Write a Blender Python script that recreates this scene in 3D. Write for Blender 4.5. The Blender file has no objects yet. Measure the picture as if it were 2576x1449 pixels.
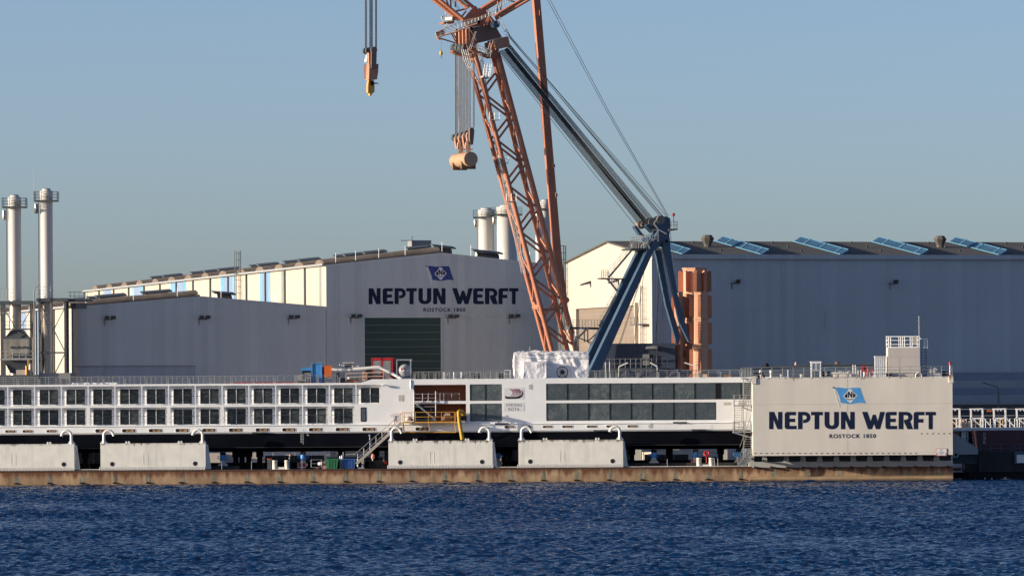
import bpy, math, random
import numpy as np
from mathutils import Vector, Matrix, geometry
random.seed(7)
rad = math.radians
SC = bpy.context.scene
# ------------------------------------------------------------------ camera
F, HZ, CX, ROLL, HC = 13745.0, 1009.0, 1288.0, 0.006, 10.0
cam = bpy.data.cameras.new('camera'); camo = bpy.data.objects.new('camera', cam)
SC.collection.objects.link(camo); SC.camera = camo
cam.sensor_fit = 'HORIZONTAL'; cam.sensor_width = 36.0
cam.lens = 36.0 * F / 2576.0
cam.shift_y = (HZ - 724.5) / 2576.0
cam.clip_start = 1.0; cam.clip_end = 9000.0
camo.matrix_world = Matrix.Translation((0, 0, HC)) @ Matrix.Rotation(rad(90), 4, 'X') @ Matrix.Rotation(-ROLL, 4, 'Z')
# ------------------------------------------------------------------ sky, sun, exposure
ALPHA, ELEV = 13.6, 9.5          # sun: left of the view, a little in front of the facades
world = bpy.data.worlds.new('World'); SC.world = world; world.use_nodes = True
wn = world.node_tree.nodes; wl = world.node_tree.links
sky = wn.new('ShaderNodeTexSky'); sky.sky_type = 'NISHITA'; sky.sun_disc = False
sky.sun_elevation = rad(ELEV); sky.sun_rotation = rad(270 - ALPHA)
sky.air_density = .55; sky.dust_density = 1.15; sky.ozone_density = 2.1; sky.altitude = 0
bg = wn['Background']; bg.inputs['Strength'].default_value = 0.123
wb = wn.new('ShaderNodeMix'); wb.data_type = 'RGBA'; wb.blend_type = 'MULTIPLY'; wb.inputs[0].default_value = 1.0; wb.inputs[7].default_value = (1.03, .945, .94, 1)
wl.new(sky.outputs[0], wb.inputs[6]); wl.new(wb.outputs[2], bg.inputs[0])
sun = bpy.data.lights.new('sun', 'SUN'); sun.energy = 5.0; sun.angle = rad(0.5); sun.color = (1.0, 0.865, 0.66)
suno = bpy.data.objects.new('sun', sun); SC.collection.objects.link(suno)
sdir = Vector((-math.cos(rad(ALPHA)) * math.cos(rad(ELEV)), -math.sin(rad(ALPHA)) * math.cos(rad(ELEV)), math.sin(rad(ELEV))))
suno.rotation_euler = sdir.to_track_quat('Z', 'Y').to_euler()
SC.view_settings.view_transform = 'Standard'; SC.view_settings.look = 'None'
SC.view_settings.exposure = 0.60; SC.view_settings.gamma = 1.0
# ------------------------------------------------------------------ helpers
def P(vx, vy, Y):
    """point at depth Y seen at (vx, vy)"""
    dx, dy = vx - CX, vy - HZ
    return Vector(((dx - ROLL * dy) * Y / F, Y, HC - (dy + ROLL * dx) * Y / F))
SS = 1.164596
def Q(sx, sy, Y): return P(sx / SS, sy / SS, Y)
def QX(sx, Y): return (sx / SS - CX) * Y / F
def ray(sx, sy): return Q(sx, sy, 1.0) - Vector((0, 0, HC))
class MB:
    def __init__(s, M=None): s.v = []; s.f = []; s.mi = []; s.m = 0; s.M = M; s.sm = []; s.smooth = False
    def add(s, vs, fs):
        b = len(s.v)
        if s.M is not None: vs = [s.M @ Vector(p) for p in vs]
        s.v += [tuple(p) for p in vs]
        for f in fs: s.f.append([b + i for i in f]); s.mi.append(s.m); s.sm.append(s.smooth)
        return s
    def hexa(s, a, b):       # two quads
        return s.add(list(a) + list(b), [(3,2,1,0),(4,5,6,7),(0,1,5,4),(1,2,6,5),(2,3,7,6),(3,0,4,7)])
    def box(s, x0, x1, y0, y1, z0, z1):
        return s.hexa([(x0,y0,z0),(x1,y0,z0),(x1,y1,z0),(x0,y1,z0)], [(x0,y0,z1),(x1,y0,z1),(x1,y1,z1),(x0,y1,z1)])
    def beam(s, p, q, w, h, up=(0,0,1)):
        p, q = Vector(p), Vector(q); d = (q - p).normalized(); u = Vector(up)
        r = d.cross(u)
        if r.length < 1e-4: r = d.cross(Vector((1,0,0)))
        r.normalize(); u = r.cross(d); r *= w / 2; u *= h / 2
        return s.hexa([p-r-u, p+r-u, p+r+u, p-r+u], [q-r-u, q+r-u, q+r+u, q-r+u])
    def path(s, pts, r, n=8, cap=True, r2=None):
        pts = [Vector(p) for p in pts]; rings = []; k = len(pts); prev = None
        for i, p in enumerate(pts):
            d = (pts[min(i+1,k-1)] - pts[max(i-1,0)]).normalized()
            if prev is None:
                a = Vector((0,0,1)) if abs(d.z) < .9 else Vector((0,1,0))
                x = d.cross(a).normalized()
            else: x = (prev - d * prev.dot(d)).normalized()
            prev = x; y = d.cross(x)
            rr = r if r2 is None else r + (r2 - r) * i / (k - 1)
            rings.append([p + (x * math.cos(2*math.pi*j/n) + y * math.sin(2*math.pi*j/n)) * rr for j in range(n)])
        vs = [v for g in rings for v in g]; fs = []
        for i in range(k - 1):
            for j in range(n):
                fs.append((i*n+j, i*n+(j+1)%n, (i+1)*n+(j+1)%n, (i+1)*n+j))
        t = s.smooth; s.smooth = n > 5; s.add(vs, fs); s.smooth = t
        if cap: s.add(rings[0], [tuple(reversed(range(n)))]); s.add(rings[-1], [tuple(range(n))])
        return s
    def tube(s, p, q, r, n=8, r2=None): return s.path([p, q], r, n, True, r2)
    def lathe(s, c, prof, n=20, axis='Z'):
        c = Vector(c); rings = []
        for r, h in prof:
            g = []
            for j in range(n):
                a = 2*math.pi*j/n
                if axis == 'Z': g.append(c + Vector((r*math.cos(a), r*math.sin(a), h)))
                elif axis == 'Y': g.append(c + Vector((r*math.cos(a), h, r*math.sin(a))))
                else: g.append(c + Vector((h, r*math.cos(a), r*math.sin(a))))
            rings.append(g)
        k = len(prof); vs = [v for g in rings for v in g]
        fs = [(i*n+j, i*n+(j+1)%n, (i+1)*n+(j+1)%n, (i+1)*n+j) for i in range(k-1) for j in range(n)]
        t = s.smooth; s.smooth = True; s.add(vs, fs); s.smooth = t
        s.add(rings[0], [tuple(reversed(range(n)))]); s.add(rings[-1], [tuple(range(n))])
        return s
    def plate(s, loops, O, U, W, N, th):
        """flat outline (first loop outer, others holes) given in (u, w), from O, thickness th along N"""
        O, U, W, N = Vector(O), Vector(U), Vector(W), Vector(N)
        tr = geometry.tessellate_polygon([[Vector((u, w, 0)) for u, w in L] for L in loops])
        fl = [p for L in loops for p in L]; n = len(fl)
        A = [O + U*u + W*w + N*th for u, w in fl]; B = [O + U*u + W*w for u, w in fl]
        fs = [tuple(t) for t in tr] + [tuple(n + i for i in reversed(t)) for t in tr]; b = 0
        for L in loops:
            k = len(L)
            for i in range(k): fs.append((b+i, b+(i+1)%k, n+b+(i+1)%k, n+b+i))
            b += k
        return s.add(A + B, fs)
    def pix(s, pts, Y, ex):
        """outline in photo coordinates at depth Y, extruded by vector ex"""
        ex = Vector(ex); A = [Q(x, y, Y) for x, y in pts]; xr = A[0].x; kt = -ex.x/ex.y if abs(ex.y) > 1e-6 else 0
        if abs(kt) > 1e-6: A = [Q(x, y, Y + (a.x-xr)*kt) for (x, y), a in zip(pts, A)]
        B = [a + Vector(ex) for a in A]; n = len(A)
        tr = geometry.tessellate_polygon([[Vector((x, -y, 0)) for x, y in pts]])
        fs = [tuple(t) for t in tr] + [tuple(n + i for i in reversed(t)) for t in tr]
        fs += [(i, (i+1) % n, n + (i+1) % n, n + i) for i in range(n)]
        return s.add(A + B, fs)
    def build(s, name, mat, parent=None):
        off = Vector((0,0,0)); p = parent
        while p is not None: off += p.location; p = p.parent
        me = bpy.data.meshes.new(name)
        me.from_pydata([tuple(Vector(v) - off) for v in s.v], [], s.f)
        mats = mat if isinstance(mat, (list, tuple)) else [mat]
        for m in mats: me.materials.append(m)
        me.polygons.foreach_set('material_index', s.mi); me.polygons.foreach_set('use_smooth', s.sm)
        import bmesh
        bm = bmesh.new(); bm.from_mesh(me); bmesh.ops.recalc_face_normals(bm, faces=bm.faces); bm.to_mesh(me); bm.free()
        o = bpy.data.objects.new(name, me); SC.collection.objects.link(o)
        if parent is not None: o.parent = parent
        return o
def tag(o, label=None, cat=None, group=None, kind=None):
    if label: o['label'] = label
    if cat: o['category'] = cat
    if group: o['group'] = group
    if kind: o['kind'] = kind
    return o
def thing(name, label, cat, loc=(0,0,0), group=None):
    o = bpy.data.objects.new(name, None); SC.collection.objects.link(o); o.location = loc; o.empty_display_size = .2
    return tag(o, label, cat, group)
def copy_tree(o, parent=None):
    c = o.copy(); SC.collection.objects.link(c)
    if parent is not None: c.parent = parent
    for ch in list(o.children): copy_tree(ch, c)
    return c
def arc(cx, cy, r, a0, a1, n=8, ry=None):
    ry = r if ry is None else ry
    return [(cx + r*math.cos(rad(a0+(a1-a0)*i/n)), cy + ry*math.sin(rad(a0+(a1-a0)*i/n))) for i in range(n+1)]
def rrect(x0, x1, y0, y1, r, n=4):
    return arc(x0+r,y0+r,r,180,270,n)+arc(x1-r,y0+r,r,270,360,n)+arc(x1-r,y1-r,r,0,90,n)+arc(x0+r,y1-r,r,90,180,n)
# ------------------------------------------------------------------ materials
MATS = {}
def mat(name, col, rough=.6, var=.12, scale=.6, metal=0., streak=0., sdark=.5, scol=None, bump=0., bscale=8., spec=.5, sscale=1.6, soft=.62):
    if name in MATS: return MATS[name]
    m = bpy.data.materials.new(name); MATS[name] = m; m.use_nodes = True
    n = m.node_tree.nodes; l = m.node_tree.links; b = n['Principled BSDF']
    b.inputs['Roughness'].default_value = rough; b.inputs['Metallic'].default_value = metal
    b.inputs['Specular IOR Level'].default_value = spec
    tc = n.new('ShaderNodeTexCoord'); src = tc.outputs['Object']
    nz = n.new('ShaderNodeTexNoise'); nz.inputs['Scale'].default_value = scale; nz.inputs['Detail'].default_value = 6
    l.new(src, nz.inputs['Vector'])
    rp = n.new('ShaderNodeValToRGB'); e = rp.color_ramp.elements
    e[0].position = .3; e[1].position = .7
    e[0].color = tuple(c*(1-var) for c in col)+(1,); e[1].color = tuple(min(1,c*(1+var)) for c in col)+(1,)
    l.new(nz.outputs[0], rp.inputs[0]); out = rp.outputs[0]
    if streak > 0:
        mp = n.new('ShaderNodeMapping'); mp.inputs['Scale'].default_value = (sscale, sscale, sscale*.09); l.new(src, mp.inputs[0])
        n2 = n.new('ShaderNodeTexNoise'); n2.inputs['Scale'].default_value = 1.0; n2.inputs['Detail'].default_value = 5; l.new(mp.outputs[0], n2.inputs['Vector'])
        r2 = n.new('ShaderNodeValToRGB'); q = r2.color_ramp.elements
        q[0].position = soft-.12; q[0].color = (0,0,0,1); q[1].position = soft+.13; q[1].color = (streak,)*3+(1,)
        l.new(n2.outputs[0], r2.inputs[0])
        mx = n.new('ShaderNodeMix'); mx.data_type = 'RGBA'; l.new(r2.outputs[0], mx.inputs[0]); l.new(out, mx.inputs[6])
        mx.inputs[7].default_value = (tuple(scol) if scol else tuple(c*sdark for c in col))+(1,); out = mx.outputs[2]
    l.new(out, b.inputs['Base Color'])
    if bump > 0:
        nb = n.new('ShaderNodeTexNoise'); nb.inputs['Scale'].default_value = bscale; nb.inputs['Detail'].default_value = 4; l.new(src, nb.inputs['Vector'])
        bp = n.new('ShaderNodeBump'); bp.inputs['Strength'].default_value = bump; bp.inputs['Distance'].default_value = .05 if bump < .9 else .22
        l.new(nb.outputs[0], bp.inputs['Height']); l.new(bp.outputs[0], b.inputs['Normal'])
    return m
def corrugated(name, col, theta, period=.33, var=.06, rough=.55):
    """profiled metal sheet: ribs as bump, every sheet a slightly different tone"""
    m = mat(name, col, rough, var, .08, streak=.12, sdark=.85, sscale=.7)
    n = m.node_tree.nodes; l = m.node_tree.links; b = n['Principled BSDF']
    tc = n.new('ShaderNodeTexCoord'); mp = n.new('ShaderNodeMapping'); mp.inputs['Rotation'].default_value = (0,0,-theta); l.new(tc.outputs['Object'], mp.inputs[0])
    sp = n.new('ShaderNodeSeparateXYZ'); l.new(mp.outputs[0], sp.inputs[0])
    def M(op, a, bb=None):
        k = n.new('ShaderNodeMath'); k.operation = op
        if isinstance(a, (int, float)): k.inputs[0].default_value = a
        else: l.new(a, k.inputs[0])
        if bb is not None:
            if isinstance(bb, (int, float)): k.inputs[1].default_value = bb
            else: l.new(bb, k.inputs[1])
        return k.outputs[0]
    s = M('SINE', M('MULTIPLY', sp.outputs[0], 2*math.pi/period))
    s = M('MULTIPLY', s, .5)
    bp = n.new('ShaderNodeBump'); bp.inputs['Strength'].default_value = .6; bp.inputs['Distance'].default_value = .03
    l.new(s, bp.inputs['Height']); l.new(bp.outputs[0], b.inputs['Normal'])
    wnn = n.new('ShaderNodeTexWhiteNoise'); wnn.noise_dimensions = '1D'; l.new(M('FLOOR', M('DIVIDE', sp.outputs[0], 1.05)), wnn.inputs['W'])
    hs = n.new('ShaderNodeHueSaturation'); l.new(b.inputs['Base Color'].links[0].from_socket, hs.inputs['Color'])
    l.new(M('ADD', M('MULTIPLY', wnn.outputs[0], .12), .94), hs.inputs['Value']); l.new(hs.outputs[0], b.inputs['Base Color'])
    return m
def glass(name, col, rough=.06, warp=.25, var=.5, scale=.9):
    m = mat(name, col, rough, var, scale, spec=.6)
    n = m.node_tree.nodes; l = m.node_tree.links
    nb = n.new('ShaderNodeTexNoise'); nb.inputs['Scale'].default_value = .9; nb.inputs['Detail'].default_value = 2
    tc = n.new('ShaderNodeTexCoord'); l.new(tc.outputs['Object'], nb.inputs['Vector'])
    bp = n.new('ShaderNodeBump'); bp.inputs['Strength'].default_value = warp; bp.inputs['Distance'].default_value = .05
    l.new(nb.outputs[0], bp.inputs['Height']); l.new(bp.outputs[0], n['Principled BSDF'].inputs['Normal'])
    return m
TH, TR = rad(15.3), rad(17)      # headings of the left halls and the right hall
white = mat('ship_white_paint', (.86,.865,.87), .35, .03, .4, streak=.18, sdark=.86, sscale=.6)
cream = mat('cream_cladding', (.47,.415,.36), .6, .04, .3, streak=.3, sdark=.88, sscale=.5)
dockpaint = mat('beige_dock_paint', (.71,.665,.59), .5, .05, .25, streak=.45, sdark=.78, sscale=.45, soft=.55, bump=.3, bscale=.7)
boxpaint = mat('chalky_white_tank_paint', (.84,.815,.75), .6, .06, .9, streak=.55, sdark=.62, sscale=1.3, soft=.66, bump=.25, bscale=1.1)
steel = mat('galvanised_steel', (.42,.43,.44), .45, .12, 3, metal=.4)
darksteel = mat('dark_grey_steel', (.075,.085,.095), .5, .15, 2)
navy = mat('navy_lettering', (.010,.018,.05), .6, .05, 1, spec=.15)
black = mat('black_rubber', (.010,.010,.012), .7, .2, 2, spec=.2)
hullblack = mat('black_antifouling', (.006,.007,.011), .6, .25, .25, streak=.4, scol=(.011,.013,.018), sscale=.4, spec=0.)
orange = mat('crane_orange', (.43,.165,.095), .55, .12, .5, streak=.3, sdark=.7, sscale=1.5)
paleor = mat('faded_orange', (.40,.205,.13), .55, .12, .6, streak=.3, sdark=.7, sscale=1.5)
peach = mat('sun_bleached_peach', (.40,.26,.165), .55, .05, .6)
blue = mat('steel_blue_paint', (.05,.092,.155), .5, .1, .5, streak=.2, sdark=.7)
brightblue = mat('bright_blue_paint', (.05,.24,.58), .5, .1, 2)
red = mat('red_paint', (.42,.02,.025), .5, .12, 2)
orangebox = mat('orange_panel', (.58,.12,.015), .5, .08, 2)
yellow = mat('yellow_paint', (.62,.33,.06), .5, .15, 2)
rope = mat('wire_rope', (.055,.058,.066), .5, .2, 3)
hoist = mat('galvanised_hoist_rope', (.10,.105,.13), .45, .2, 3, metal=.3)
railgrey = mat('dull_grey_railing', (.22,.23,.24), .5, .15, 3)
whitepipe = mat('white_pipe_paint', (.74,.72,.68), .45, .05, 2)
green = mat('green_skip_paint', (.03,.19,.075), .6, .15, 2)
skipblue = mat('blue_skip_paint', (.03,.11,.34), .6, .15, 2)
winglass = glass('cabin_glass', (.012,.019,.027), .05, .5)
lounge = glass('lounge_glass', (.045,.06,.068), .12, .5, .55, .7)
def pane_variety(m, cols, sx=.5, sz=1.6):
    # what shows in each pane differs: curtains and lining, plus reflections painted in as wavy bands
    n = m.node_tree.nodes; l = m.node_tree.links; b = n['Principled BSDF']
    oi = n.new('ShaderNodeObjectInfo'); tc = n.new('ShaderNodeTexCoord'); va = n.new('ShaderNodeVectorMath'); va.operation = 'MULTIPLY'; va.inputs[1].default_value = (sx, sx, sz); l.new(tc.outputs['Object'], va.inputs[0])
    nz = n.new('ShaderNodeTexNoise'); nz.noise_dimensions = '4D'; nz.inputs['Scale'].default_value = 1.5; nz.inputs['Detail'].default_value = 3; nz.inputs['Distortion'].default_value = 1.2; l.new(va.outputs[0], nz.inputs['Vector'])
    k = n.new('ShaderNodeMath'); k.operation = 'MULTIPLY'; k.inputs[1].default_value = 50; l.new(oi.outputs['Random'], k.inputs[0]); l.new(k.outputs[0], nz.inputs['W'])
    ad = n.new('ShaderNodeMath'); ad.operation = 'ADD'; l.new(nz.outputs[0], ad.inputs[0]); s = n.new('ShaderNodeMath'); s.operation = 'MULTIPLY_ADD'; s.inputs[1].default_value = .3; s.inputs[2].default_value = -.15; l.new(oi.outputs['Random'], s.inputs[0]); l.new(s.outputs[0], ad.inputs[1])
    r = n.new('ShaderNodeValToRGB'); r.color_ramp.elements[0].position = .38; r.color_ramp.elements[1].position = .74; r.color_ramp.elements[0].color = cols[0]+(1,); r.color_ramp.elements[1].color = cols[-1]+(1,)
    for i, c in enumerate(cols[1:-1]): e = r.color_ramp.elements.new(.5+.1*i); e.color = c+(1,)
    l.new(ad.outputs[0], r.inputs[0]); l.new(r.outputs[0], b.inputs['Base Color'])
pane_variety(winglass, [(.006,.010,.016),(.012,.018,.026),(.030,.038,.042),(.075,.085,.088)], .6, 2.2)
pane_variety(lounge, [(.062,.080,.094),(.076,.096,.108),(.090,.110,.120),(.14,.16,.168)], .8, .8)
rust = mat('rusty_brown', (.20,.10,.06), .8, .3, 1.5)
# ------------------------------------------------------------------ water
def build_water():
    rs = np.random.RandomState(3)
    nx, y0, y1 = 560, 285.0, 706.0
    ys = np.arange(y0, y1, .30); ny = len(ys)
    u = np.linspace(-1, 1, nx)
    Y = np.repeat(ys[:, None], nx, 1); X = u[None, :] * (Y * .105 + 6)
    Zs = np.zeros_like(X)
    wind = rad(78)
    for i in range(72):
        lam = math.exp(rs.uniform(math.log(.42), math.log(2.3)))
        a = wind + rs.normal(0, .5); k = 2*math.pi/lam
        amp = WAMP * (lam ** .7) * rs.uniform(.5, 1.3)
        ph = k*(math.cos(a)*X + math.sin(a)*Y) + rs.uniform(0, 6.28)
        Zs += amp * (np.sin(ph) + .25*np.sin(2*ph + .6))
    # gusts: patches of calmer and rougher water
    g = np.zeros_like(X)
    for i in range(10):
        lam = rs.uniform(14, 60); a = rs.uniform(0, 6.28); k = 2*math.pi/lam
        g += np.sin(k*(math.cos(a)*X + math.sin(a)*Y*.6) + rs.uniform(0, 6.28))
    Zs *= np.clip(1 + .07*g, .7, 1.4)
    co = np.stack([X, Y, Zs], -1).reshape(-1, 3)
    idx = np.arange(nx*ny).reshape(ny, nx)
    q = np.stack([idx[:-1,:-1], idx[:-1,1:], idx[1:,1:], idx[1:,:-1]], -1).reshape(-1, 4)
    # wide flat sheet under it, out to the far shore
    n0 = len(co); B = 4000
    co = np.concatenate([co, np.array([[-B,-200,-.45],[B,-200,-.45],[B,6000,-.45],[-B,6000,-.45]])])
    q = np.concatenate([q, np.array([[n0,n0+1,n0+2,n0+3]])])
    me = bpy.data.meshes.new('water'); me.vertices.add(len(co)); me.vertices.foreach_set('co', co.astype(np.float32).ravel())
    me.loops.add(q.size); me.loops.foreach_set('vertex_index', q.astype(np.int32).ravel())
    me.polygons.add(len(q)); me.polygons.foreach_set('loop_start', np.arange(0, q.size, 4, dtype=np.int32))
    me.update(calc_edges=True); me.polygons.foreach_set('use_smooth', np.ones(len(q), dtype=bool))
    o = bpy.data.objects.new('water', me); SC.collection.objects.link(o)
    m = bpy.data.materials.new('harbour_water'); m.use_nodes = True; n = m.node_tree.nodes; l = m.node_tree.links; b = n['Principled BSDF']
    b.inputs['Base Color'].default_value = WCOL; b.inputs['Roughness'].default_value = .06; b.inputs['IOR'].default_value = 1.16
    tc = n.new('ShaderNodeTexCoord'); nz = n.new('ShaderNodeTexNoise'); nz.inputs['Scale'].default_value = 2.2; nz.inputs['Detail'].default_value = 4
    mpw = n.new('ShaderNodeMapping'); mpw.inputs['Scale'].default_value = (.55, 1.3, 1); l.new(tc.outputs['Object'], mpw.inputs[0]); l.new(mpw.outputs[0], nz.inputs['Vector'])
    bp = n.new('ShaderNodeBump'); bp.inputs['Strength'].default_value = .85; bp.inputs['Distance'].default_value = .18
    l.new(nz.outputs[0], bp.inputs['Height']); l.new(bp.outputs[0], b.inputs['Normal'])
    me.materials.append(m); tag(o, kind='structure')
WAMP = .0105; WCOL = (.001, .022, .080, 1)
build_water()
# ------------------------------------------------------------------ quay ground
qm = mat('quay_concrete', (.20,.19,.175), .85, .2, .2, bump=.2)
b = MB(); b.box(-900, 900, 702, 3000, -6, 1.7); tag(b.build('quay_ground', qm), kind='structure')
# ------------------------------------------------------------------ halls
class Frame:
    def __init__(s, A, th):
        s.A = Vector((A[0], A[1], 0)); s.u = Vector((math.cos(th), math.sin(th), 0)); s.d = Vector((-math.sin(th), math.cos(th), 0))
        s.M = Matrix(((s.u.x, s.d.x, 0, A[0]), (s.u.y, s.d.y, 0, A[1]), (0, 0, 1, 0), (0, 0, 0, 1)))
    def front(s, sx, sy, off=0):
        r = ray(sx, sy); o = Vector((0,0,HC)); n = s.d
        k = (s.A + s.d*off - o).dot(n) / r.dot(n); p = o + r*k
        return ((p - s.A).dot(s.u), p.z)
    def side(s, sx, sy, off=0):
        r = ray(sx, sy); o = Vector((0,0,HC)); n = s.u
        k = (s.A + s.u*off - o).dot(n) / r.dot(n); p = o + r*k
        return ((p - s.A).dot(s.d), p.z)
def gable_front(fr, name, W, ze, zr, z0, m, parent, rest=None):
    b = MB(fr.M); b.plate([[(0,z0),(W,z0),(W,ze),(W/2,zr),(0,ze)]], (0,0,0), (1,0,0), (0,0,1), (0,-1,0), .0)
    return b
shade_grey = corrugated('grey_profiled_sheet', (.475,.51,.53), TH, .34)
shade_grey_b = corrugated('grey_profiled_sheet_annex', (.51,.535,.55), TH, .34)
roofbrown = mat('brown_fibre_cement_roof', (.16,.125,.10), .85, .25, .5, streak=.4, sdark=.6, sscale=.6)
floodm = mat('floodlight_body', (.05,.055,.06), .4, .1, 3)
stripeblue = mat('sky_blue_cladding', (.13,.33,.56), .55, .06, .5, streak=.6, scol=(.38,.43,.46), sscale=.35, soft=.60)
stripeblue_b = mat('pale_blue_cladding', (.19,.28,.44), .55, .05, .5, streak=.3, scol=(.34,.38,.42), sscale=.35, soft=.60)
stripegrey = mat('grey_cladding', (.24,.245,.25), .6, .05, .5)
def floodlight(fr, t, z, parent, ks=(-.5, .5)):
    b = MB(fr.M)
    for k in ks:
        c = t + k
        b.hexa([(c-.34,-.75,z-.2),(c+.34,-.75,z-.2),(c+.34,-.35,z-.3),(c-.34,-.35,z-.3)], [(c-.34,-.9,z+.15),(c+.34,-.9,z+.15),(c+.34,-.5,z+.2),(c-.34,-.5,z+.2)])
        b.beam((c,-.5,z-.1),(c,0,z-.3),.09,.09)
    b.beam((t-.9,-.06,z-.35),(t+.5,-.06,z-.35),.1,.1); b.beam((t-.7,-.06,z-.35),(t-.7,-.06,z-1.2),.08,.06)
    return b.build('floodlight', floodm, parent)
def gable_hall(name, label, A, W, L, ze, zr, mfront, z0=1.7, barrels=14):
    fr = Frame(A, TH); root = thing(name, label, 'shipyard hall', (A[0], A[1], z0))
    b = MB(fr.M); b.plate([[(0,z0),(W,z0),(W,ze),(W/2,zr),(0,ze)]], (0,0,0), (1,0,0), (0,0,1), (0,1,0), .3); fw = b.build('front_wall', mfront, root)
    b = MB(fr.M); b.box(.02,.3,.31,L,z0,ze-.05); lw = b.build('side_wall', cream, root)
    b = MB(fr.M); b.box(W-.3,W-.02,.31,L,z0,ze-.05); b.plate([[(0,z0),(W,z0),(W,ze),(W/2,zr),(0,ze)]], (0,L,0), (1,0,0), (0,0,1), (0,1,0), .3); b.build('rear_wall', cream, root)
    b = MB(fr.M)
    b.hexa([(-.35,.05,ze-.02),(W/2,.05,zr+.03),(W/2,L,zr+.03),(-.35,L,ze-.02)], [(-.35,.05,ze+.22),(W/2,.05,zr+.27),(W/2,L,zr+.27),(-.35,L,ze+.22)])
    b.hexa([(W+.02,.31,ze-.3),(W/2,.31,zr-.25),(W/2,L-.01,zr-.25),(W+.02,L-.01,ze-.3)], [(W+.02,.31,ze-.06),(W/2,.31,zr-.01),(W/2,L-.01,zr-.01),(W+.02,L-.01,ze-.06)])
    rf = b.build('roof', roofbrown, root)
    # barrel vaults across the roof, one to a bay
    bay = L / barrels; rw, rh = bay*.21, .72
    for i in range(barrels):
        c = 1.2 + rw + i*bay; vb = MB(fr.M); vb.smooth = False
        for (xa, za, xb, zb) in ((-.1, ze+.2, W/2, zr+.25),):
            pa = arc(0, 0, rw, 0, 180, 10, rh); n = len(pa); vs = []
            ns = 7
            for j in range(ns+1):
                q = j/ns; jog = .05 if j % 2 else 0
                vs += [(xa+(xb-xa)*q, c+y, za+(zb-za)*q+z+(jog if 0<z else 0)) for y, z in pa]
            fs = [(j*n+k, j*n+k+1, (j+1)*n+k+1, (j+1)*n+k) for j in range(ns) for k in range(n-1)] + [tuple(range(n)), tuple(reversed(range(ns*n, ns*n+n)))]
            vb.add(vs, fs)
        vb.build('barrel_vault', roofbrown, rf)
    # eaves trim and pilasters on the sunlit side
    b = MB(fr.M); b.box(-.55,-.36,.2,L,ze-.05,ze+.25); b.build('gutter', steel, root)
    b = MB(fr.M); b.hexa([(-.1,-.06,ze-.35),(W/2,-.06,zr-.35),(W/2,-.001,zr-.35),(-.1,-.001,ze-.35)], [(-.1,-.06,ze+.05),(W/2,-.06,zr+.05),(W/2,-.001,zr+.05),(-.1,-.001,ze+.05)])
    b.hexa([(W+.1,-.06,ze-.35),(W/2,-.06,zr-.35),(W/2,-.001,zr-.35),(W+.1,-.001,ze-.35)], [(W+.1,-.06,ze+.05),(W/2,-.06,zr+.05),(W/2,-.001,zr+.05),(W+.1,-.001,ze+.05)])
    b.build('gable_trim', shade_grey_b, root)
    for i in range(1, barrels+1):
        b = MB(fr.M); b.box(-.22,.0,i*bay-.25,i*bay+.25,z0,ze-.06); b.build('pilaster', darksteel, root)
    return fr, root, rf, bay
ventcap = mat('pale_vent_dome', (.62,.60,.56), .5, .05, 1)
def roof_vent(fr, rf, s, xf, W, ze, zr, ln=2.4):
    q = xf/(W/2); z = ze + (zr-ze)*(q if q <= 1 else 2-q); sl = (zr-ze)/(W/2)*(1 if q <= 1 else -1)
    b = MB(fr.M); pa = arc(0,0,.7,0,180,8,.75); n = len(pa); vs = []
    for e in (-ln/2, ln/2): vs += [(xf+e, s+y, z+.3+zz+e*sl) for y, zz in pa]
    b.m = 1; b.add(vs, [tuple(range(n)), tuple(reversed(range(n,2*n)))]); b.m = 0
    b.add(vs, [(k,k+1,n+k+1,n+k) for k in range(n-1)])
    o = b.build('roof_vent', [roofbrown, ventcap], rf)
    b = MB(fr.M); e = ln/2+.5
    b.hexa([(xf-e,s-1.0,z+1.0-e*sl),(xf+e,s-1.0,z+1.0+e*sl),(xf+e,s+1.0,z+1.3+e*sl),(xf-e,s+1.0,z+1.3-e*sl)], [(xf-e,s-1.0,z+1.2-e*sl),(xf+e,s-1.0,z+1.2+e*sl),(xf+e,s+1.0,z+1.5+e*sl),(xf-e,s+1.0,z+1.5-e*sl)])
    b.build('vent_lid', darksteel, rf)
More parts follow.
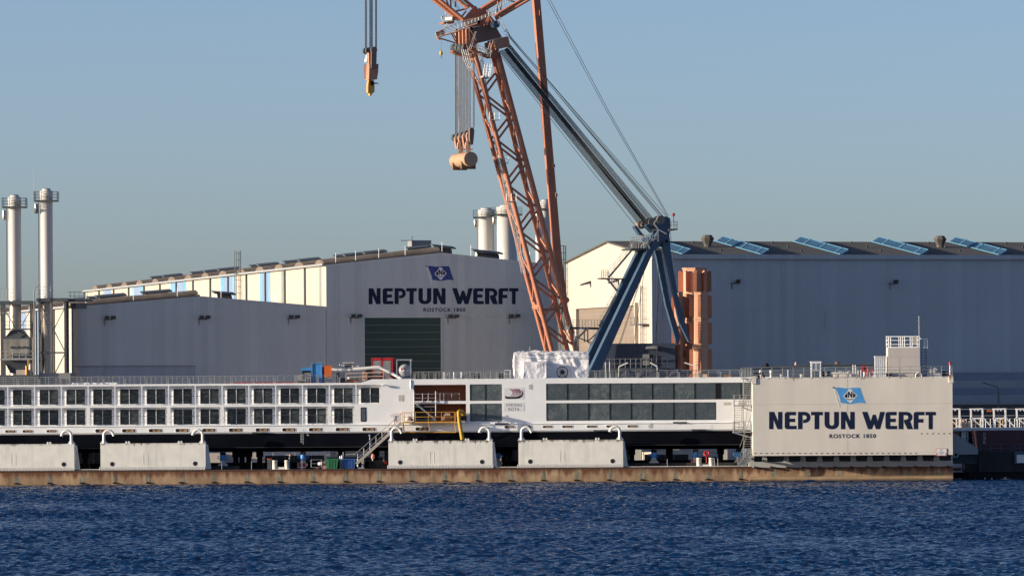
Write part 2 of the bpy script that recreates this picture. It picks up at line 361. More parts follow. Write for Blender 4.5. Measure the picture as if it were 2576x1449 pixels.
# glyphs for the yard's lettering, height 1
GL = {
 'N': (.76, [[(0,0),(0,1),(.29,1),(.51,.46),(.51,1),(.76,1),(.76,0),(.48,0),(.25,.54),(.25,0)]]),
 'E': (.66, [arc(.15,.15,.15,270,180,4)+arc(.15,.85,.15,180,90,4)+[(.63,1),(.63,.80),(.27,.80),(.27,.61),(.58,.61),(.58,.41),(.27,.41),(.27,.20),(.66,.20),(.66,0)]]),
 'P': (.70, [[(0,0),(0,1),(.39,1)]+arc(.39,.68,.32,90,-90,10)+[(.29,.36),(.29,.55)]+arc(.37,.675,.125,-90,90,6)+[(.26,.80),(.26,0)]]),
 'T': (.68, [[(0,1),(.68,1),(.68,.80),(.475,.80),(.475,0),(.205,0),(.205,.80),(0,.80)]]),
 'U': (.74, [[(0,1)]+arc(.32,.32,.32,180,270,6)+arc(.42,.32,.32,270,360,6)+[(.74,1),(.49,1)]+arc(.37,.33,.12,0,-180,8)+[(.25,1)]]),
 'W': (1.2, [[(0,1),(.28,1),(.45,.46),(.56,.84),(.71,.84),(.82,.46),(.94,1),(1.2,1),(.94,0),(.72,0),(.63,.30),(.52,0),(.31,0)]]),
 'R': (.76, [[(0,0),(0,1),(.42,1)]+arc(.42,.69,.31,90,-50,9)+[(.76,0),(.47,0),(.29,.40),(.29,.55)]+arc(.39,.68,.125,-90,90,6)+[(.26,.805),(.26,0)]]),
 'F': (.62, [[(0,0)]+arc(.15,.85,.15,180,90,4)+[(.62,1),(.62,.80),(.28,.80),(.28,.59),(.56,.59),(.56,.38),(.26,.38),(.26,0)]]),
}
LETT = [('N',305,420),('E',440,543),('P',555,662),('T',668,770),('U',785,910),('N',927,1047),('W',1110,1310),('E',1313,1415),('R',1427,1552),('F',1557,1652),('T',1660,1750)]
def text_mesh(name, s, O, U, W, N, width, height, m, parent, bold=.0, spacing=1.0):
    cu = bpy.data.curves.new(name, 'FONT'); cu.body = s; cu.offset = bold; cu.space_character = spacing; cu.align_x = 'LEFT'
    t = bpy.data.objects.new(name, cu); SC.collection.objects.link(t); bpy.context.view_layer.update()
    me = bpy.data.meshes.new_from_object(t.evaluated_get(bpy.context.evaluated_depsgraph_get())); bpy.data.objects.remove(t)
    co = np.array([v.co[:] for v in me.vertices]); lo = co.min(0); hi = co.max(0); sx = width/(hi[0]-lo[0]); sy = height/(hi[1]-lo[1])
    off = Vector((0,0,0)); p = parent
    while p is not None: off += p.location; p = p.parent
    O, U, W, N = Vector(O), Vector(U), Vector(W), Vector(N)
    for v in me.vertices: v.co = O + U*((v.co.x-lo[0])*sx) + W*((v.co.y-lo[1])*sy) + N*.012 - off
    me.materials.clear(); me.materials.append(m)
    o = bpy.data.objects.new(name, me); SC.collection.objects.link(o); o.parent = parent
    return o
def yard_sign(pt, U, W, N, parent, bx, by, sx, sy, rx0, rx1, ry0, ry1, flagmap, flagmat, mletter, mwhite):
    """pt(photo px) -> point on the wall; bx.. lettering box in photo px"""
    s0, s1 = 305., 1750.
    b = MB()
    for ch, a, c in LETT:
        w, loops = GL[ch]
        def mp(u, h):
            x = a + (c-a)*u/w; x = bx + (sx-bx)*(x-s0)/(s1-s0); y = sy + (by-sy)*h
            return pt(x, y)
        O = mp(0, 0); Ux = mp(w, 0) - O; Wz = mp(0, 1) - O
        b.plate([[(u/w, h) for u, h in L] for L in loops], O + N*.003, Ux, Wz, N, .008)
    b.build('lettering', mletter, parent)
    A = pt(rx0, ry1); w = (pt(rx1, ry1) - A).length; h = (pt(rx0, ry0) - A).length
    text_mesh('year_lettering', 'ROSTOCK 1850', A, U, W, N, w, h, mletter, parent, .03, 1.18)
    def fp(x, y): return pt(*flagmap(x, y))
    O = fp(0, 0); ex = fp(100, 0) - O; ey = fp(0, 100) - O
    def poly(pts, th, o0): return MB().plate([[(x/100, y/100) for x, y in pts]], O + N*o0*.35, ex, ey, N, th*.35)
    fl = poly([(875,548),(905,545),(950,552),(1000,553),(1045,548),(1095,550),(1103,575),(1112,606),(1122,635),(1143,685),(1100,680),(1060,682),(1030,688),(1000,690),(960,684),(925,680),(920,650),(912,625),(900,595),(888,570)], .03, .003).build('flag_emblem', flagmat, parent)
    b = poly([(862,545),(872,545),(921,712),(912,720)], .04, .002); b.build('flag_pole', mwhite, fl)
    b = poly(rrect(856,874,543,553,4), .05, .044); b.build('pole_finial', mletter, fl)
    b = poly([(945,622),(990,575),(990,562),(1008,560),(1026,568),(1028,580),(1068,615),(1062,626),(1015,680),(1004,680)], .02, .035); b.build('diamond', mwhite, fl)
    b = poly([(956,621),(984,590),(984,632),(972,640)], .012, .057); b.build('diamond_field', mletter, fl)
    b = poly([(1032,590),(1059,615),(1040,638),(1032,632)], .012, .057); b.build('diamond_field', mletter, fl)
    b = poly([(975,648),(985,644),(1000,650),(1020,644),(1036,650),(1034,655),(1020,651),(1000,657),(985,651),(977,653)], .012, .057); b.build('wave_line', mletter, fl)
    b = poly([(988,634),(988,582),(999,582),(1016,612),(1016,582),(1027,582),(1027,634),(1016,634),(999,604),(999,634)], .012, .0575); b.build('initial', mletter, fl)
whitesign = mat('white_sign_paint', (.72,.73,.75), .5, .03, 1)
# main hall
A0 = P(822, 940, 800); A0 = (A0.x, 800.0)
fr, hall, rf, bay = gable_hall('main_shipyard_hall', 'tall grey hall with dark blue yard lettering and big green door', A0, 35.2, 187, 30.05, 31.85, shade_grey)
W_, ZE, ZR = 35.2, 30.05, 31.85
def mpt(x, y):
    t, z = fr.front(x, y); return fr.A + fr.u*t + Vector((0,0,z))
SX = lambda x: 850 + x/3.0306; SY = lambda y: 680 + y/3.0306
k = (1460-1222)/(1143-875.)
flagblue = mat('dark_blue_flag', (.015,.035,.21), .5, .05, 1)
yard_sign(mpt, fr.u, Vector((0,0,1)), -fr.d, hall, SX(697), SY(498), SX(2027), SY(640), SX(1183), SX(1555), SY(673), SY(707),
          lambda x, y: (SX(1222+(x-875)*k), SY(305+(y-548)*127/137.)), flagblue, navy, whitesign)
doorm = mat('dark_green_door', (.010,.044,.042), .4, .1, .5)
t0, zt = fr.front(1067.8, 931); t1, _ = fr.front(1290.6, 931)
b = MB(fr.M); b.box(t0, t1, -.05, -.002, 1.7, zt); dr = b.build('hall_door', doorm, hall)
seam = mat('door_seam', (.17,.19,.20), .5, .05, 1)
for i in range(11):
    z = zt - 1.05 - i*1.06*1.0
    b = MB(fr.M); b.box(t0, t1, -.065, -.052, z-.055, z); b.build('panel_seam', seam, dr)
b = MB(fr.M)
for a, c, e, f in ((t0-.2,t0,1.7,zt+.2),(t1,t1+.2,1.7,zt+.2),(t0,t1,zt,zt+.2)): b.box(a, c, -.1, -.003, e, f)
b.build('door_frame', shade_grey_b, dr)
b = MB(fr.M); tL, zz = fr.front(957, 931); b.box(0.05, t0-.2, -.03, -.003, zt+.15, zt+.28); b.box(t1+.2, W_, -.03, -.003, zt+.15, zt+.28); b.build('wall_seam', shade_grey_b, hall)
for x, y in ((580,740),(1442,742),(1983,740)):
    t, z = fr.front(SX(x), SY(y)); floodlight(fr, t, z, hall)
b = MB(fr.M); b.box(0.5, 35, -.08, -.003, 1.7, 3.0); b.build('plinth', stripegrey, hall)
# blue and grey stripes on the sunlit side
s2 = lambda x: 200 + x/3.22; t2 = lambda y: 680 + y/3.22
for xa, xb, yy, m in ((330,405,590,stripeblue_b),(598,622,570,stripeblue),(625,690,570,stripeblue_b),(690,720,570,stripeblue),(965,1005,520,stripeblue),(1008,1085,520,stripeblue_b),(1087,1112,520,stripeblue),(1437,1470,500,stripeblue),(1472,1545,500,stripeblue_b),(1547,1580,500,stripeblue),(1808,1830,480,stripeblue),(1832,1880,480,stripeblue_b),(1882,1906,480,stripeblue),(2010,2028,470,stripegrey),(2368,2386,460,stripegrey)):
    sa, _ = fr.side(s2(xa), t2(yy)); sb, _ = fr.side(s2(xb), t2(yy))
    b = MB(fr.M); b.box(-.006, .018, min(sa,sb), max(sa,sb), 20, ZE-.1); b.build('wall_stripe', m, hall)
for i, (s, f) in enumerate(((7,.55),(7,.92),(16,.50),(31,.62),(46,.5),(60,.55),(75,.5),(90,.62),(105,.5),(120,.55),(135,.6),(150,.5),(165,.55))):
    roof_vent(fr, rf, s+2.5, W_/2*f, W_, ZE, ZR)
roof_vent(fr, rf, 5, W_*.54, W_, ZE, ZR); roof_vent(fr, rf, 6, W_*.74, W_, ZE, ZR, 3.4)
b = MB(fr.M)
cx_, cz_ = fr.front(1229, 720, 40); b.box(cx_-1.5, cx_+1.5, 38.5, 41.5, ZR-.6, fr.front(1229, 705, 40)[1]); pl = b.build('plant_room', stripegrey, rf)
b = MB(fr.M); b.tube((cx_-1.6,38.4,ZR),(cx_-1.6,38.4,fr.front(1212,692,38.4)[1]),.07); b.tube((cx_-3.4,38.4,ZR+3.0),(cx_-1.6,38.4,ZR+3.0),.05); b.build('mast', darksteel, pl)
for t in (1.5, 4.5, 8, 12, 17.6, 22, 27, 31):
    b = MB(fr.M); b.tube((t,.2,ZE+(ZR-ZE)*(1-abs(t-W_/2)/(W_/2))),(t,.2,ZE+1.6+(ZR-ZE)*(1-abs(t-W_/2)/(W_/2))),.025,5)
    b.build('lightning_rod', steel, rf)
# ladder shaft where the annex roof meets the long side
sa, _ = fr.side(709, 860); 
b = MB(fr.M)
for q in (0, 1.2):
    b.tube((-.9, sa+q, 22), (-.9, sa+q, 33.8), .055); b.tube((-.2, sa+q, 22), (-.2, sa+q, 33.8), .05)
for i in range(12): z = 22+i*1.03; b.beam((-.9,sa,z),(-.9,sa+1.2,z),.06,.06); b.beam((-.9,sa,z),(-.2,sa,z),.06,.06)
b.build('ladder_cage', darksteel, hall)
# annex hall: same front plane, to the left
A1 = Vector((A0[0], A0[1], 0)) - fr.u*37.7; A1 = (A1.x, A1.y)
fr1, annex, rf1, bay1 = gable_hall('annex_hall', 'low grey gabled hall left of the lettered hall, no door or lettering', A1, 37.65, 200, 23.95, 25.5, shade_grey_b)
for x, y in ((385,802),(1278,799),(2122,794)):
    t, z = fr1.front(s2(x), t2(y)); floodlight(fr1, t, z, annex)
plinthm = corrugated('blue_grey_profiled_sheet', (.38,.41,.47), TH, .34)
t0, zt = fr1.front(s2(38), t2(1265)); t1, zb = fr1.front(s2(1200), t2(1255))
b = MB(fr1.M); b.box(.05, t1, -.06, -.003, 1.7, zt); b.build('plinth', plinthm, annex)
b = MB(fr1.M); b.box(.05, t1, -.12, -.061, zt-.12, zt+.05); b.build('plinth_trim', stripegrey, annex)
b = MB(fr1.M)
for z in (8.6, 8.9, 9.2, 9.5, 9.8): b.box(t1+.3, 37, -.2, -.004, z, z+.14)
b.build('louvre_band', darksteel, annex)
for s, f in ((6,.36),(6,.72),(26,.5),(46,.5)): roof_vent(fr1, rf1, s, 37.65/2*f, 37.65, 23.95, 25.5, 3.4)
roof_vent(fr1, rf1, 8, 37.65*.64, 37.65, 23.95, 25.3, 2.2)
b = MB(fr1.M); b.box(-.05,.9,-.12,-.004,1.7,23.9); b.build('corner_trim', cream, annex)
for sx0, sx1, m in ((112,119,stripeblue),(60,77,stripeblue_b),(104,111,stripeblue_b),(30,36,stripeblue_b)):
    sa, _ = fr1.side(sx0, 1010); sb, _ = fr1.side(sx1, 1010)
    b = MB(fr1.M); b.box(-.01,.018,min(sa,sb),max(sa,sb),2,23.8); b.build('wall_stripe', m, annex)
for t in (2, 9, 15.5, 22, 30): z = 23.95+1.55*(1-abs(t-18.8)/18.8); b = MB(fr1.M); b.tube((t,.2,z),(t,.2,z+1.6),.025,5); b.build('lightning_rod', steel, rf1)
# ------------------------------------------------------------------ right hall
AR = P(1641, 900, 760); fr2 = Frame((AR.x, 760.0), TR)
RW, RL, RZE, RZR = 39.2, 150.0, 30.0, 32.45
bluegrey = corrugated('blue_grey_hall_sheet', (.37,.42,.475), TR, .36)
rh = thing('long_shipyard_hall', 'long blue-grey hall with dark roof and sloping blue skylights', 'shipyard hall', (AR.x, 760, 1.7))
b = MB(fr2.M); b.box(0, RL, 0, .3, 1.7, RZE); b.build('long_wall', bluegrey, rh)
b = MB(fr2.M); b.plate([[(0,1.7),(RW,1.7),(RW,RZE),(RW/2,RZR),(0,RZE)]], (0,.31,0), (0,1,0), (0,0,1), (1,0,0), .3); gw = b.build('gable_wall', cream, rh)
b = MB(fr2.M); b.box(0, RL, RW-.3, RW, 1.7, RZE); b.build('rear_wall', bluegrey, rh)
roofdark = mat('dark_bitumen_roof', (.075,.068,.062), .9, .15, .2, streak=.2)
b = MB(fr2.M); b.hexa([(-.3,-.3,RZE),(RL,-.3,RZE),(RL,RW/2,RZR+.02),(-.3,RW/2,RZR+.02)], [(-.3,-.3,RZE+.25),(RL,-.3,RZE+.25),(RL,RW/2,RZR+.27),(-.3,RW/2,RZR+.27)])
b.hexa([(-.3,RW+.3,RZE),(RL,RW+.3,RZE),(RL,RW/2,RZR+.02),(-.3,RW/2,RZR+.02)], [(-.3,RW+.3,RZE+.25),(RL,RW+.3,RZE+.25),(RL,RW/2,RZR+.27),(-.3,RW/2,RZR+.27)])
rr = b.build('roof', roofdark, rh)
b = MB(fr2.M); b.box(-.1, RL, -.42, -.31, RZE-.35, RZE+.28); b.build('eaves_trim', bluegrey, rh)
skyblue = mat('blue_skylight_sheet', (.04,.09,.17), .35, .1, .4); skytrim = mat('light_blue_trim', (.11,.28,.42), .45, .05, 1)
for i, vx in enumerate((1721, 1919, 2119, 2320, 2518, 2716)):
    t, _ = fr2.front(vx*SS, 645*SS); t -= .1
    b = MB(fr2.M); up = .72; w = 1.15
    z = lambda d: RZE + .25 + (RZR-RZE)*d/(RW/2)
    d0, d1 = .4, RW/2+.2
    b.add([(t,d0,z(d0)),(t+w,d0,z(d0)),(t+w-.05,d0,z(d0)+up),(t,d1,z(d1)),(t+w,d1,z(d1)),(t+w-.05,d1,z(d1)+up)], [(0,1,2),(3,5,4),(0,2,5,3),(1,4,5,2),(0,3,4,1)])
    sk = b.build('skylight', skyblue, rr)
    b = MB(fr2.M)
    b.beam((t+w,d0-.05,z(d0)+up),(t+w,d1+.05,z(d1)+up),.10,.12); b.beam((t-.06,d0-.05,z(d0)+.06),(t-.06,d1+.05,z(d1)+.06),.14,.14); b.beam((t,d0-.06,z(d0)+.05),(t+w,d0-.06,z(d0)+up),.1,.1)
    for q in range(1, 26):
        d = d0 + (d1-d0)*q/26; b.beam((t+w-.1,d,z(d)+up+.0),(t,d,z(d)+.06),.07,.06)
    for q in (.12,.45,.78): 
        d = d0 + (d1-d0)*q; b.beam((t+w-.1,d,z(d)+up+.02),(t,d,z(d)+.09),.5,.1)
    b.build('skylight_frame', skytrim, sk)
ventgrey = mat('weathered_roof_ventilator', (.09,.085,.083), .75, .25, .8, streak=.6, scol=(.22,.09,.05), sscale=1.2)
for vx in (1780, 2365):
    t, _ = fr2.front(vx*SS, 625*SS, RW*.3); d = RW*.3; z = RZE + .25 + (RZR-RZE)*.6
    b = MB(fr2.M)
    b.lathe((t,d,z-.3), [(.55,0),(.55,.6),(1.0,1.45),(.62,1.95),(.3,1.95)], 8); b.smooth = False
    o = b.build('ventilator', ventgrey, rr)
    for p in o.data.polygons: p.use_smooth = False
rib = MB(fr2.M)
for t in range(6, 110, 6):
    for d in (5, 10.5, 17): rib.box(t-.12, t+.12, d, d+.25, RZE+.25+(RZR-RZE)*d/(RW/2), RZE+.55+(RZR-RZE)*d/(RW/2))
rib.build('roof_studs', darksteel, rr)
st_d = mat('dark_blue_band', (.19,.225,.30), .6, .05, .5, streak=.4, sdark=1.25); st_l = mat('grey_band', (.30,.33,.37), .6, .05, .5, streak=.3)
for za, zb, m in ((1090,1114,st_d),(1136,1157,st_d),(1114,1136,st_l),(1157,1182,st_l)):
    _, z1 = fr2.front(2900, za); _, z0 = fr2.front(2900, zb)
    b = MB(fr2.M); b.box(.05, RL, -.03, -.003, z0+.002, z1-.002); b.build('wall_band', m, rh)
for sx, sy in ((2157,823),(2620,824)):
    t, z = fr2.front(sx, sy); floodlight(fr2, t, z, rh, (0,))
b = MB(fr2.M)
for z in (22.6, 13.9): b.box(.1, RL, -.025, -.003, z, z+.1)
t, z = fr2.front(2412, 940); b.box(t-.06, t+.06, -.08, -.026, z-1.2, z+1.2)
b.build('wall_seam', bluegrey, rh)
doorbrown = mat('brown_roller_door', (.21,.165,.135), .6, .08, .3, streak=.5, sdark=.7, sscale=.5)
sa, zt = fr2.side(1697, 905); sb, _ = fr2.side(1867, 895)
s0, s1 = min(sa,sb), max(sa,sb)
b = MB(fr2.M); b.box(-.04, -.003, s0, s1, 1.7, zt); gd = b.build('hall_door', doorbrown, rh)
b = MB(fr2.M); b.box(-.5,-.003,s0-.4,s0-.001,1.7,zt+.4); b.box(-.5,-.003,s1+.001,s1+.6,1.7,zt+.4); b.box(-.5,-.003,s0,s1,zt+.001,zt+.4); b.build('door_frame', cream, gd)
b = MB(fr2.M)
for i in range(9): z = zt-.9-i*1.1; b.box(-.055,-.041,s0,s1,z,z+.05)
b.build('panel_seam', stripegrey, gd)
for sx, sy in ((1730,835),(1812,829)):
    s, z = fr2.side(sx, sy); b = MB(fr2.M); b.hexa([(-1.5,s-.3,z-.1),(-1.5,s+.3,z-.1),(0,s+.3,z+.2),(0,s-.3,z+.2)], [(-1.5,s-.3,z+.1),(-1.5,s+.3,z+.1),(0,s+.3,z+.6),(0,s-.3,z+.6)]); b.build('wall_lamp', floodm, rh)
b = MB(fr2.M)
s, _ = fr2.side(1893, 900)
for q in (0,.9): b.tube((-.5,s+q,1.7),(-.5,s+q,26),.07)
for i in range(30): b.beam((-.5,s,2.5+i*.8),(-.5,s+.9,2.5+i*.8),.05,.05)
for z in (11.6, 20.5): b.box(-1.6,-.1,s-1.3,s+2,z,z+.15); b.beam((-1.6,s-1.3,z+1.1),(-1.6,s+2,z+1.1),.06,.06); b.beam((-1.6,s-1.3,z),(-1.6,s-1.3,z+1.1),.06,.06); b.beam((-1.6,s+2,z),(-1.6,s+2,z+1.1),.06,.06); b.beam((-1.6,s+.4,z),(-1.6,s+.4,z+1.1),.06,.06)
b.build('ladder_cage', darksteel, rh)
b = MB(fr2.M); s = RW - .5
for q in (0,.9): b.tube((-1.2,s+q,1.7),(-1.2,s+q,RZE+2.6),.08); b.tube((-.3,s+q,20),(-.3,s+q,RZE+2.6),.07)
for i in range(36): b.beam((-1.2,s,3+i*.85),(-1.2,s+.9,3+i*.85),.06,.06)
for z in (RZE+.6, RZE+1.6, RZE+2.6): b.beam((-1.2,s,z),(-.3,s,z),.06,.06); b.beam((-1.2,s+.9,z),(-.3,s+.9,z),.06,.06)
b.build('corner_ladder', darksteel, rh)
# ------------------------------------------------------------------ chimneys
chim = mat('white_chimney_steel', (.60,.585,.56), .55, .03, .3, streak=.08, sdark=.85)
bare = mat('bare_stainless', (.40,.36,.32), .32, .1, .3, metal=.75, streak=.35, scol=(.20,.14,.10), sscale=1.2)
def chimney(vx, vtop, vbot, w, Y, label, group, platw=1.0, bare_from=None, bare_to=None, tank=-1):
    c = P(vx, vtop, Y); R0 = w/2*Y/F; zt = c.z; zb = P(vx, vbot, Y).z
    root = thing('chimney', label, 'chimney', (c.x, Y, 1.7), group)
    MB().lathe((c.x,Y,0), [(R0,zb),(R0,zt-1.05),(R0*1.04,zt-1.0),(R0*1.04,zt-.15),(R0*.7,zt-.12),(R0*.68,zt+.12),(R0*.62,zt+.12)], 28).build('stack', chim, root)
    MB().lathe((c.x,Y,0), [(R0*.6,zt+.05),(R0*.6,zt+.2)], 20).build('flue', darksteel, root)
    if bare_to: MB().lathe((c.x,Y,0), [(R0*.93,1.8),(R0*.93,zb-.01)], 28).build('lower_stack', bare, root)
    rp = R0 + platw; zp = zt - 1.5
    b = MB(); b.box(c.x-rp, c.x+rp, Y-rp, Y+rp, zp-.18, zp)
    pf = b.build('platform', darksteel, root)
    b = MB(); e = .035
    cs = [(-rp,-rp),(rp,-rp),(rp,rp),(-rp,rp)]
    for i in range(4):
        (xa,ya),(xb,yb) = cs[i], cs[(i+1)%4]
        for h in (.4, .8, 1.2): b.beam((c.x+xa,Y+ya,zp+h),(c.x+xb,Y+yb,zp+h),.06,.06)
        for q in (0,.33,.66): x = xa+(xb-xa)*q; y = ya+(yb-ya)*q; b.tube((c.x+x,Y+y,zp),(c.x+x,Y+y,zp+1.2),e,5)
    b.build('railing', darksteel, pf)
    b = MB(); x = c.x-R0-.22
    for q in (-.2,.2): b.tube((x,Y-.3+q,zb),(x,Y-.3+q,zp),.035,5)
    n = int((zp-zb)/.5)
    for i in range(n): b.tube((x,Y-.5,zb+.3+i*.5),(x,Y-.1,zb+.3+i*.5),.02,4)
    b.build('ladder', darksteel, root)
    if tank: MB().lathe((c.x-R0-.55,Y-.2,0),[(.26,zp-1.9),(.28,zp-1.85),(.28,zp-.55),(.26,zp-.5)],12).build('silencer', bare, root)
    return root, c.x, zt, zp, R0
ch1,_,_,_,_ = chimney(36.5, 494, 755, 32.5, 782, 'white steel chimney at the far left, shorter of the pair beside the plant frame', None, .75, bare_to=1)
ch2,xq,ztq,_,_ = chimney(116.5, 478, 752, 31.5, 782, 'white steel chimney with a whip aerial, right one of the left pair', None, .75, bare_to=1)
b = MB(); b.tube((xq-1.75,782,ztq-1.5),(xq-1.75,782,ztq+2.6),.03,5); b.build('whip_aerial', steel, ch2)
for vx, vt, w, lab in ((1223,526,40,'white chimney behind the lettered hall roof, leftmost of the middle group'),(1275,519,51,'widest white chimney behind the lettered hall, just left of the orange boom'),(1371,505,26,'slim white chimney standing between the orange boom and the strut'),(1355,560,17,'thin pale flue pipe half hidden by the orange boom')):
    if w == 17:
        c = P(vx, vt, 862); r0 = thing('flue_pipe', lab, 'chimney', (c.x, 862, 1.7)); MB().lathe((c.x,862,0),[(.5,1.8),(.5,c.z),(.4,c.z+.1)],16).build('stack', chim, r0)
        MB().lathe((c.x,862,0),[(.33,c.z+.05),(.33,c.z+.4)],12).build('flue', darksteel, r0)
    else: chimney(vx, vt, 700, w, 1020 if w > 45 else 1024 if w > 30 else 1028, lab, None, .95)
# ------------------------------------------------------------------ plant frames round the left chimneys
def plant_frame(va, vb, vtop, Y, dp, label, arched=False):
    a = P(va, vtop, Y); e = P(vb, vtop, Y); zt = (a.z+e.z)/2; xa, xb = a.x, e.x
    root = thing('chimney_tower', label, 'steel frame', ((xa+xb)/2, Y, 1.7))
    b = MB()
    for x in (xa, xb):
        for y in (Y, Y+dp): b.box(x-.16, x+.16, y-.16, y+.16, 1.7, zt-.5)
    b.box(xa-.4, xb+.3, Y-.3, Y+dp+.3, zt-.5, zt); b.build('columns', blue if False else darksteel, root)
    b = MB(); lv = [1.9+(zt-2.4)*q for q in (0,.36,.68,1)]
    for y in (Y, Y+dp):
        for z in lv[1:3]: b.beam((xa,y,z),(xb,y,z),.16,.18)
    for i in range(3):
        p, q = (xa, xb) if i % 2 == 0 else (xb, xa)
        b.beam((q,Y-.1,lv[i]),(p,Y-.1,lv[i+1]),.13,.13); b.beam((p,Y+dp,lv[i]),(q,Y+dp,lv[i+1]),.1,.1)
        b.beam((xb,Y,lv[i]),(xb,Y+dp,lv[i+1]),.1,.1); b.beam((xa,Y+dp,lv[i]),(xa,Y,lv[i+1]),.1,.1)
    b.build('braces', darksteel, root)
    b = MB()
    for h in (.55,1.1,1.65):
        b.beam((xa-.4,Y-.3,zt+h),(xa+(xb-xa)*.55,Y-.3,zt+h),.05,.05)
    for q in range(5): x = xa-.4+(xb-xa)*.55*q/4; b.tube((x,Y-.3,zt),(x,Y-.3,zt+1.65),.03,5)
    if arched:
        for q in (-.9,-.5,-.1):
            pts = [(xa-.7+q*.1, Y+q-.1, 2)] + [(xa-.7+.9*(1-math.cos(t*math.pi/12)), Y+q, zt+.9+.9*math.sin(t*math.pi/12)) for t in range(7)]
            b.path(pts, .04, 5)
        for i in range(26): z = 3+i*.65; b.beam((xa-.7,Y-1,z),(xa-.7,Y-.2,z),.05,.05)
    b.build('railing', steel, root)
    return root, xa, xb, zt
plant_frame(4, 78, 757, 780, 4.2, 'dark steel frame carrying the ducting under the far left chimney')
plant_frame(99, 164, 750, 780, 4.2, 'dark braced steel frame round the foot of the aerial chimney', True)
b0 = P(43, 850, 779); t = thing('filter_unit', 'grimy pale sheet-metal filter housing below the far left chimney', 'filter unit', (b0.x, 781, 1.7))
grime = mat('grimy_pale_sheet', (.34,.32,.28), .6, .2, .6, streak=.7, sdark=.3, sscale=1.1, soft=.5)
za, zb_ = P(43, 853, 781).z, P(43, 907, 781).z; x0, x1 = P(11,0,781).x+2.6*0, P(76,0,781).x
x0 = P(11,850,781).x; x1 = P(76,850,781).x
b = MB(); b.box(x0, x1, 779.8, 783, zb_, za); b.build('housing', grime, t)
b = MB(); b.hexa([(x0,779.8,za),(x1,779.8,za),(x1,783,za),(x0,783,za)], [(x0+1,780.6,za+1.3),(x1-1,780.6,za+1.3),(x1-1,782.4,za+1.3),(x0+1,782.4,za+1.3)]); b.build('hood', darksteel, t)
b = MB(); b.hexa([(x0+.9,780.5,zb_-1.8),(x1-1,780.5,zb_-1.8),(x1-1,782.5,zb_-1.8),(x0+.9,782.5,zb_-1.8)], [(x0,779.8,zb_),(x1,779.8,zb_),(x1,783,zb_),(x0,783,zb_)]); b.lathe(((x0+x1)/2+.4,781.5,0),[(.9,1.8),(.5,zb_-1.8)],12); b.build('hopper', darksteel, t)
b = MB()
for i in range(3):
    for j in range(2): b.lathe((x0+1.1+i*.9, 779.6, zb_+.7+j*1.2), [(.16,0),(.16,.2)], 10, 'Y')
b.build('filter_port', darksteel, t)
b = MB(); zc = zb_+.2
for h in (0,.55,1.1): b.beam((x0-.6,779.3,zc+h),(x1+.5,779.3,zc+h),.06 if h else .3,.06 if h else .2)
for i in range(6): x = x0-.6+(x1-x0+1.1)*i/5; b.tube((x,779.3,zc),(x,779.3,zc+1.1),.03,5)
b.build('catwalk', steel, t)
b = MB(); zc = za+1.4
for h in (0,.55,1.1): b.beam((x0-.2,779.6,zc+h),(x1+.2,779.6,zc+h),.06 if h else .25,.06 if h else .2)
for i in range(5): x = x0-.2+(x1-x0+.4)*i/4; b.tube((x,779.6,zc),(x,779.6,zc+1.1),.03,5)
b.build('upper_catwalk', darksteel, t)
# small walkway bridge to the annex roof and low plant blocks
a = P(178, 756, 784); e = P(222, 756, 788); t = thing('roof_walkway', 'dark railed walkway bridging onto the left corner of the annex roof', 'walkway', (a.x, 784, a.z))
b = MB(); b.beam(a, e, 1.6, .3); b.beam(a+Vector((.4,0,-.8)), e+Vector((-.6,0,-.8)), .8, .8); b.build('deck', darksteel, t)
b = MB()
for h in (.6,1.2): b.beam(a+Vector((-.3,-.8,h)), e+Vector((0,-.8,h)), .06, .06)
for i in range(5): p = a + (e-a)*i/4 + Vector((0,-.8,0)); b.tube(p, p+Vector((0,0,1.2)), .035, 5)
b.tube(a+Vector((.2,0,-.4)), Vector((a.x+.2, a.y, 1.7)), .12)
b.build('railing', darksteel, t)
t0 = P(130, 938, 776)
b = MB(); b.box(P(97,938,776).x, P(177,938,776).x, 776, 786, 1.7, t0.z); tag(b.build('plant_room', stripegrey), 'plain grey flat-roofed plant block under the braced chimney frame', 'plant room')
b = MB(); b.box(P(-40,943,774).x, P(96,943,774).x, 775, 786, 1.7, P(40,943,774).z); tag(b.build('plant_room', darksteel), 'long dark flat-roofed plant block at the far left edge', 'plant room')
t = thing('valve_skid', 'cream pump skid with a yellow post on the dark plant block', 'pump', (P(64,930,775).x, 775.5, t0.z))
a = P(41, 943, 775.5); e = P(80, 930, 775.5)
b = MB(); b.box(a.x, e.x, 775.2, 776.8, a.z, e.z); b.build('skid', cream, t)
b = MB(); b.tube((P(67,0,775).x-2.6*0, 775.1, a.z), (P(67,925,775).x, 775.1, P(67,918,775).z), .18) if False else b.tube((P(67,940,775).x,775.1,a.z),(P(67,940,775).x,775.1,P(67,920,775).z),.18); b.tube((P(71,940,775).x,775.1,a.z),(P(71,940,775).x,775.1,P(71,903,775).z),.06); b.build('post', yellow, t)
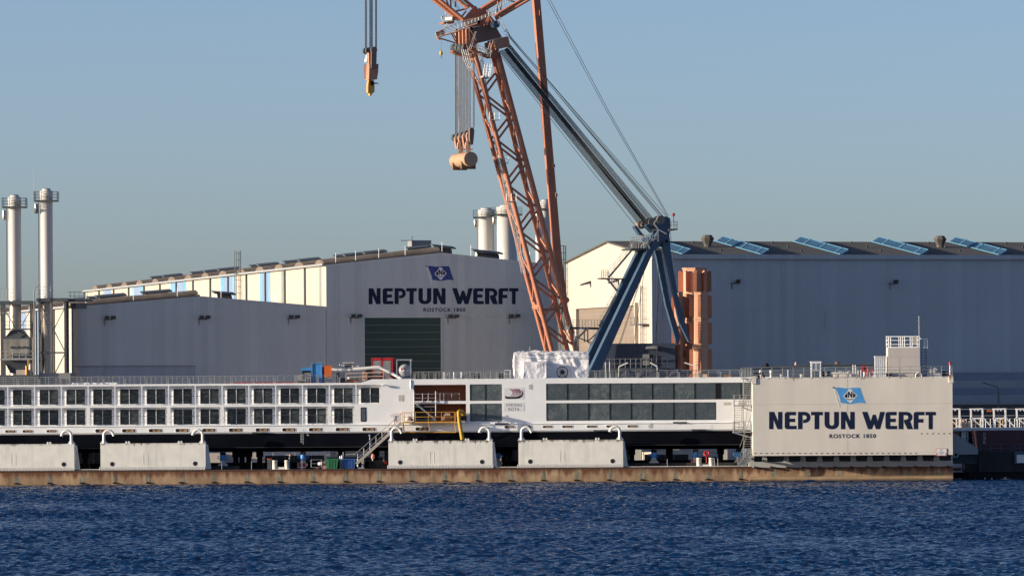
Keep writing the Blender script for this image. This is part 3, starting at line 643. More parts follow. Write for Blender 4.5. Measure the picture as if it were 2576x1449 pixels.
# ------------------------------------------------------------------ heavy lift crane
CA = rad(20); cm = Vector((math.cos(CA), math.sin(CA), 0)); cn = Vector((math.sin(CA), -math.cos(CA), 0)); back = -cn
YB = 735.0
base = Q(1640, 1060, YB)
crane = thing('heavy_lift_crane', 'huge orange lattice-boom crane with a blue A-frame, behind the ship', 'crane', (base.x, YB, 1.7))
def yb(sy, y0): return y0 - 3.75*(1026-sy)/870.0          # the boom leans a little towards the water as it rises
def line(a, b, sy): return a[0] + (b[0]-a[0])*(sy-a[1])/(b[1]-a[1])
CH = {'L2': ((1617,1028),(1392,160),735.0,.33), 'L1': ((1600,1026),(1382,205),738.0,.30), 'R2': ((1688,1026),(1457,155),736.1,.38), 'R1': ((1662,1026),(1444,163),739.1,.34)}
def chord(k, sy): a, b, y0, r = CH[k]; return Q(line(a, b, sy), sy, yb(sy, y0))
boom = MB().tube(chord('L2',1200), chord('R2',1200), .4).build('boom', orange, crane)
MB().tube(chord('L2',900), chord('L1',900), .42).build('cross_beam', orange, boom); MB().tube(chord('R2',900), chord('L2',910), .2).build('cross_beam', orange, boom)
for k in CH:
    b = MB(); b.path([chord(k, s) for s in (1215,1026,800,600,400,CH[k][1][1])], CH[k][3], 12); b.build('chord', orange, boom)
RN = [209,344,478,612,747,881,1015]; LN = [277,411,545,680,814,950]
def brace(a, b, r): m = MB(); m.tube(a, b, r, 8); m.build('brace', orange, boom)
for f in (('L2','R2'),('L1','R1')):
    for i in range(6):
        brace(chord(f[0],LN[i]), chord(f[1],RN[i]), .15); brace(chord(f[0],LN[i]), chord(f[1],RN[i+1]), .15)
for i in range(6):
    brace(chord('L2',LN[i]), chord('L1',LN[i]-67 if i == 0 else RN[i]), .13); brace(chord('L1',RN[i+1]), chord('L2',LN[i]+6), .13)
    brace(chord('R2',RN[i]), chord('R1',LN[i]), .13); brace(chord('R1',LN[i]+8), chord('R2',RN[i+1]), .13)
# ladder up the inside of the boom
b = MB()
def lad(sy, o): return Q(1412+(1530-1412)*(sy-230)/570.0+o, sy, yb(sy, 735.5))
for o in (0, 8): b.path([lad(s, o) for s in (225, 500, 800)], .05, 5)
for o in (-2, 10, 4): b.path([lad(s, o)+Vector((0,-.5,0)) for s in (225, 500, 800)], .025, 4)
for i in range(44): s = 228+i*13; b.tube(lad(s,0), lad(s,8), .035, 4)
b.build('boom_ladder', steel, boom)
for sy in (352, 478, 590):
    c = lad(sy, 4); b = MB(); b.box(c.x-.3, c.x+1.0, c.y-1.1, c.y+.2, c.z-.08, c.z)
    for h in (.5,1.0): b.beam((c.x+1.0,c.y-1.1,c.z+h),(c.x-.3,c.y-1.1,c.z+h),.05,.05); b.beam((c.x+1.0,c.y-1.1,c.z+h),(c.x+1.0,c.y+.2,c.z+h),.05,.05)
    for x, y in ((-.3,-1.1),(1.0,-1.1),(1.0,.2),(.35,-1.1)): b.tube((c.x+x,c.y+y,c.z),(c.x+x,c.y+y,c.z+1.0),.03,4)
    b.build('rest_platform', steel, boom)
# ---- boom head
YH = 731.0
head = MB().pix([(1376,83),(1448,71),(1471,110),(1399,126)], YH, back*.5).build('boom_head', mat('shaded_orange_plate', (.17,.10,.075), .5, .08, .6), crane)  # crane orange darkened to brown: the plate's shade put into its colour
def hp(pts, th, m, off=0., name='head_plate'):
    b = MB(); d = YH + off; b.pix(pts, d, back*th); return b.build(name, m, head)
hp([(1376,84),(1446,74),(1464,112),(1398,128),(1399,150),(1386,168),(1377,140)], 2.4, orange, .52)
hp([(1448,118),(1489,107),(1495,137),(1452.5,147)], 2.8, paleor, .1)
hp([(1359,56),(1372,42),(1384,28),(1393,18),(1399,24),(1408,50),(1417,76),(1376,82),(1364,72)], .6, orange, .3)
hp([(1359,56),(1372,42),(1384,28),(1393,18),(1399,24),(1408,50),(1417,76),(1376,82),(1364,72)], .5, orange, 2.4)
hp([(1398,33),(1409,24),(1420,29),(1436,46),(1451,64),(1447,71),(1417,76),(1408,50)], .8, orange, .9)
hp([(1438,124),(1456,120),(1462,146),(1458,168),(1446,170),(1441,150)], 2.6, orange, .4)
hp([(1376,140),(1396,150),(1404,182),(1392,176)], 2.6, orange, .8)
for i, x in enumerate((1366,1355.5,1345,1334.5)):
    hp([(x,86),(x+8,84),(x+9,120),(x+10,138),(x+6,145),(x+1,134)], .35, paleor, .2+i*1.35, 'sheave_cheek')
    c = Q(x+4, 141, YH+.4+i*1.35); b = MB()
    b.tube(c+back*.1, c+back*.55, .62, 16); b.tube(c+back*.7, c+back*1.1, .62, 16); b.build('sheave', darksteel, head)
for x, y, r in ((1401,65,.28),(1381,85,.22),(1393,85.5,.07)):
    b = MB(); c = Q(x, y, YH-.02); b.tube(c, c+cn*.05, r, 14); b.build('pin_hole', black, head)
c = Q(1455, 72, YH); b = MB(); b.tube(c, c+back*1.6, .5, 14); b.build('guide_sheave', blue, head)
b = MB()
for (x0,y0,x1,y1) in ((1418,76,1432,48),(1427,74,1434,50),(1432,48,1446,70)): b.tube(Q(x0,y0,YH), Q(x1,y1,YH), .09, 6)
b.build('stay_bracket', orange, head)
# jib and strut leaving the frame
JB = MB()
for pts, r, dy in ((((1080,-152),(1345,60)),.27,0),(((1096,-160),(1357,58)),.27,-.6),(((1176,-141),(1372,26)),.24,2),(((1194,-139),(1386,22)),.24,1.4)):
    JB.path([Q(x, y, YH+dy) for x, y in pts], r, 10)
for (a, c) in (((1320,-10),(1321,36)),((1335,-10),(1334,22)),((1312,18),(1320,37)),((1320,37),(1336,34)),((1336,34),(1369,26)),((1345,60),(1366,33)),((1352,10),(1376,22)),((1307,0),(1321,36))):
    JB.tube(Q(a[0],a[1],YH+.6), Q(c[0],c[1],YH+.6), .12, 7)
jib = JB.build('jib', orange, crane)
JB = MB()
for pts, r, dy in ((((1409,27),(1640,-113)),.26,0),(((1448,50),(1720,-115)),.27,-.4),(((1420,30),(1650,-114)),.2,2),(((1452,58),(1725,-104)),.18,2)):
    JB.path([Q(x, y, YH+dy) for x, y in pts], r, 10)
for (a, c) in (((1456.5,48),(1459,0)),((1467,38),(1469,-6)),((1459,2),(1456,46)),((1469,-4),(1520,10)),((1425,28),(1445,46))):
    JB.tube(Q(a[0],a[1],YH+.6), Q(c[0],c[1],YH+.6), .1, 7)
strut = JB.build('back_strut', orange, crane)
b = MB()
for o in (-8,-4,0): b.tube(Q(1430,42+o,YH-1), Q(1540,-24+o,YH-1), .03, 4)
for i in range(16): x = 1432+i*7; y = 42-(x-1430)*.6; b.tube(Q(x,y,YH-1), Q(x,y-8,YH-1), .025, 4)
b.build('strut_walkway', steel, strut)
b = MB()
for i in range(3): b.tube(Q(1310+i*5,-10,YH+1), Q(1345+i*4,34,YH+1), .025, 4)
for (x0,y0,x1,y1) in ((1303,30,1310,56),(1308,30,1318,48),(1316,40,1306,60),(1311,30,1324,54)): b.tube(Q(x0,y0,YH+1), Q(x1,y1,YH+1), .035, 4)
b.build('jib_rods', steel, jib)
# winch platform left of the head
wp = MB().pix([(1297,66),(1330,63),(1332,69),(1300,71)], YH+.5, back*1.6).build('winch_platform', orange, crane)
b = MB(); b.tube(Q(1309,57,YH+.6), Q(1329,56,YH-.2), .36, 14); b.build('winch_drum', steel, wp)
b = MB()
for x0,y0,x1,y1 in ((1297,66,1295,49),(1295,49,1306,42),(1306,42,1308,66),(1301,68,1301,46),(1295,58,1308,54),(1303,71,1302,84),(1312,70,1318,82),(1302,84,1310,70)): b.tube(Q(x0,y0,YH+.4), Q(x1,y1,YH+.4), .05, 5)
b.pix([(1294,50),(1299,48),(1301,57),(1297,58)], YH+.5, back*.4); b.build('winch_frame', steel, wp)
# slanting access walkway in front of the head
wk = MB(); NB = 13
top = [(1276,97),(1348,64),(1400,52),(1445,36)]; bot = [(1281,110),(1340,93),(1380,76),(1398,70)]
def on(L, q):
    q *= len(L)-1; i = min(int(q), len(L)-2); f = q-i
    return (L[i][0]+(L[i+1][0]-L[i][0])*f, L[i][1]+(L[i+1][1]-L[i][1])*f)
wk.m = 0
for dy in (0, 1.3):
    wk.path([Q(x, y, YH-2+dy) for x, y in bot], .11, 6); wk.path([Q(x, y, YH-2+dy) for x, y in top[:3]], .05, 5)
wk.pix([(1276,97),(1300,88),(1306,103),(1281,111)], YH-1.9, back*.3)
wk.build('access_walkway', paleor, crane); wk = crane.children[-1] if False else None
b = MB()
for i in range(NB+1):
    x0,y0 = on(bot, i/NB); x1,y1 = on(top[:3], i/NB); b.tube(Q(x0,y0,YH-2), Q(x1,y1,YH-2), .045, 5)
    if i < NB:
        x2,y2 = on(bot, (i+1)/NB); b.tube(Q(x1,y1,YH-2), Q(x2,y2,YH-2), .035, 4)
        b.tube(Q(x0,y0,YH-2), Q(x0,y0,YH-.7), .04, 4)
for o in (0,-4,-8): b.path([Q(1340,84+o,YH-2.1), Q(1395,64+o,YH-2.1), Q(1452,38+o,YH-2.1)], .03, 4)
for i in range(12): x = 1342+i*10; y = 84-(x-1340)*.38; b.tube(Q(x,y,YH-2.1), Q(x,y-9,YH-2.1), .03, 4)
for (x0,y0,x1,y1) in ((1448,30,1466,52),(1452,30,1490,100),(1466,56,1494,104),(1458,66,1492,104),(1466,56,1458,66),(1474,72,1466,80),(1484,90,1474,96),(1490,100,1478,104)): b.tube(Q(x0,y0,YH-.5), Q(x1,y1,YH-.5), .035, 4)
b.build('guard_rails', steel, crane)
b = MB()
b.tube(Q(1289,113,YH-1.4), Q(1334,127,YH), .1, 6); b.tube(Q(1321,97,YH-1), Q(1336,124,YH), .1, 6); b.tube(Q(1327,96,YH-1), Q(1338,118,YH), .08, 6)
b.pix([(1283,112),(1290,111),(1293,116),(1287,118)], YH-1.5, back*.5); b.build('davit_arm', orange, crane)
b = MB(); b.tube(Q(1292.3,116,YH-1.3), Q(1292.3,152,YH-1.3), .03, 4); b.build('davit_rope', rope, crane)
hk = thing('small_hook', 'tiny yellow hook ball on a thin line left of the crane head', 'hook', tuple(Q(1292.3,152,YH-1.3)))
c = Q(1292.3,156,YH-1.3); b = MB(); b.lathe(c, [(.1,-.33),(.2,-.2),(.22,.05),(.16,.22),(.06,.3)], 12); b.build('ball', yellow, hk)
b = MB(); b.path([c+Vector((.0,0,-.33)), c+Vector((.0,0,-.45))]+[c+Vector((.09*math.sin(a*.7)+.0,0,-.55+.1*math.cos(a*.7))) for a in range(7)], .035, 6); b.build('hook', darksteel, hk)
# service platform under the head, cages
b = MB(); b.pix([(1374,144),(1384,143),(1438,163),(1440,168),(1436,170),(1384,150)], YH-.6, back*1.5); sp = b.build('service_platform', orange, crane)
b = MB()
for (x0,y0,x1,y1) in ((1374,146,1393,93),(1380,146,1396,93),(1384,128,1440,148),(1384,136,1440,156),(1440,148,1436,168),(1400,132,1402,152),(1412,136,1414,156),(1424,142,1426,160),(1392,130,1408,150),(1404,134,1396,148),(1416,140,1430,160),(1430,146,1418,158),(1438,150,1428,166),(1437,118,1430,146),(1446,118,1436,146)): b.tube(Q(x0,y0,YH-.7), Q(x1,y1,YH-.7), .05, 5)
b.build('platform_rails', steel, sp)
b = MB()
for o in (0,5,10): b.tube(Q(1400+o,158,YH-.4), Q(1418+o,224,YH-1.0), .05, 5)
for i in range(14): y = 160+i*4.6; x = 1400+(y-158)*.27; b.tube(Q(x,y,YH-.5), Q(x+10,y,YH-.6), .035, 4)
b.pix([(1414,223),(1434,227),(1432,231),(1415,228)], YH-1.2, back*1.3)
for x in (1420,1428,1436,1440): b.tube(Q(x,188,YH-1.2), Q(x-5,226,YH-1.2), .03, 4)
for y in (190,198,206,214,222): b.tube(Q(1418-(y-206)*.1,y,YH-1.2), Q(1440-(y-190)*.18,y+2,YH-1.2), .03, 4)
b.build('ladder_cage', steel, sp)
b = MB(); 
for i in range(10):
    y = 150+i*6; b.tube(Q(1354+i*3.2,y,YH-1.2), Q(1372+i*1.4,y+2,YH-1.2), .05, 4)
for o in (0,6,12,18): b.path([Q(1352+o,146,YH-1.2), Q(1360+o,178,YH-1.2), Q(1374+o*.6,208,YH-1.2)], .045, 4)
b.build('rope_guard', steel, sp)
b = MB(); b.pix([(1325,152),(1330,148),(1336,152),(1372,164),(1372,169),(1334,158)], YH-.8, back*1.2); b.build('trip_beam', orange, sp)
# hoist ropes and lower blocks
for i, (x, dy) in enumerate(((1333.5,4.4),(1336,4.4),(1339,4.0),(1344,3.4),(1347,3.2),(1350,3.0),(1353,2.6),(1356.5,2.4),(1360,2.0),(1364,1.6),(1367,1.4),(1370,1.2),(1373.5,.9),(1377,.6),(1386,.3),(1389,.2))):
    b = MB(); yt = 145; ybm = 398-.85*(x-1333)*.5
    b.tube(Q(x, yt, YH+dy), Q(x+ (0.5 if x < 1380 else 0), ybm, YH+dy), .06, 6); b.build('hoist_rope', hoist, crane)
b = MB(); b.tube(Q(1340,240,YH+3), Q(1346,392,YH+3), .03, 4); b.build('tag_rope', rope, crane)
YW = YH + .3
blk = thing('hook_block', 'four-part orange lower hook block hanging below the crane head', 'hook block', tuple(Q(1362, 400, YW)))
for i, x in enumerate((1367.5,1356,1344,1333)):
    o = i*1.5; y = 387+i*3.2; dark = MB(); c = Q(x+5.5, y+7, YW+o)
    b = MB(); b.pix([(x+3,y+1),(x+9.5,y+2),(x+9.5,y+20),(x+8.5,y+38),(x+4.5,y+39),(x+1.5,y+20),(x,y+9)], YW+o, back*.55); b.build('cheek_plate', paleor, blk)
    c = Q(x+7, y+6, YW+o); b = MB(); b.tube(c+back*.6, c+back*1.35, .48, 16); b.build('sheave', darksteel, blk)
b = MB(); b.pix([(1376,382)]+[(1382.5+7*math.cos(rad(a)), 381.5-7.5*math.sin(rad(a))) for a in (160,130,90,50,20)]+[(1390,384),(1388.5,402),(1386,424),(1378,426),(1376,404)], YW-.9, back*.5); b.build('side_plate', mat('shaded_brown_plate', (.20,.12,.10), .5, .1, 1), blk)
b = MB()
for x, dx in ((1347,0),(1370,0)):
    o = 2.6 if x < 1360 else .6
    b.pix([(x-4,418),(x,417),(x+2,428),(x+6,429),(x+2,434),(x+1,441),(x-1,438),(x-6,436)], YW+o, back*.5)
    b.tube(Q(x+3,438,YW+o-.3), Q(x+16,438,YW+o-.3), .09, 6)
b.build('swivel', paleor, blk)
# test weight: a drum on saddles
tw = thing('test_weight', 'big peach cylinder on brown saddles hanging under the four-part block', 'weight', tuple(Q(1360, 490, YW)))
c1 = Q(1379.7, 466.6, YW-1.6); c0 = c1 + back*6.0; Rw = .97
b = MB(); b.tube(c1, c0, Rw, 40); b.build('drum', peach, tw)
ax = (c0-c1).normalized()
b = MB()
for q in (.28, 1.6, 4.2, 5.7): p = c1+ax*q; b.tube(p, p+ax*.05, Rw+.012, 40)
b.build('weld_bands', paleor, tw)
for q in (.9, 4.4):
    p = c1 + ax*q; b = MB(); zb = p.z - Rw - .32; w = cm
    prof = [(-1.0, zb-p.z), (1.0, zb-p.z), (1.0, -.25)] + [(1.0*math.cos(rad(a)), 1.0*math.sin(rad(a))) for a in range(-15, -166, -15)] + [(-1.0, -.25)]
    b.plate([prof], p, w, (0,0,1), ax, .35); b.build('saddle', rust, tw)
for q in (1.0, 4.0):
    p = c1+ax*q; b = MB()
    for s in (-1, 1): b.beam(p+Vector((0,0,Rw-.1))+ax*.25*s+cm*.25*s, p+Vector((0,0,Rw+1.5))+cm*.1*s, .28, .12)
    b.build('lug', rust, tw)
# second hook, left, on ropes from above the frame
YL = 722.0
lb = thing('hook_block', 'single orange hook block with yellow hook, high at the left against the sky', 'hook block', tuple(Q(1086, 200, YL)))
L = lambda x, y: (1040+x/8.522, 120+y/8.522)
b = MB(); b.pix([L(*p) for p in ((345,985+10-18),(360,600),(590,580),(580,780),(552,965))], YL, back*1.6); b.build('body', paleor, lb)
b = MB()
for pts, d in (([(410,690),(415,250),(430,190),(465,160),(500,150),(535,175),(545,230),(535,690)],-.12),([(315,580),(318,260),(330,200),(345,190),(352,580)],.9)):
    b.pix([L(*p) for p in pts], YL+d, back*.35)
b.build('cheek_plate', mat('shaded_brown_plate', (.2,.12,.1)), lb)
b = MB(); b.pix([L(*p) for p in ((345,300),(410,330),(405,690),(350,600))], YL+.3, back*.8); b.build('web', paleor, lb)
b = MB()
for x, y, o in ((480,230,.05),(350,245,1.0),(285,255,1.7)):
    c = Q(*L(x,y), YL+o); b.tube(c, c+back*.5, .42, 16)
b.build('sheave', darksteel, lb)
b = MB(); c = Q(*L(300,500), YL+1.0); b.lathe(c, [(.3,-.22),(.32,-.2),(.32,.22),(.3,.24),(.18,.3),(.14,.75)], 16); b.build('swivel_motor', whitepipe, lb)
b = MB()
for (x0,y0,x1,y1) in ((235,590,250,960),(275,600,275,880),(345,600,345,870)): b.beam(Q(*L(x0,y0),YL+1.2), Q(*L(x1,y1),YL+1.2), .12, .12)
b.build('ribs', orange, lb)
yk = MB(); yk.pix([L(*p) for p in ((345,990),(375,985),(470,990),(488,1100),(488,1280),(450,1310),(430,1290),(435,1340),(395,1375),(375,1370),(372,1320),(325,1295),(328,1100))], YL+.4, back*.7)
hook = yk.build('hook', yellow, lb)
b = MB(); b.pix([L(*p) for p in ((388,1005),(465,1005),(465,1115),(388,1115))], YL+.3, -back*.03); b.build('hook_throat', black, hook)
b = MB(); b.tube(Q(*L(470,1062),YL), Q(*L(580,1065),YL), .11, 8, .06); b.tube(Q(*L(582,1065),YL), Q(*L(584,1110),YL), .02, 4); b.build('hook_handle', rope, hook)
for x in (252,272,292,362,380,400,418,436,508,524,540):
    o = .1 if x > 480 else (.9 if x > 340 else 1.6)
    b = MB(); x0, y0 = L(x, 200); b.tube(Q(x0, y0, YL+o), Q(x0, -150, YL+o), .05, 5); b.build('hoist_rope', hoist, crane)
# ---- mast strut at the back (single box section)
b = MB(); b.pix([(1555,-110),(1574,-110),(1646.6,760),(1663,884),(1658,905),(1645,884),(1625.6,760)], 737, back*.8)
ms = b.build('mast_strut', orange, crane)
b = MB()
for sx, sy in ((1584,38),(1624,486),(1631,572)): b.pix([(sx-3,sy-8),(sx+2,sy-3),(sx+3,sy),(sx+2,sy+4),(sx-3,sy+8)], 737.2, back*.3)
b.build('strut_lugs', orange, ms)
b = MB(); c = Q(1661,879,735); b.tube(c, c+back*1.2, .36, 16); b.build('pivot_eye', orange, ms)
# ---- A-frame
YA = 733.0
af = MB().pix([(1897,733),(1923,718),(1758,1088),(1745,1118),(1713,1118),(1727,1088)], YA, back*1.0).build('a_frame', blue, crane)
def apart(name, pts, off, th, m=blue):
    b = MB(); b.pix(pts, YA+off, back*th); return b.build(name, m, af)
apart('a_frame_leg', [(1869.7,735),(1898,733),(1727,1088),(1713,1118),(1690,1118),(1704,1080)], 1.5, 1.0)
apart('rear_leg', [(1919,733),(1936,733),(1962,880),(1994,985),(1990,1003),(1984,1010),(1950,890)], 4.0, .6)
apart('rear_leg', [(1941,712),(1953,704),(1963,712),(1968,760),(1985,860),(2023,1000),(2019,1002),(1990,940),(1952,760)], .6, .6)
apart('apex_housing', [(1916,656),(1922.7,644),(1937,639),(1952.5,634),(1959,637),(1963.6,641),(1964.7,662),(1961,690),(1964,712),(1958,724),(1948,722),(1940,708),(1929,725),(1918,735),(1900,735),(1916,706),(1929,673)], .2, 2.4)
b = MB(); c = Q(1952,707,YA+.15); b.tube(c, c+cn*.06, .25, 14); b.build('pin', black, af)
b = MB()
for (x0,y0,x1,y1) in ((1916,656,1929,673),(1929,673,1953,686),(1916,656,1922,645)): b.beam(Q(x0,y0,YA+.1), Q(x1,y1,YA+.1), .1, .1)
b.build('edge_strip', steel, af)
b = MB()
for x, y, r, o in ((1880,659,.55,1.6),(1890,658,.5,1.2),(1904,654,.6,.9),(1912,651,.6,.6),(1937,645,.6,.4)):
    c = Q(x,y,YA+o); b.tube(c, c+back*1.5, r, 16)
b.build('sheave_bank', mat('weathered_sheaves', (.17,.15,.13), .6, .3, 3), af)
b = MB()
for pts in ([(1859,665),(1864,661),(1882,684),(1888,690),(1880,690),(1874,688)], [(1892,662),(1898,656),(1914,676),(1911,682)]): b.pix(pts, YA+.3, back*1.0)
b.build('rope_anchor', blue, af)
b = MB(); b.pix([(1961,671),(1986,670),(1985,674),(1961,677)], YA+.3, back*1.4)
for x in (1966,1973,1977,1981,1985): b.tube(Q(x,671,YA), Q(x,649,YA), .04, 5)
for y in (649,660): b.beam(Q(1964,y,YA), Q(1985,y,YA), .05, .05)
b.tube(Q(1973,655,YA), Q(1973,631,YA), .06, 6); b.build('top_platform', darksteel, af)
b = MB(); c = Q(1973,629,YA); b.lathe(c, [(.16,-.2),(.2,-.15),(.2,.12),(.1,.2)], 12); b.build('obstruction_lamp', mat('dark_red_lamp', (.22,.015,.02), .4), af)
# platform and railings below the apex
b = MB(); b.pix([(1846,728),(1905,727),(1902,733),(1850,733)], YA-.4, back*3.4); pf = b.build('apex_platform', darksteel, af)
b = MB()
for o in (-.4, 1.4, 3.0):
    for x in (1847,1853,1858,1864,1871,1878,1886,1894,1901): b.tube(Q(x,728,YA+o), Q(x,697-(x-1847)*.16,YA+o), .045, 5)
    for h in (0,9,18): b.beam(Q(1847,697+h,YA+o), Q(1901,689+h,YA+o), .05, .05)
for (x0,y0,x1,y1) in ((1912,706,1912,673),(1929,708,1929,674),(1926,708,1926,676),(1912,673,1929,674),(1912,690,1929,692),(1912,700,1929,700),(1880,690,1905,728),(1890,684,1870,720),(1896,690,1886,726),(1900,684,1912,706)): b.beam(Q(x0,y0,YA-.5), Q(x1,y1,YA-.5), .07, .07)
b.build('platform_rails', railgrey, pf)
mach = mat('pale_machinery', (.5,.48,.44), .5, .2, 3)
b = MB()
for x, y, w, h in ((1877,700,5,10),(1884,707,5,14),(1892,700,4,12),(1879,716,9,8),(1899,708,4,16),(1871,690,8,5),(1889,690,6,6)): b.box(Q(x,y,YA+.5).x, Q(x+w,y,YA+.5).x, YA+.2, YA+1, Q(x,y+h,YA).z, Q(x,y,YA).z)
b.build('winch_gear', mach, pf)
def stair(name, p0, p1, wd, parent, n, m=steel, rail=1.1, md=None, treads=True):
    """flight between two photo-space points given as world vectors, with treads and handrails"""
    p0, p1 = Vector(p0), Vector(p1); s = Vector((0,1,0)) if abs((p1-p0).x) > .8 else Vector((1,0,0)); b = MB()
    for q in (0, wd): b.beam(p0+s*q, p1+s*q, .08, .28)
    st = b.build(name, md or m, parent); b = MB()
    for i in range(n+1):
        p = p0+(p1-p0)*i/n
        b.add([p+Vector((-.14,0,.06)), p+Vector((.14,0,.06)), p+s*wd+Vector((.14,0,.06)), p+s*wd+Vector((-.14,0,.06))], [(0,1,2,3)]) if s.y else b.beam(p, p+s*wd, .05, .2)
    b.build('treads', m, st); b = MB(); k = max(2, n//4)
    for q in (0, wd):
        for h in (rail*.5, rail): b.beam(p0+s*q+Vector((0,0,h)), p1+s*q+Vector((0,0,h)), .055, .055)
        for i in range(k+1): p = p0+(p1-p0)*i/k+s*q; b.tube(p, p+Vector((0,0,rail)), .03, 5)
    b.build('handrail', m, st); return st
stair('access_stair', Q(1783,813,YA-.2), Q(1851,733,YA-.2), .9, af, 16, steel, 1.0, darksteel)
b = MB(); b.pix([(1761,814),(1838,816),(1838,819),(1764,818)], YA-.5, back*1.6)
for x in (1762,1768,1775,1781): b.tube(Q(x,815,YA-.6), Q(x,792,YA-.6), .035, 5)
for y in (792,799,806): b.beam(Q(1762,y,YA-.6), Q(1781,y,YA-.6), .045, .045); b.beam(Q(1762,y,YA-.6), Q(1762,y,YA-.6)+Vector((0,1.4,0)), .045, .045)
b.build('stair_landing', darksteel, af)
stair('access_stair', Q(1809,853,YA-.2), Q(1780,817,YA-.2), .9, af, 8, steel, 1.0, darksteel)
stair('access_stair', Q(1756,956,YA-.2), Q(1806,866,YA-.2), .9, af, 18, steel, 1.0, darksteel)
b = MB(); b.pix([(1668,957),(1759,959),(1760,965),(1668,964)], YA-.3, back*1.8)
for x in range(1670,1762,9): b.tube(Q(x,958,YA-.4), Q(x,937,YA-.4), .035, 5)
for y in (937,944,951): b.beam(Q(1668,y,YA-.4), Q(1760,y,YA-.4), .045, .045)
for (x0,y0,x1,y1) in ((1722,966,1722,1002),(1712,966,1712,1002),(1722,1000,1757,968),(1684,985,1722,1000),(1722,1003,1745,1003),(1690,966,1690,1080),(1682,966,1682,1080)): b.beam(Q(x0,y0,YA+.6), Q(x1,y1,YA+.6), .16, .16)
b.build('walkway', darksteel, af)
stair('access_stair', Q(1683,1000,YA-.8), Q(1724,959,YA-.8), .9, af, 10, steel, 1.0, darksteel)
for (x0,y0,x1,y1,o) in ((1898,720,1856,1010,1.5),(1940,735,1915,1060,3),(1931,730,1921,1090,2.6),(1943,770,1940,1060,3),(1963,676,1976,790,.2),(1905,735,1800,1060,2),(1895,760,1790,1080,2)):
    b = MB(); b.tube(Q(x0,y0,YA+o), Q(x1,y1,YA+o), .035, 5); b.build('slack_rope', rope, crane)
b = MB()
for (sx, y) in ((1865,770),(1862,790),(1859,810),(1856,830)): pass
for i in range(38): q = i/37; c = Q(1869-q*140, 742+q*290, YA+1.6); b.box(c.x-.35, c.x-.05, c.y-.2, c.y+.1, c.z-.06, c.z+.02)
b.build('leg_rungs', steel, af)
# luffing rope bundle, head to apex
def bundle(n, a0, a1, b0, b1, r, o0=0., o1=.6):
    for i in range(n):
        q = i/max(1,n-1); m = MB()
        m.tube(Q(a0[0]+(a1[0]-a0[0])*q, a0[1]+(a1[1]-a0[1])*q, YH+o0+o1*q), Q(b0[0]+(b1[0]-b0[0])*q, b0[1]+(b1[1]-b0[1])*q, YA+.9-.4*q), r, 5)
        m.build('luffing_rope', rope, crane)
bundle(10, (1461,151),(1473,146), (1872,659),(1887,656), .026)
bundle(9, (1475,148),(1484,142), (1888,657),(1899,653), .026)
bundle(10, (1477,146),(1486,140), (1889,656),(1901,652), .038, 1.5)
bundle(9, (1488,139),(1495,132), (1905,652),(1918,646), .028)
bundle(3, (1489,104),(1493,112), (1935,637),(1942,636), .035)
bundle(2, (1484,94),(1488,100), (1944,635),(1952,633), .04)
bundle(1, (1462,158),(1462,158), (1861,662),(1861,662), .04)
for x0, x1 in ((1594,1955),(1602,1959)):
    b = MB(); b.path([Q(x0-53,-116,YH+2), Q(x0,-18,YH+2), Q((x0+x1)/2+ -2,318,YH+2.5), Q(x1,634,YA+.8)], .035, 5); b.build('luffing_rope', rope, crane)
# machinery house and ballast
hm = mat('navy_machinery_house', (.045,.06,.10), .5, .1, .4, streak=.3)
za, zb = Q(1850,1006,741).z, 3.0
b = MB(); b.box(Q(1723,0,741).x+0, Q(1978,1000,741).x, 741, 748, zb, za); house = b.build('machinery_house', hm, crane)
b = MB(); z = Q(1850,1078,740).z; xa, xb = Q(1770,1078,740).x, Q(1955,1078,740).x
b.box(xa, xb, 739, 740.9, z-.35, z)
b.build('house_walkway', darksteel, house)
b = MB()
for h in (.6,1.25): b.beam((xa,739,z+h),(xb,739,z+h),.06,.06)
for i in range(13): x = xa+(xb-xa)*i/12; b.tube((x,739,z),(x,739,z+1.25),.035,5)
b.build('house_railing', railgrey, house)
b = MB(); c = Q(1907,1022,740); b.hexa([(c.x-.8,739.6,c.z),(c.x+.9,739.6,c.z),(c.x+.8,740.9,c.z),(c.x-.7,740.9,c.z)], [(c.x-.6,739.8,c.z+.35),(c.x+.8,739.8,c.z+.42),(c.x+.7,740.9,c.z+.42),(c.x-.5,740.9,c.z+.35)]); b.beam((c.x+.75,739.7,c.z),(c.x+.75,739.7,c.z-2.4),.08,.08); b.box(c.x-1.1,c.x-.2,740.6,740.95,c.z-2.2,c.z-.7); b.build('cab_hood', railgrey, house)
b = MB()
for x in (1772,1790,1808,1826): b.box(Q(x,0,742).x, Q(x+9,0,742).x, 741, 744, 1.7, z-.4)
b.build('undercarriage', darksteel, house)
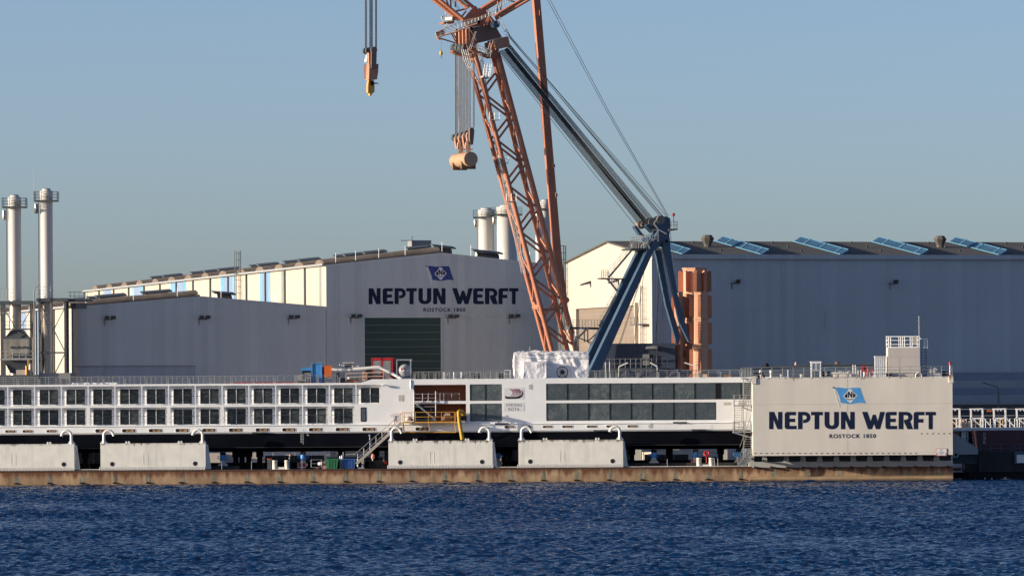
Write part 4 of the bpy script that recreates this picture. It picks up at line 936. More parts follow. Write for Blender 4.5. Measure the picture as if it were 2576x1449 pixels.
# ------------------------------------------------------------------ spare column segments stacked on the quay
fl_or = mat('segment_shaded_orange', (.48,.185,.105), .5, .1, .5, streak=.35, sdark=.7, sscale=1.2)
seg_lit = mat('segment_lit_orange', (.53,.29,.185), .55, .08, .5, streak=.3, sdark=.75, sscale=1.2)  # paler bodies, darker flanges: sunlit and shaded faces put into the colours
def segment_stack(label, xa, xb, ytop, ybot, Y, seg, ribs):
    c = (xa+xb)/2; p = Q(c, ybot, Y); root = thing('column_segments', label, 'crane segments', (p.x, Y, 1.7)); r = (Q(xb,ytop,Y).x-Q(xa,ytop,Y).x)/2
    n = int(math.ceil((ybot-ytop)/seg))
    for i in range(n):
        zt = Q(c, ytop+i*seg, Y).z; zb = Q(c, min(ybot, ytop+(i+1)*seg), Y).z
        b = MB(); b.lathe((p.x,Y,0), [(r*.80,zb+.02),(r*.80,zt-.12),(r*.86,zt-.1),(r*.86,zt)], 8)
        s = b.build('segment', seg_lit, root)
        for f in s.data.polygons: f.use_smooth = False
        for a in ribs:
            b = MB(); dx, dy = math.sin(rad(a)), -math.cos(rad(a))
            U = Vector((dx,dy,0)); N = Vector((dy,-dx,0)) if True else 0
            h = (zt-zb)*.86; L = [(0,.35),(.32*r+.14,.35),(.32*r+.14,h-.2)]+[(.32*r-.06+.2*math.cos(rad(t)), h-.2+.34*math.sin(rad(t))) for t in (20,60,90,130)]+[(0,h-.2)]
            b.plate([L], (p.x+dx*r*.70-N.x*.2, Y+dy*r*.70-N.y*.2, zb), U, (0,0,1), N, .40); b.build('flange', fl_or, s)
segment_stack('tallest orange stack of crane column segments, behind the blue rear legs', 1993, 2082, 785, 1130, 746, 77, (-90,-40,0,40,90))
segment_stack('shorter peach-lit orange stack of crane column segments in front of the taller one', 2024, 2083, 856, 1130, 739, 79, (-90,-8,90))
segment_stack('slim orange column segment partly behind the blue rear leg, leftmost of the orange stacks', 1972, 2006, 858, 1130, 744, 88, (-90,0,90))
# ------------------------------------------------------------------ floating dock
YD, YS, ZD = 667.0, 670.0, 1.85
XV = lambda vx, Y=YS: (vx - CX) * Y / F
concrete = mat('stained_dock_concrete', (.385,.262,.158), .85, .36, .42, streak=.65, scol=(.16,.075,.04), sscale=1.0, soft=.55, bump=.35, bscale=2.5)
def rust_edge(m, z0, z1, col=(.13,.045,.02), wet=.35, run=1.2, lo=.63, sc=1.3):
    """rust running down from the steel edge and a wet dark band by the water, as real stains"""
    n = m.node_tree.nodes; l = m.node_tree.links; b = n['Principled BSDF']
    tc = n.new('ShaderNodeTexCoord'); sp = n.new('ShaderNodeSeparateXYZ'); l.new(tc.outputs['Object'], sp.inputs[0])
    mp = n.new('ShaderNodeMapping'); mp.inputs['Scale'].default_value = (sc,sc,.12); l.new(tc.outputs['Object'], mp.inputs[0])
    nz = n.new('ShaderNodeTexNoise'); nz.inputs['Scale'].default_value = 1; nz.inputs['Detail'].default_value = 6; l.new(mp.outputs[0], nz.inputs['Vector'])
    def math_(op, a, c):
        k = n.new('ShaderNodeMath'); k.operation = op
        for i, v in enumerate((a, c)):
            if isinstance(v, (int, float)): k.inputs[i].default_value = v
            else: l.new(v, k.inputs[i])
        return k.outputs[0]
    def mapr(v, a, c, d, e):
        k = n.new('ShaderNodeMapRange'); l.new(v, k.inputs[0])
        for i, q in enumerate((a, c, d, e)): k.inputs[i+1].default_value = q
        return k.outputs[0]
    h = mapr(sp.outputs[2], z1-run, z1, 0, .42); s = math_('ADD', h, nz.outputs[0]); f = mapr(s, lo, lo+.22, 0, .92)
    mx = n.new('ShaderNodeMix'); mx.data_type = 'RGBA'; l.new(f, mx.inputs[0]); l.new(b.inputs['Base Color'].links[0].from_socket, mx.inputs[6]); mx.inputs[7].default_value = col+(1,)
    w = mapr(math_('ADD', sp.outputs[2], math_('MULTIPLY', nz.outputs[0], .3)), z0+.12, z0+.42, wet, 1)
    m2 = n.new('ShaderNodeMix'); m2.data_type = 'RGBA'; m2.blend_type = 'MULTIPLY'; m2.inputs[0].default_value = 1
    l.new(mx.outputs[2], m2.inputs[6]); cmb = n.new('ShaderNodeCombineColor')
    for i in range(3): l.new(w, cmb.inputs[i])
    l.new(cmb.outputs[0], m2.inputs[7]); l.new(m2.outputs[2], b.inputs['Base Color'])
patchm = mat('grey_mottled_repair', (.27,.25,.19), .85, .3, 1.6, streak=.7, scol=(.07,.08,.06), sscale=2.2, soft=.52, bump=.3)
edge = mat('rusty_steel_edge', (.075,.04,.028), .8, .4, 2.5)
dock = thing('floating_dock', 'long concrete floating dock with white side tanks and lettered end wall, carrying the ship', 'floating dock', (0, YD, 0))
rust_edge(concrete, 0, 1.75); rust_edge(patchm, 0, 1.75)
XE = XV(2396.5, YD); XW = QX(2205, 663.4)
b = MB(); b.box(-78, XE, YD, 690, -3, 1.72); dk = b.build('hull', concrete, dock)
deckm = mat('dark_dock_deck', (.03,.028,.027), .85, .3, 1)
b = MB(); b.box(-78, XE, YD+.02, 689.9, 1.721, 1.80); b.build('deck', deckm, dock)
b = MB(); b.box(-78, XW, YD-.06, YD+.25, 1.70, 1.86); b.build('edge_beam', edge, dock)
for i in range(32):
    sx = 46.7 + 96.5*(i-.0); x = QX(sx, YD)
    if x > XE-1: break
    b = MB(); b.plate([[(-.25+.07*math.sin(i*2.3),.42),(.24+.09*math.sin(i*1.7),.45),(.27+.08*math.sin(i*3.1),.9),(.2+.12*math.sin(i*5.3),1.3),(.26+.1*math.sin(i*.7),1.69),(-.28+.12*math.sin(i*1.1),1.69),(-.2+.1*math.sin(i*4.1),1.2),(-.29+.08*math.sin(i*2.9),.8)]], (x,YD-.012,0), (1,0,0), (0,0,1), (0,1,0), .010); q = b.build('pilaster', patchm, dk)
    b = MB(); b.box(x-.33, x+.33, YD-.14, YD-.04, .26, .34); b.box(x-.22, x+.22, YD-.08, YD-.04, .34, .42); b.build('foot_bracket', black, q)
lip = mat('wet_tan_fender', (.36,.25,.15), .7, .2, .6, streak=.5, sdark=.5, sscale=1.2)
b = MB(); pts = [(YD-.003,.62)]+[(YD-.25-.28*math.sin(rad(a)), .33+.27*math.cos(rad(a))) for a in (20,50,80,110,140)]+[(YD-.003,-.4)]
x0 = XW-.3; b.add([(x0,y,z) for y,z in pts]+[(XE-.05,y,z) for y,z in pts], [(i,i+1,len(pts)+i+1,len(pts)+i) for i in range(len(pts)-1)]+[tuple(range(len(pts))), tuple(reversed(range(len(pts),2*len(pts))))]); b.build('fender_lip', lip, dk)
# side tanks
rust_edge(dockpaint, -9, 12.7, (.20,.12,.08), 1, .9, .86, 1.5)
rust_edge(boxpaint, -9, 5.2, (.10,.085,.07), 1, .75, .80, 2.4)
portm = mat('dark_port', (.008,.008,.01), .6)
def side_tank(x0, x1, zt=5.15, ends=(True, True), door=None):
    b = MB(); b.box(x0, x1, YD+.22, YD+2.2, ZD+.12, zt)
    b.hexa([(x1,YD+1.0,ZD+.1),(x1+.6,YD+1.0,ZD+.1),(x1+.6,YD+1.9,ZD+.1),(x1,YD+1.9,ZD+.1)], [(x1,YD+1.0,zt-.15),(x1+.22,YD+1.0,zt-.15),(x1+.22,YD+1.9,zt-.15),(x1,YD+1.9,zt-.15)])
    tk = b.build('side_tank', boxpaint, dock)
    b = MB(); b.box(x0+.02, x1-.02, YD+.19, YD+.219, zt-.06, zt-.0); b.box(x0-.02, x1+.02, YD+.18, YD+2.24, zt, zt+.04); b.build('rim', boxpaint, tk)
    b = MB(); n = int((x1-x0+.3)/.178)
    for i in range(n):
        x = x0-.15+i*.178
        b.add([(x,YD+.21,ZD+.42),(x+.1,YD+.21,ZD+.42),(x+.1,YD+.06,ZD+.03),(x,YD+.06,ZD+.03),(x,YD+.21,ZD+.03),(x+.1,YD+.21,ZD+.03)], [(0,1,2,3),(0,3,4),(1,5,2),(3,2,5,4)])
    b.build('foot_fins', whitepipe, tk)
    for s, x, on_ in ((1, x0+.38, ends[0]), (-1, x1-.38, ends[1])):
        if not on_: continue
        b = MB(); b.path([(x,YD+.75,zt-.02),(x,YD+.75,zt+1.05)]+[(x+s*.58*(1-math.cos(rad(a))), YD+.75, zt+1.05+.56*math.sin(rad(a))) for a in range(15,166,15)]+[(x+s*1.24,YD+.75,zt+.98)], .172, 14)
        p = b.build('vent_pipe', whitepipe, tk)
        b = MB()
        for d in (-1,1): b.add([(x+d*.18,YD+.7,zt+.04),(x+d*.48,YD+.7,zt+.04),(x+d*.18,YD+.7,zt+.42),(x+d*.18,YD+.8,zt+.04),(x+d*.48,YD+.8,zt+.04),(x+d*.18,YD+.8,zt+.42)], [(0,1,2),(3,5,4),(0,3,4,1),(1,4,5,2),(0,2,5,3)])
        b.build('gusset', whitepipe, p)
        xx = x + s*1.05 if s > 0 else x-.9; b = MB(); b.lathe((xx,0,ZD+.78), [(.27,YD+.20),(.27,YD+.21)], 18, 'Y'); q = b.build('port_hole', portm, tk)
        b = MB(); b.lathe((xx,0,ZD+.78), [(.33,YD+.211),(.33,YD+.219)], 18, 'Y'); b.build('port_ring', whitepipe, q)
    for f in (.255,.755):
        x = x0+(x1-x0)*f; b = MB()
        for d in (-.16,.16): b.plate([[(-.13,0),(.13,0)]+arc(0,.16,.11,-10,190,6)], (x+d,YD+.7,zt+.04), (1,0,0), (0,0,1), (0,1,0), .08)
        b.build('lifting_lug', whitepipe, tk)
    xx = x0+(x1-x0)*(.42 if door is None else door); b = MB()
    for (a,c,e,f) in ((xx-.25,xx+.25,3.9,3.93),(xx-.25,xx+.25,2.55,2.58),(xx-.27,xx-.25,2.55,3.93),(xx+.25,xx+.27,2.55,3.93)): b.box(a, c, YD+.205, YD+.219, e, f)
    b.build('hatch_outline', dockpaint, tk)
    return tk
side_tank(QX(-90,YD), QX(216,YD), 5.08, door=.42)
side_tank(QX(293,YD), QX(601,YD), 5.1, door=.43)
side_tank(QX(1137,YD), QX(1442,YD), 5.2)
side_tank(QX(1518,YD), QX(1824.5,YD), 5.2)
# end wall with the lettering: a thin tall tank overhanging the hull
YP0, YP1 = 663.4, 668.6
C6 = lambda x, y: (2150+x/2.958, 950+y/2.958)
zt6 = Q(2490, 1105, YP0).z; zb6 = Q(2490, 1333.5, YP0).z; XP0, XP1 = QX(2205.5, YP0), QX(2790.5, YP0)
b = MB(); b.box(XP0, XP1, YP0, YP1, zb6, zt6); ew = b.build('end_wall', dockpaint, dock)
for x0, x1 in ((XP0-.1,XP0+.42),(XP1-.42,XP1+.1)):
    b = MB(); b.plate([[(x0,zt6-.75),(x1,zt6-.75),(x1,zt6+.05)]+[((x0+x1)/2+(x1-x0)/2*math.cos(rad(a)), zt6+.05+.2*math.sin(rad(a))) for a in (30,60,90,120,150)]+[(x0,zt6+.05)]], (0,YP0-.12,0), (1,0,0), (0,0,1), (0,1,0), .35)
    b.build('corner_lug', dockpaint, ew)
def ppt(x, y):
    r = ray(x, y); o = Vector((0,0,HC)); return o + r*(YP0/r.y)
rustline = mat('seam_line', (.42,.37,.33), .6, .1, 1)
b = MB(); z = Q(2490,950+690/2.958,YP0).z; b.box(XP0+.02, XP1-.02, YP0-.008, YP0-.001, z-.015, z+.015)
x = QX(2150+985/2.958, YP0); b.box(x-.012, x+.012, YP0-.008, YP0-.001, zb6+.1, z-.02); b.box(x-.012, x+.012, YP0-.008, YP0-.001, z+.02, zt6-.05)
z = zb6+.32; b.box(XP0+.02, XP1-.02, YP0-.007, YP0-.001, z-.01, z+.01); b.build('weld_seams', rustline, ew)
flaglight = mat('light_blue_flag', (.075,.31,.66), .5, .06, 1.2)
def fm(x, y): return C6(x, y)
yard_sign(ppt, Vector((1,0,0)), Vector((0,0,1)), Vector((0,-1,0)), ew, *C6(305,757), *C6(1750,908), C6(828,0)[0], C6(1232,0)[0], C6(0,951)[1], C6(0,986)[1], fm, flaglight, navy, mat('cream_sign_paint', (.70,.69,.64), .5, .03, 1))
for i in range(30):
    p = ppt(*C6(188+48.0*i, 1117)); b = MB(); b.plate([rrect(-.115,.115,-.055,.055,.05)], p+Vector((0,-.012,0)), (1,0,0), (0,0,1), (0,1,0), .01); b.build('scupper', portm, ew)
for i in range(6):
    p = ppt(*C6(1628+48.6*i, 946)); b = MB(); b.plate([rrect(-.12,.12,-.055,.055,.05)], p+Vector((0,-.012,0)), (1,0,0), (0,0,1), (0,1,0), .01); b.build('scupper', portm, ew)
for i in range(18):
    p = ppt(*C6(205+95*i, 463)); b = MB(); b.box(p.x-.07, p.x+.07, YP0-.02, YP0-.001, zt6-.12, zt6-.07); b.build('drain_slot', portm, ew)
p0, p1 = ppt(*C6(1751,1138)), ppt(*C6(1846,1074))
b = MB(); b.box(p0.x, p1.x, YP0-.05, YP0-.003, p0.z, p1.z); sg = b.build('notice_sign', red, ew)
b = MB(); b.box(p0.x+.05, p1.x-.05, YP0-.058, YP0-.051, p0.z+.05, p1.z-.05); b.build('sign_face', mat('white_sign_face', (.78,.78,.80), .4, .02), sg)
b = MB()
for q, w in ((.86,.28),(.76,.5),(.62,.45),(.48,.75),(.40,.7),(.3,.5),(.2,.4)):
    cx2 = (p0.x+p1.x)/2; z = p0.z+(p1.z-p0.z)*q; b.box(cx2-w/2, cx2+w/2, YP0-.062, YP0-.059, z-.02, z+.02)
b.build('sign_text', mat('grey_print', (.25,.26,.28)), sg)
b = MB()
for x in (p0.x+.13, p1.x-.13):
    for q in (.16,.3): b.lathe((x,0,p0.z+(p1.z-p0.z)*q), [(.06,YP0-.066),(.06,YP0-.0595)], 10, 'Y')
b.build('sign_symbol', red, sg)
# band of openings under the end wall
under = mat('grey_white_underband', (.44,.44,.43), .6, .08, .4, streak=.4, sdark=.7)
b = MB(); b.box(XP0-.35, XE-.02, YD-.05, YD+1.2, 1.73, 2.42); b.hexa([(XP0-.35,YD-.05,2.421),(XP0+.28,YD-.05,2.421),(XP0+.28,YD+1.2,2.421),(XP0-.35,YD+1.2,2.421)],[(XP0-.02,YD-.05,zb6-.002),(XP0+.28,YD-.05,zb6-.002),(XP0+.28,YD+1.2,zb6-.002),(XP0-.02,YD+1.2,zb6-.002)])
ub = b.build('bottom_sill', under, ew)
b = MB(); b.box(XP0+.3, XE-.02, YD+.9, YD+1.2, 2.422, zb6-.002); b.build('back_panel', darksteel, ub)
b = MB()
ops = [(135,222)]+[(268+0 if i == 0 else 535+203.5*(i-1), (490 if i == 0 else 692+203.5*(i-1))) for i in range(11)]
for i in range(len(ops)):
    xa = QX(2180+ops[i][1]/4.155, YD); xb = QX(2180+(ops[i+1][0] if i+1 < len(ops) else 2515+60)/4.155, YD)
    xb = min(xb, XE-.03)
    b = MB(); b.hexa([(xa-.12,YD-.05,2.421),(xb+.12,YD-.05,2.421),(xb+.12,YD+.85,2.421),(xa-.12,YD+.85,2.421)] if i+1 < len(ops) else [(xa-.12,YD-.05,2.421),(xb,YD-.05,2.421),(xb,YD+.85,2.421),(xa-.12,YD+.85,2.421)], [(xa,YD-.05,zb6-.002),(xb,YD-.05,zb6-.002),(xb,YD+.85,zb6-.002),(xa,YD+.85,zb6-.002)]); b.build('support_bracket', under, ub)
for i in range(13):
    x = QX(2180+(120+195*i)/4.155, YD); b = MB(); b.box(x-.03, x+.03, YD-.55, YD-.052, 1.62, 1.9); b.box(x-.03,x+.3,YD-.55,YD-.5,1.68,1.78); b.build('cleat', black, ub)
# ---- furniture on the end wall: rails, vents, deckhouse
def T6(x, y, Y=666.0): return Q(*C6(x, y), Y)
b = MB()
for h in (.42,.85,1.25): b.beam((XP0-1.3,YP0+.1,zt6+h),(XP1,YP0+.1,zt6+h),.05,.05)
for i in range(20): x = XP0-.2+(XP1-XP0+.2)*i/19; b.tube((x,YP0+.1,zt6),(x,YP0+.1,zt6+1.25),.035,5)
b.build('deck_railing', railgrey, ew)
b = MB(); xa, xb = T6(1333,0,665).x, T6(1608,0,665).x; ztop = T6(1470,203,665).z
b.box(xa, xb, 664.6, 668.2, zt6-.05, ztop); dh = b.build('deckhouse', mat('warm_grey_deckhouse', (.52,.48,.455), .55, .05, .3, streak=.4, sdark=.88), ew)
b = MB()
for y in (664.75, 668.0):
    for z in (.0,.35,.85,1.3): b.beam((xa,y,ztop+z+.08),(xb,y,ztop+z+.08),.09 if z in (0,1.3) else .055,.09 if z in (0,1.3) else .055)
    for x in (xa+.05, xa+.35, (xa+xb)/2-.35, (xa+xb)/2+.1, xb-.9, xb-.05): b.tube((x,y,ztop),(x,y,ztop+1.38),.045,6)
for x in (xa,xb):
    for z in (.35,.85,1.3): b.beam((x,664.75,ztop+z+.08),(x,668,ztop+z+.08),.06,.06)
for q in (.25,.45,.65): b.path([(xb,665.2+q,ztop+1.1),(xb+.3+q,665.2,ztop+1.1),(xb+.35+q,665.2,ztop+.95),(xb+.35+q,665.2,ztop-.1)], .05, 6)
b.build('roof_rails', white, dh)
b = MB(); b.tube((xb-.05,665,ztop),(xb-.05,665,T6(1604,0,665).z+1.0),.022,5); b.build('radio_mast', white, dh)
b = MB(); b.box(xb-.75,xb-.35,664.7,665.1,ztop+.45,ztop+1.35); b.build('junction_box', dockpaint, dh)
b = MB(); z = T6(1470,281,664.6).z; b.box(xa+.02,xb-.02,664.59,664.599,z-.025,z+.025); x = T6(1434,0,664.6).x; b.box(x-.012,x+.012,664.59,664.599,zt6,z-.03); b.build('panel_seam', rustline, dh)
b = MB()
for q in (0,.55): b.tube((xb+.35+q,666.5,zt6+.3),(xb+.35+q,666.5,ztop),.035,5)
for i in range(14): z = zt6+.5+i*.36; b.tube((xb+.35,666.5,z),(xb+.9,666.5,z),.025,4)
b.build('side_ladder', darksteel, dh)
def vent(x, y0, y1, w, bend=False):
    p = T6(x, y1); q = T6(x, y0); b = MB(); r = w/2/2.958/24.1
    b.lathe((p.x,666,0), [(r*.8,zt6-.02),(r*.8,(zt6+q.z)/2),(r,(zt6+q.z)/2+.02),(r,q.z-.03),(r*.9,q.z)], 14); b.build('air_vent', whitepipe, ew)
for v in ((232,396,457,24),(322,396,457,24),(410,433,457,20),(585,433,457,26),(1052,424,457,16)): vent(*v)
b = MB()
for x in (190,232):
    c = T6(x, 437); b.path([(c.x-.35,664.8,zt6)]+[(c.x-.35*math.cos(rad(a)),664.8,zt6+.15+.42*math.sin(rad(a))) for a in range(0,181,20)]+[(c.x+.35,664.8,zt6)], .11, 8)
b.build('hose_arch', black, ew)
c = T6(1594, 440); b = MB(); b.path([(c.x-.36,664.5,zt6)]+[(c.x-.36*math.cos(rad(a)),664.5,zt6+.12+.38*math.sin(rad(a))) for a in range(0,181,18)]+[(c.x+.36,664.5,zt6)], .09, 8); b.build('hose_arch', whitepipe, ew)
b = MB(); c = T6(1868, 455); b.tube((c.x,665,zt6),(c.x,665,T6(1868,345).z),.07,6); mp_ = b.build('light_mast', white, ew)
b = MB(); b.lathe((c.x,665,T6(1868,345).z), [(.12,-.1),(.16,0),(.14,.25),(.05,.3)], 10); b.build('red_lamp', red, mp_)
b = MB()
for x in (465,1028,1048,1072,1096): z = T6(x, 395 if x < 500 else 352 if x < 1060 else 400).z; xx = T6(x,0).x; b.tube((xx,665.5,zt6),(xx,665.5,z),.045,6)
b.build('stanchion', white, ew)
# things standing on top of the end wall
t = thing('sensor_cabinet', 'white glazed cabinet on four legs on the end wall deck', 'cabinet', tuple(T6(706,457)))
xa_, xb_ = T6(664,0).x, T6(750,0).x; z0_, z1_, zc = zt6, T6(706,322).z, T6(706,400).z
b = MB(); b.box(xa_-.06, xb_+.06, 665.2, 666.8, z1_-.12, z1_); b.build('roof', white, t)
b = MB()
for x in (xa_+.06, xb_-.06):
    for y in (665.3, 666.7): b.box(x-.05,x+.05,y-.05,y+.05,z0_,z1_-.121)
for z in (zc, zc+.9): b.box(xa_+.111,xb_-.111,665.26,665.34,z-.05,z+.05)
b.box((xa_+xb_)/2-.04,(xa_+xb_)/2+.04,665.26,665.34,zc+.051,zc+.849); b.build('frame', white, t)
b = MB(); b.box(xa_+.12,xb_-.12,665.4,666.6,zc,zc+.9); b.build('cabinet_body', mat('smoky_panel', (.28,.33,.42), .3, .05), t)
t = thing('cable_drum', 'black and white cable drum beside the glazed cabinet', 'drum', tuple(T6(798,457)))
c = T6(798, 430); b = MB(); b.lathe((0,666,c.z) if False else (c.x,666,c.z), [(.42,-.45),(.42,-.38),(.28,-.37),(.28,.37),(.42,.38),(.42,.45)], 18, 'X'); b.build('spool', black, t)
b = MB(); b.lathe((c.x,666,c.z), [(.32,-.12),(.32,.12)], 18, 'X'); b.build('winding', white, t); b = MB(); b.box(c.x-.5,c.x+.5,665.7,666.3,zt6,zt6+.12); b.build('cradle', steel, t)
t = thing('storage_cage', 'beige crate heaped with pale hose on the end wall deck', 'crate', tuple(T6(938,457)))
xa_, xb_ = T6(857,0).x, T6(1012,0).x; zc = T6(940,425).z
b = MB(); b.box(xa_, xb_, 665.2, 666.8, zt6, zc); b.build('crate', dockpaint, t)
b = MB(); rs = random.Random(4)
for i in range(9): x = xa_+.15+(xb_-xa_-.3)*i/8; b.path([(x-.3,665.4,zc+.02),(x-.1,665.6,zc+.12+rs.random()*.14),(x+.2,665.5,zc+.08+rs.random()*.12),(x+.35,665.8,zc+.03)], .07, 7)
b.build('hose_heap', whitepipe, t)
b = MB()
for x in (xa_+.4, xb_-.55): b.box(x,x+.18,665.18,665.199,zt6,zc-.05)
b.build('strap', steel, t)
t = thing('life_raft_rack', 'bright red quartered float rack standing on the end wall', 'life-saving gear', tuple(T6(1128,457)))
c = T6(1128,384); b = MB(); s = .36
b.plate([rrect(-s,s,-s,s,.14)], (c.x,665,c.z), (1,0,0), (0,0,1), (0,1,0), .3); b.build('float', red, t)
b = MB(); b.box(c.x-.03,c.x+.03,664.985,664.999,c.z-s,c.z+s); b.lathe((c.x,0,c.z),[(.12,664.97),(.12,664.984)],12,'Y'); b.build('cross_strap', black, t)
b = MB(); b.lathe((c.x,665.15,0),[(.2,zt6),(.14,zt6+.2),(.12,c.z-s)],12); b.build('stand', steel, t)
t = thing('fire_hose_box', 'white box with red disc and red hose next to the quartered float', 'hose box', tuple(T6(1190,457)))
c = T6(1192,435); b = MB(); b.box(c.x-.3,c.x+.32,665,665.6,zt6,zt6+.72); b.build('box', white, t)
b = MB(); b.lathe((c.x,0,zt6+.38),[(.17,664.96),(.17,664.999)],14,'Y'); b.build('disc', red, t)
b = MB(); b.path([(c.x-.55,664.9,zt6+.05),(c.x-.6,664.9,zt6+.5),(c.x-.4,664.9,zt6+.75),(c.x-.05,664.9,zt6+.85),(c.x+.2,664.9,zt6+.84)], .1, 8); b.build('hose', red, t)
t = thing('ribbed_cabinet', 'white vertically ribbed container left of the grey deckhouse', 'cabinet', tuple(T6(1260,457)))
xa_, xb_ = T6(1217,0).x, T6(1305,0).x; z1_ = T6(1260,282).z
b = MB(); b.box(xa_+.02, xb_-.02, 664.9, 666.4, zt6, z1_); b.build('body', white, t)
b = MB()
for i in range(6): x = xa_+(xb_-xa_)*i/5; b.box(x-.055,x+.055,664.76,664.899,zt6,z1_-.001)
b.build('ribs', white, t); b = MB(); b.box(xa_-.05,xb_+.05,664.72,666.45,z1_+.001,z1_+.09); b.build('lid', dockpaint, t)
t = thing('mooring_winch', 'low black winch in front of the grey deckhouse', 'winch', tuple(T6(1346,457)))
c = T6(1346,440,664.4); b = MB(); b.lathe((c.x,664.35,zt6+.28),[(.24,-.36),(.24,-.3),(.18,-.29),(.18,.22),(.26,.23),(.26,.36)],14,'X'); b.build('drum', black, t); b = MB(); b.box(c.x-.42,c.x+.42,664.15,664.55,zt6+.002,zt6+.1); b.build('base', steel, t)
t = thing('capstan_machine', 'pale grey machinery housing at the right end of the end wall deck', 'machine', tuple(T6(1733,457)))
gm = mat('pale_grey_machine', (.46,.47,.47), .5, .08, 1)
b = MB(); b.plate([[T for T in ((-.92,.06),(.75,.06),(.75,.42),(.62,.58),(.38,.62),(.34,1.0),(.1,1.05),(.06,1.16),(-.1,1.05),(-.74,1.0),(-.78,.62),(-.92,.55))]], (T6(1730,0).x,665,zt6), (1,0,0), (0,0,1), (0,1,0), 1.2); b.build('housing', gm, t)
b = MB()
for x in (-.45,-.05): b.lathe((T6(1730,0).x+x,0,zt6+.66),[(.17,664.86),(.2,664.999)],14,'Y')
b.build('bearing_cap', gm, t); b = MB(); b.box(T6(1730,0).x-1.0,T6(1730,0).x+.95,664.8,666.4,zt6+.001,zt6+.058); b.build('bed', white, t)
t = thing('rope_reel', 'dark rope reel with rust-red flange beside the pale machinery housing', 'reel', tuple(T6(1825,457)))
c = T6(1820,430); b = MB(); b.lathe((c.x,665.4,zt6+.42),[(.36,-.2),(.36,-.14),(.24,-.13),(.24,.13),(.36,.14),(.36,.2)],16,'X'); b.build('reel', black, t)
b = MB(); b.lathe((c.x+.42,665.4,zt6+.4),[(.3,-.08),(.3,.08)],14,'X'); b.build('flange', rust, t); b = MB(); b.box(c.x-.3,c.x+.6,665.1,665.7,zt6+.001,zt6+.06); b.build('base', steel, t)
# stair tower at the left end of the end wall
tw_ = thing('stair_tower', 'grey steel zigzag stairs climbing the left edge of the lettered end wall', 'stairs', (XP0-1.6, 666, ZD))
ST = lambda x, y, Y=665.5: Q(2130+x/4.26, 1060+y/4.26, Y)
def ladderflight(xa, xb, yt, yb_, y0, y1, n):
    pa, pb = ST(xa, yb_, y0), ST(xa, yt, y1); w = ST(xb, yb_, y0).x - pa.x; b = MB()
    for q in (0, w): b.beam(pa+Vector((q,0,0)), pb+Vector((q,0,0)), .06, .22)
    f = b.build('flight', railgrey, tw_); b = MB()
    for i in range(n+1): p = pa+(pb-pa)*i/n; b.box(p.x+.03, p.x+w-.03, p.y-.12, p.y+.12, p.z-.025, p.z+.02)
    b.build('treads', railgrey, f); b = MB()
    for q in (0, w):
        b.beam(pa+Vector((q,0,1)), pb+Vector((q,0,1)), .05, .05)
        for i in range(4): p = pa+(pb-pa)*i/3+Vector((q,0,0)); b.tube(p, p+Vector((0,0,1)), .03, 5)
    b.build('handrail', railgrey, f)
ladderflight(205, 300, 215, 530, 665.2, 667.4, 11)
ladderflight(93, 187, 545, 865, 667.4, 665.2, 11)
ladderflight(207, 305, 880, 1195, 665.2, 667.4, 11)
def landing(xa, xb, y, ya=664.9, ybk=668.0, rl=1.0):
    p, q = ST(xa, y), ST(xb, y); b = MB(); b.box(p.x, q.x, ya, ybk, p.z-.14, p.z); ld = b.build('landing', railgrey, tw_); b = MB()
    for yy in (ya+.05, ybk-.05):
        for h in (.5, rl): b.beam((p.x,yy,p.z+h),(q.x,yy,p.z+h),.045,.045)
        for i in range(4): x = p.x+.03+(q.x-p.x-.06)*i/3; b.tube((x,yy,p.z),(x,yy,p.z+rl),.03,5)
    for h in (.5, rl): b.beam((p.x,ya,p.z+h),(p.x,ybk,p.z+h),.045,.045)
    b.build('landing_rail', railgrey, ld)
landing(185, 312, 205, rl=1.2); landing(88, 312, 540, rl=1.25); landing(80, 308, 868, rl=1.2); landing(208, 312, 1195, rl=1.1)
b = MB()
for (x0,y0,x1,y1) in ((190,565,315,612),(85,880,300,945),(230,215,300,250)): b.beam(ST(x0,y0,664.9), ST(x1,y1,664.9), .1, .16)
for x, y0, y1 in ((203,210,880),(303,210,1200),(92,420,880),(210,745,1195)): b.tube(ST(x,y0,668), ST(x,y1,668), .05, 6)
b.build('stringer_frame', railgrey, tw_)
stair('lower_flight', ST(135,1285,664.8), ST(212,1195,664.8), .9, tw_, 6, railgrey, 1.0)
b = MB()
for (x0,y0,x1,y1) in ((270,470,225,800),(312,640,160,1060),(240,940,170,1150)): b.tube(ST(x0,y0,664.7), ST(x1,y1,664.7), .03, 4)
b.build('hanging_cable', rope, tw_)
# ------------------------------------------------------------------ river cruise ship
RB = .85
ZB, ZH, ZL, ZM0, ZM1, ZT0, ZT = 4.0, 6.3, 7.25, 9.50, 9.78, 12.11, 12.37
ZR_ = 12.76
ship = thing('river_cruise_ship', 'long white river cruise ship with black hull and balcony cabins, propped up in the dock', 'cruise ship', (0, YS, ZB))
XL, XR = -80.0, 36.0
def extrude(prof, x0, x1, name, m, parent):
    n = len(prof); b = MB(); b.add([(x0,y,z) for y,z in prof]+[(x1,y,z) for y,z in prof], [(i,(i+1)%n,n+(i+1)%n,n+i) for i in range(n)]+[tuple(range(n)), tuple(reversed(range(n,2*n)))]); return b.build(name, m, parent)
hl = extrude([(YS+.02,ZH),(YS+.02,4.62),(YS+.10,4.42),(YS+.45,4.2),(YS+1.3,ZB),(681-1.3,ZB),(681.3,4.5),(681.48,ZH)], XL, 31, 'hull', hullblack, ship)
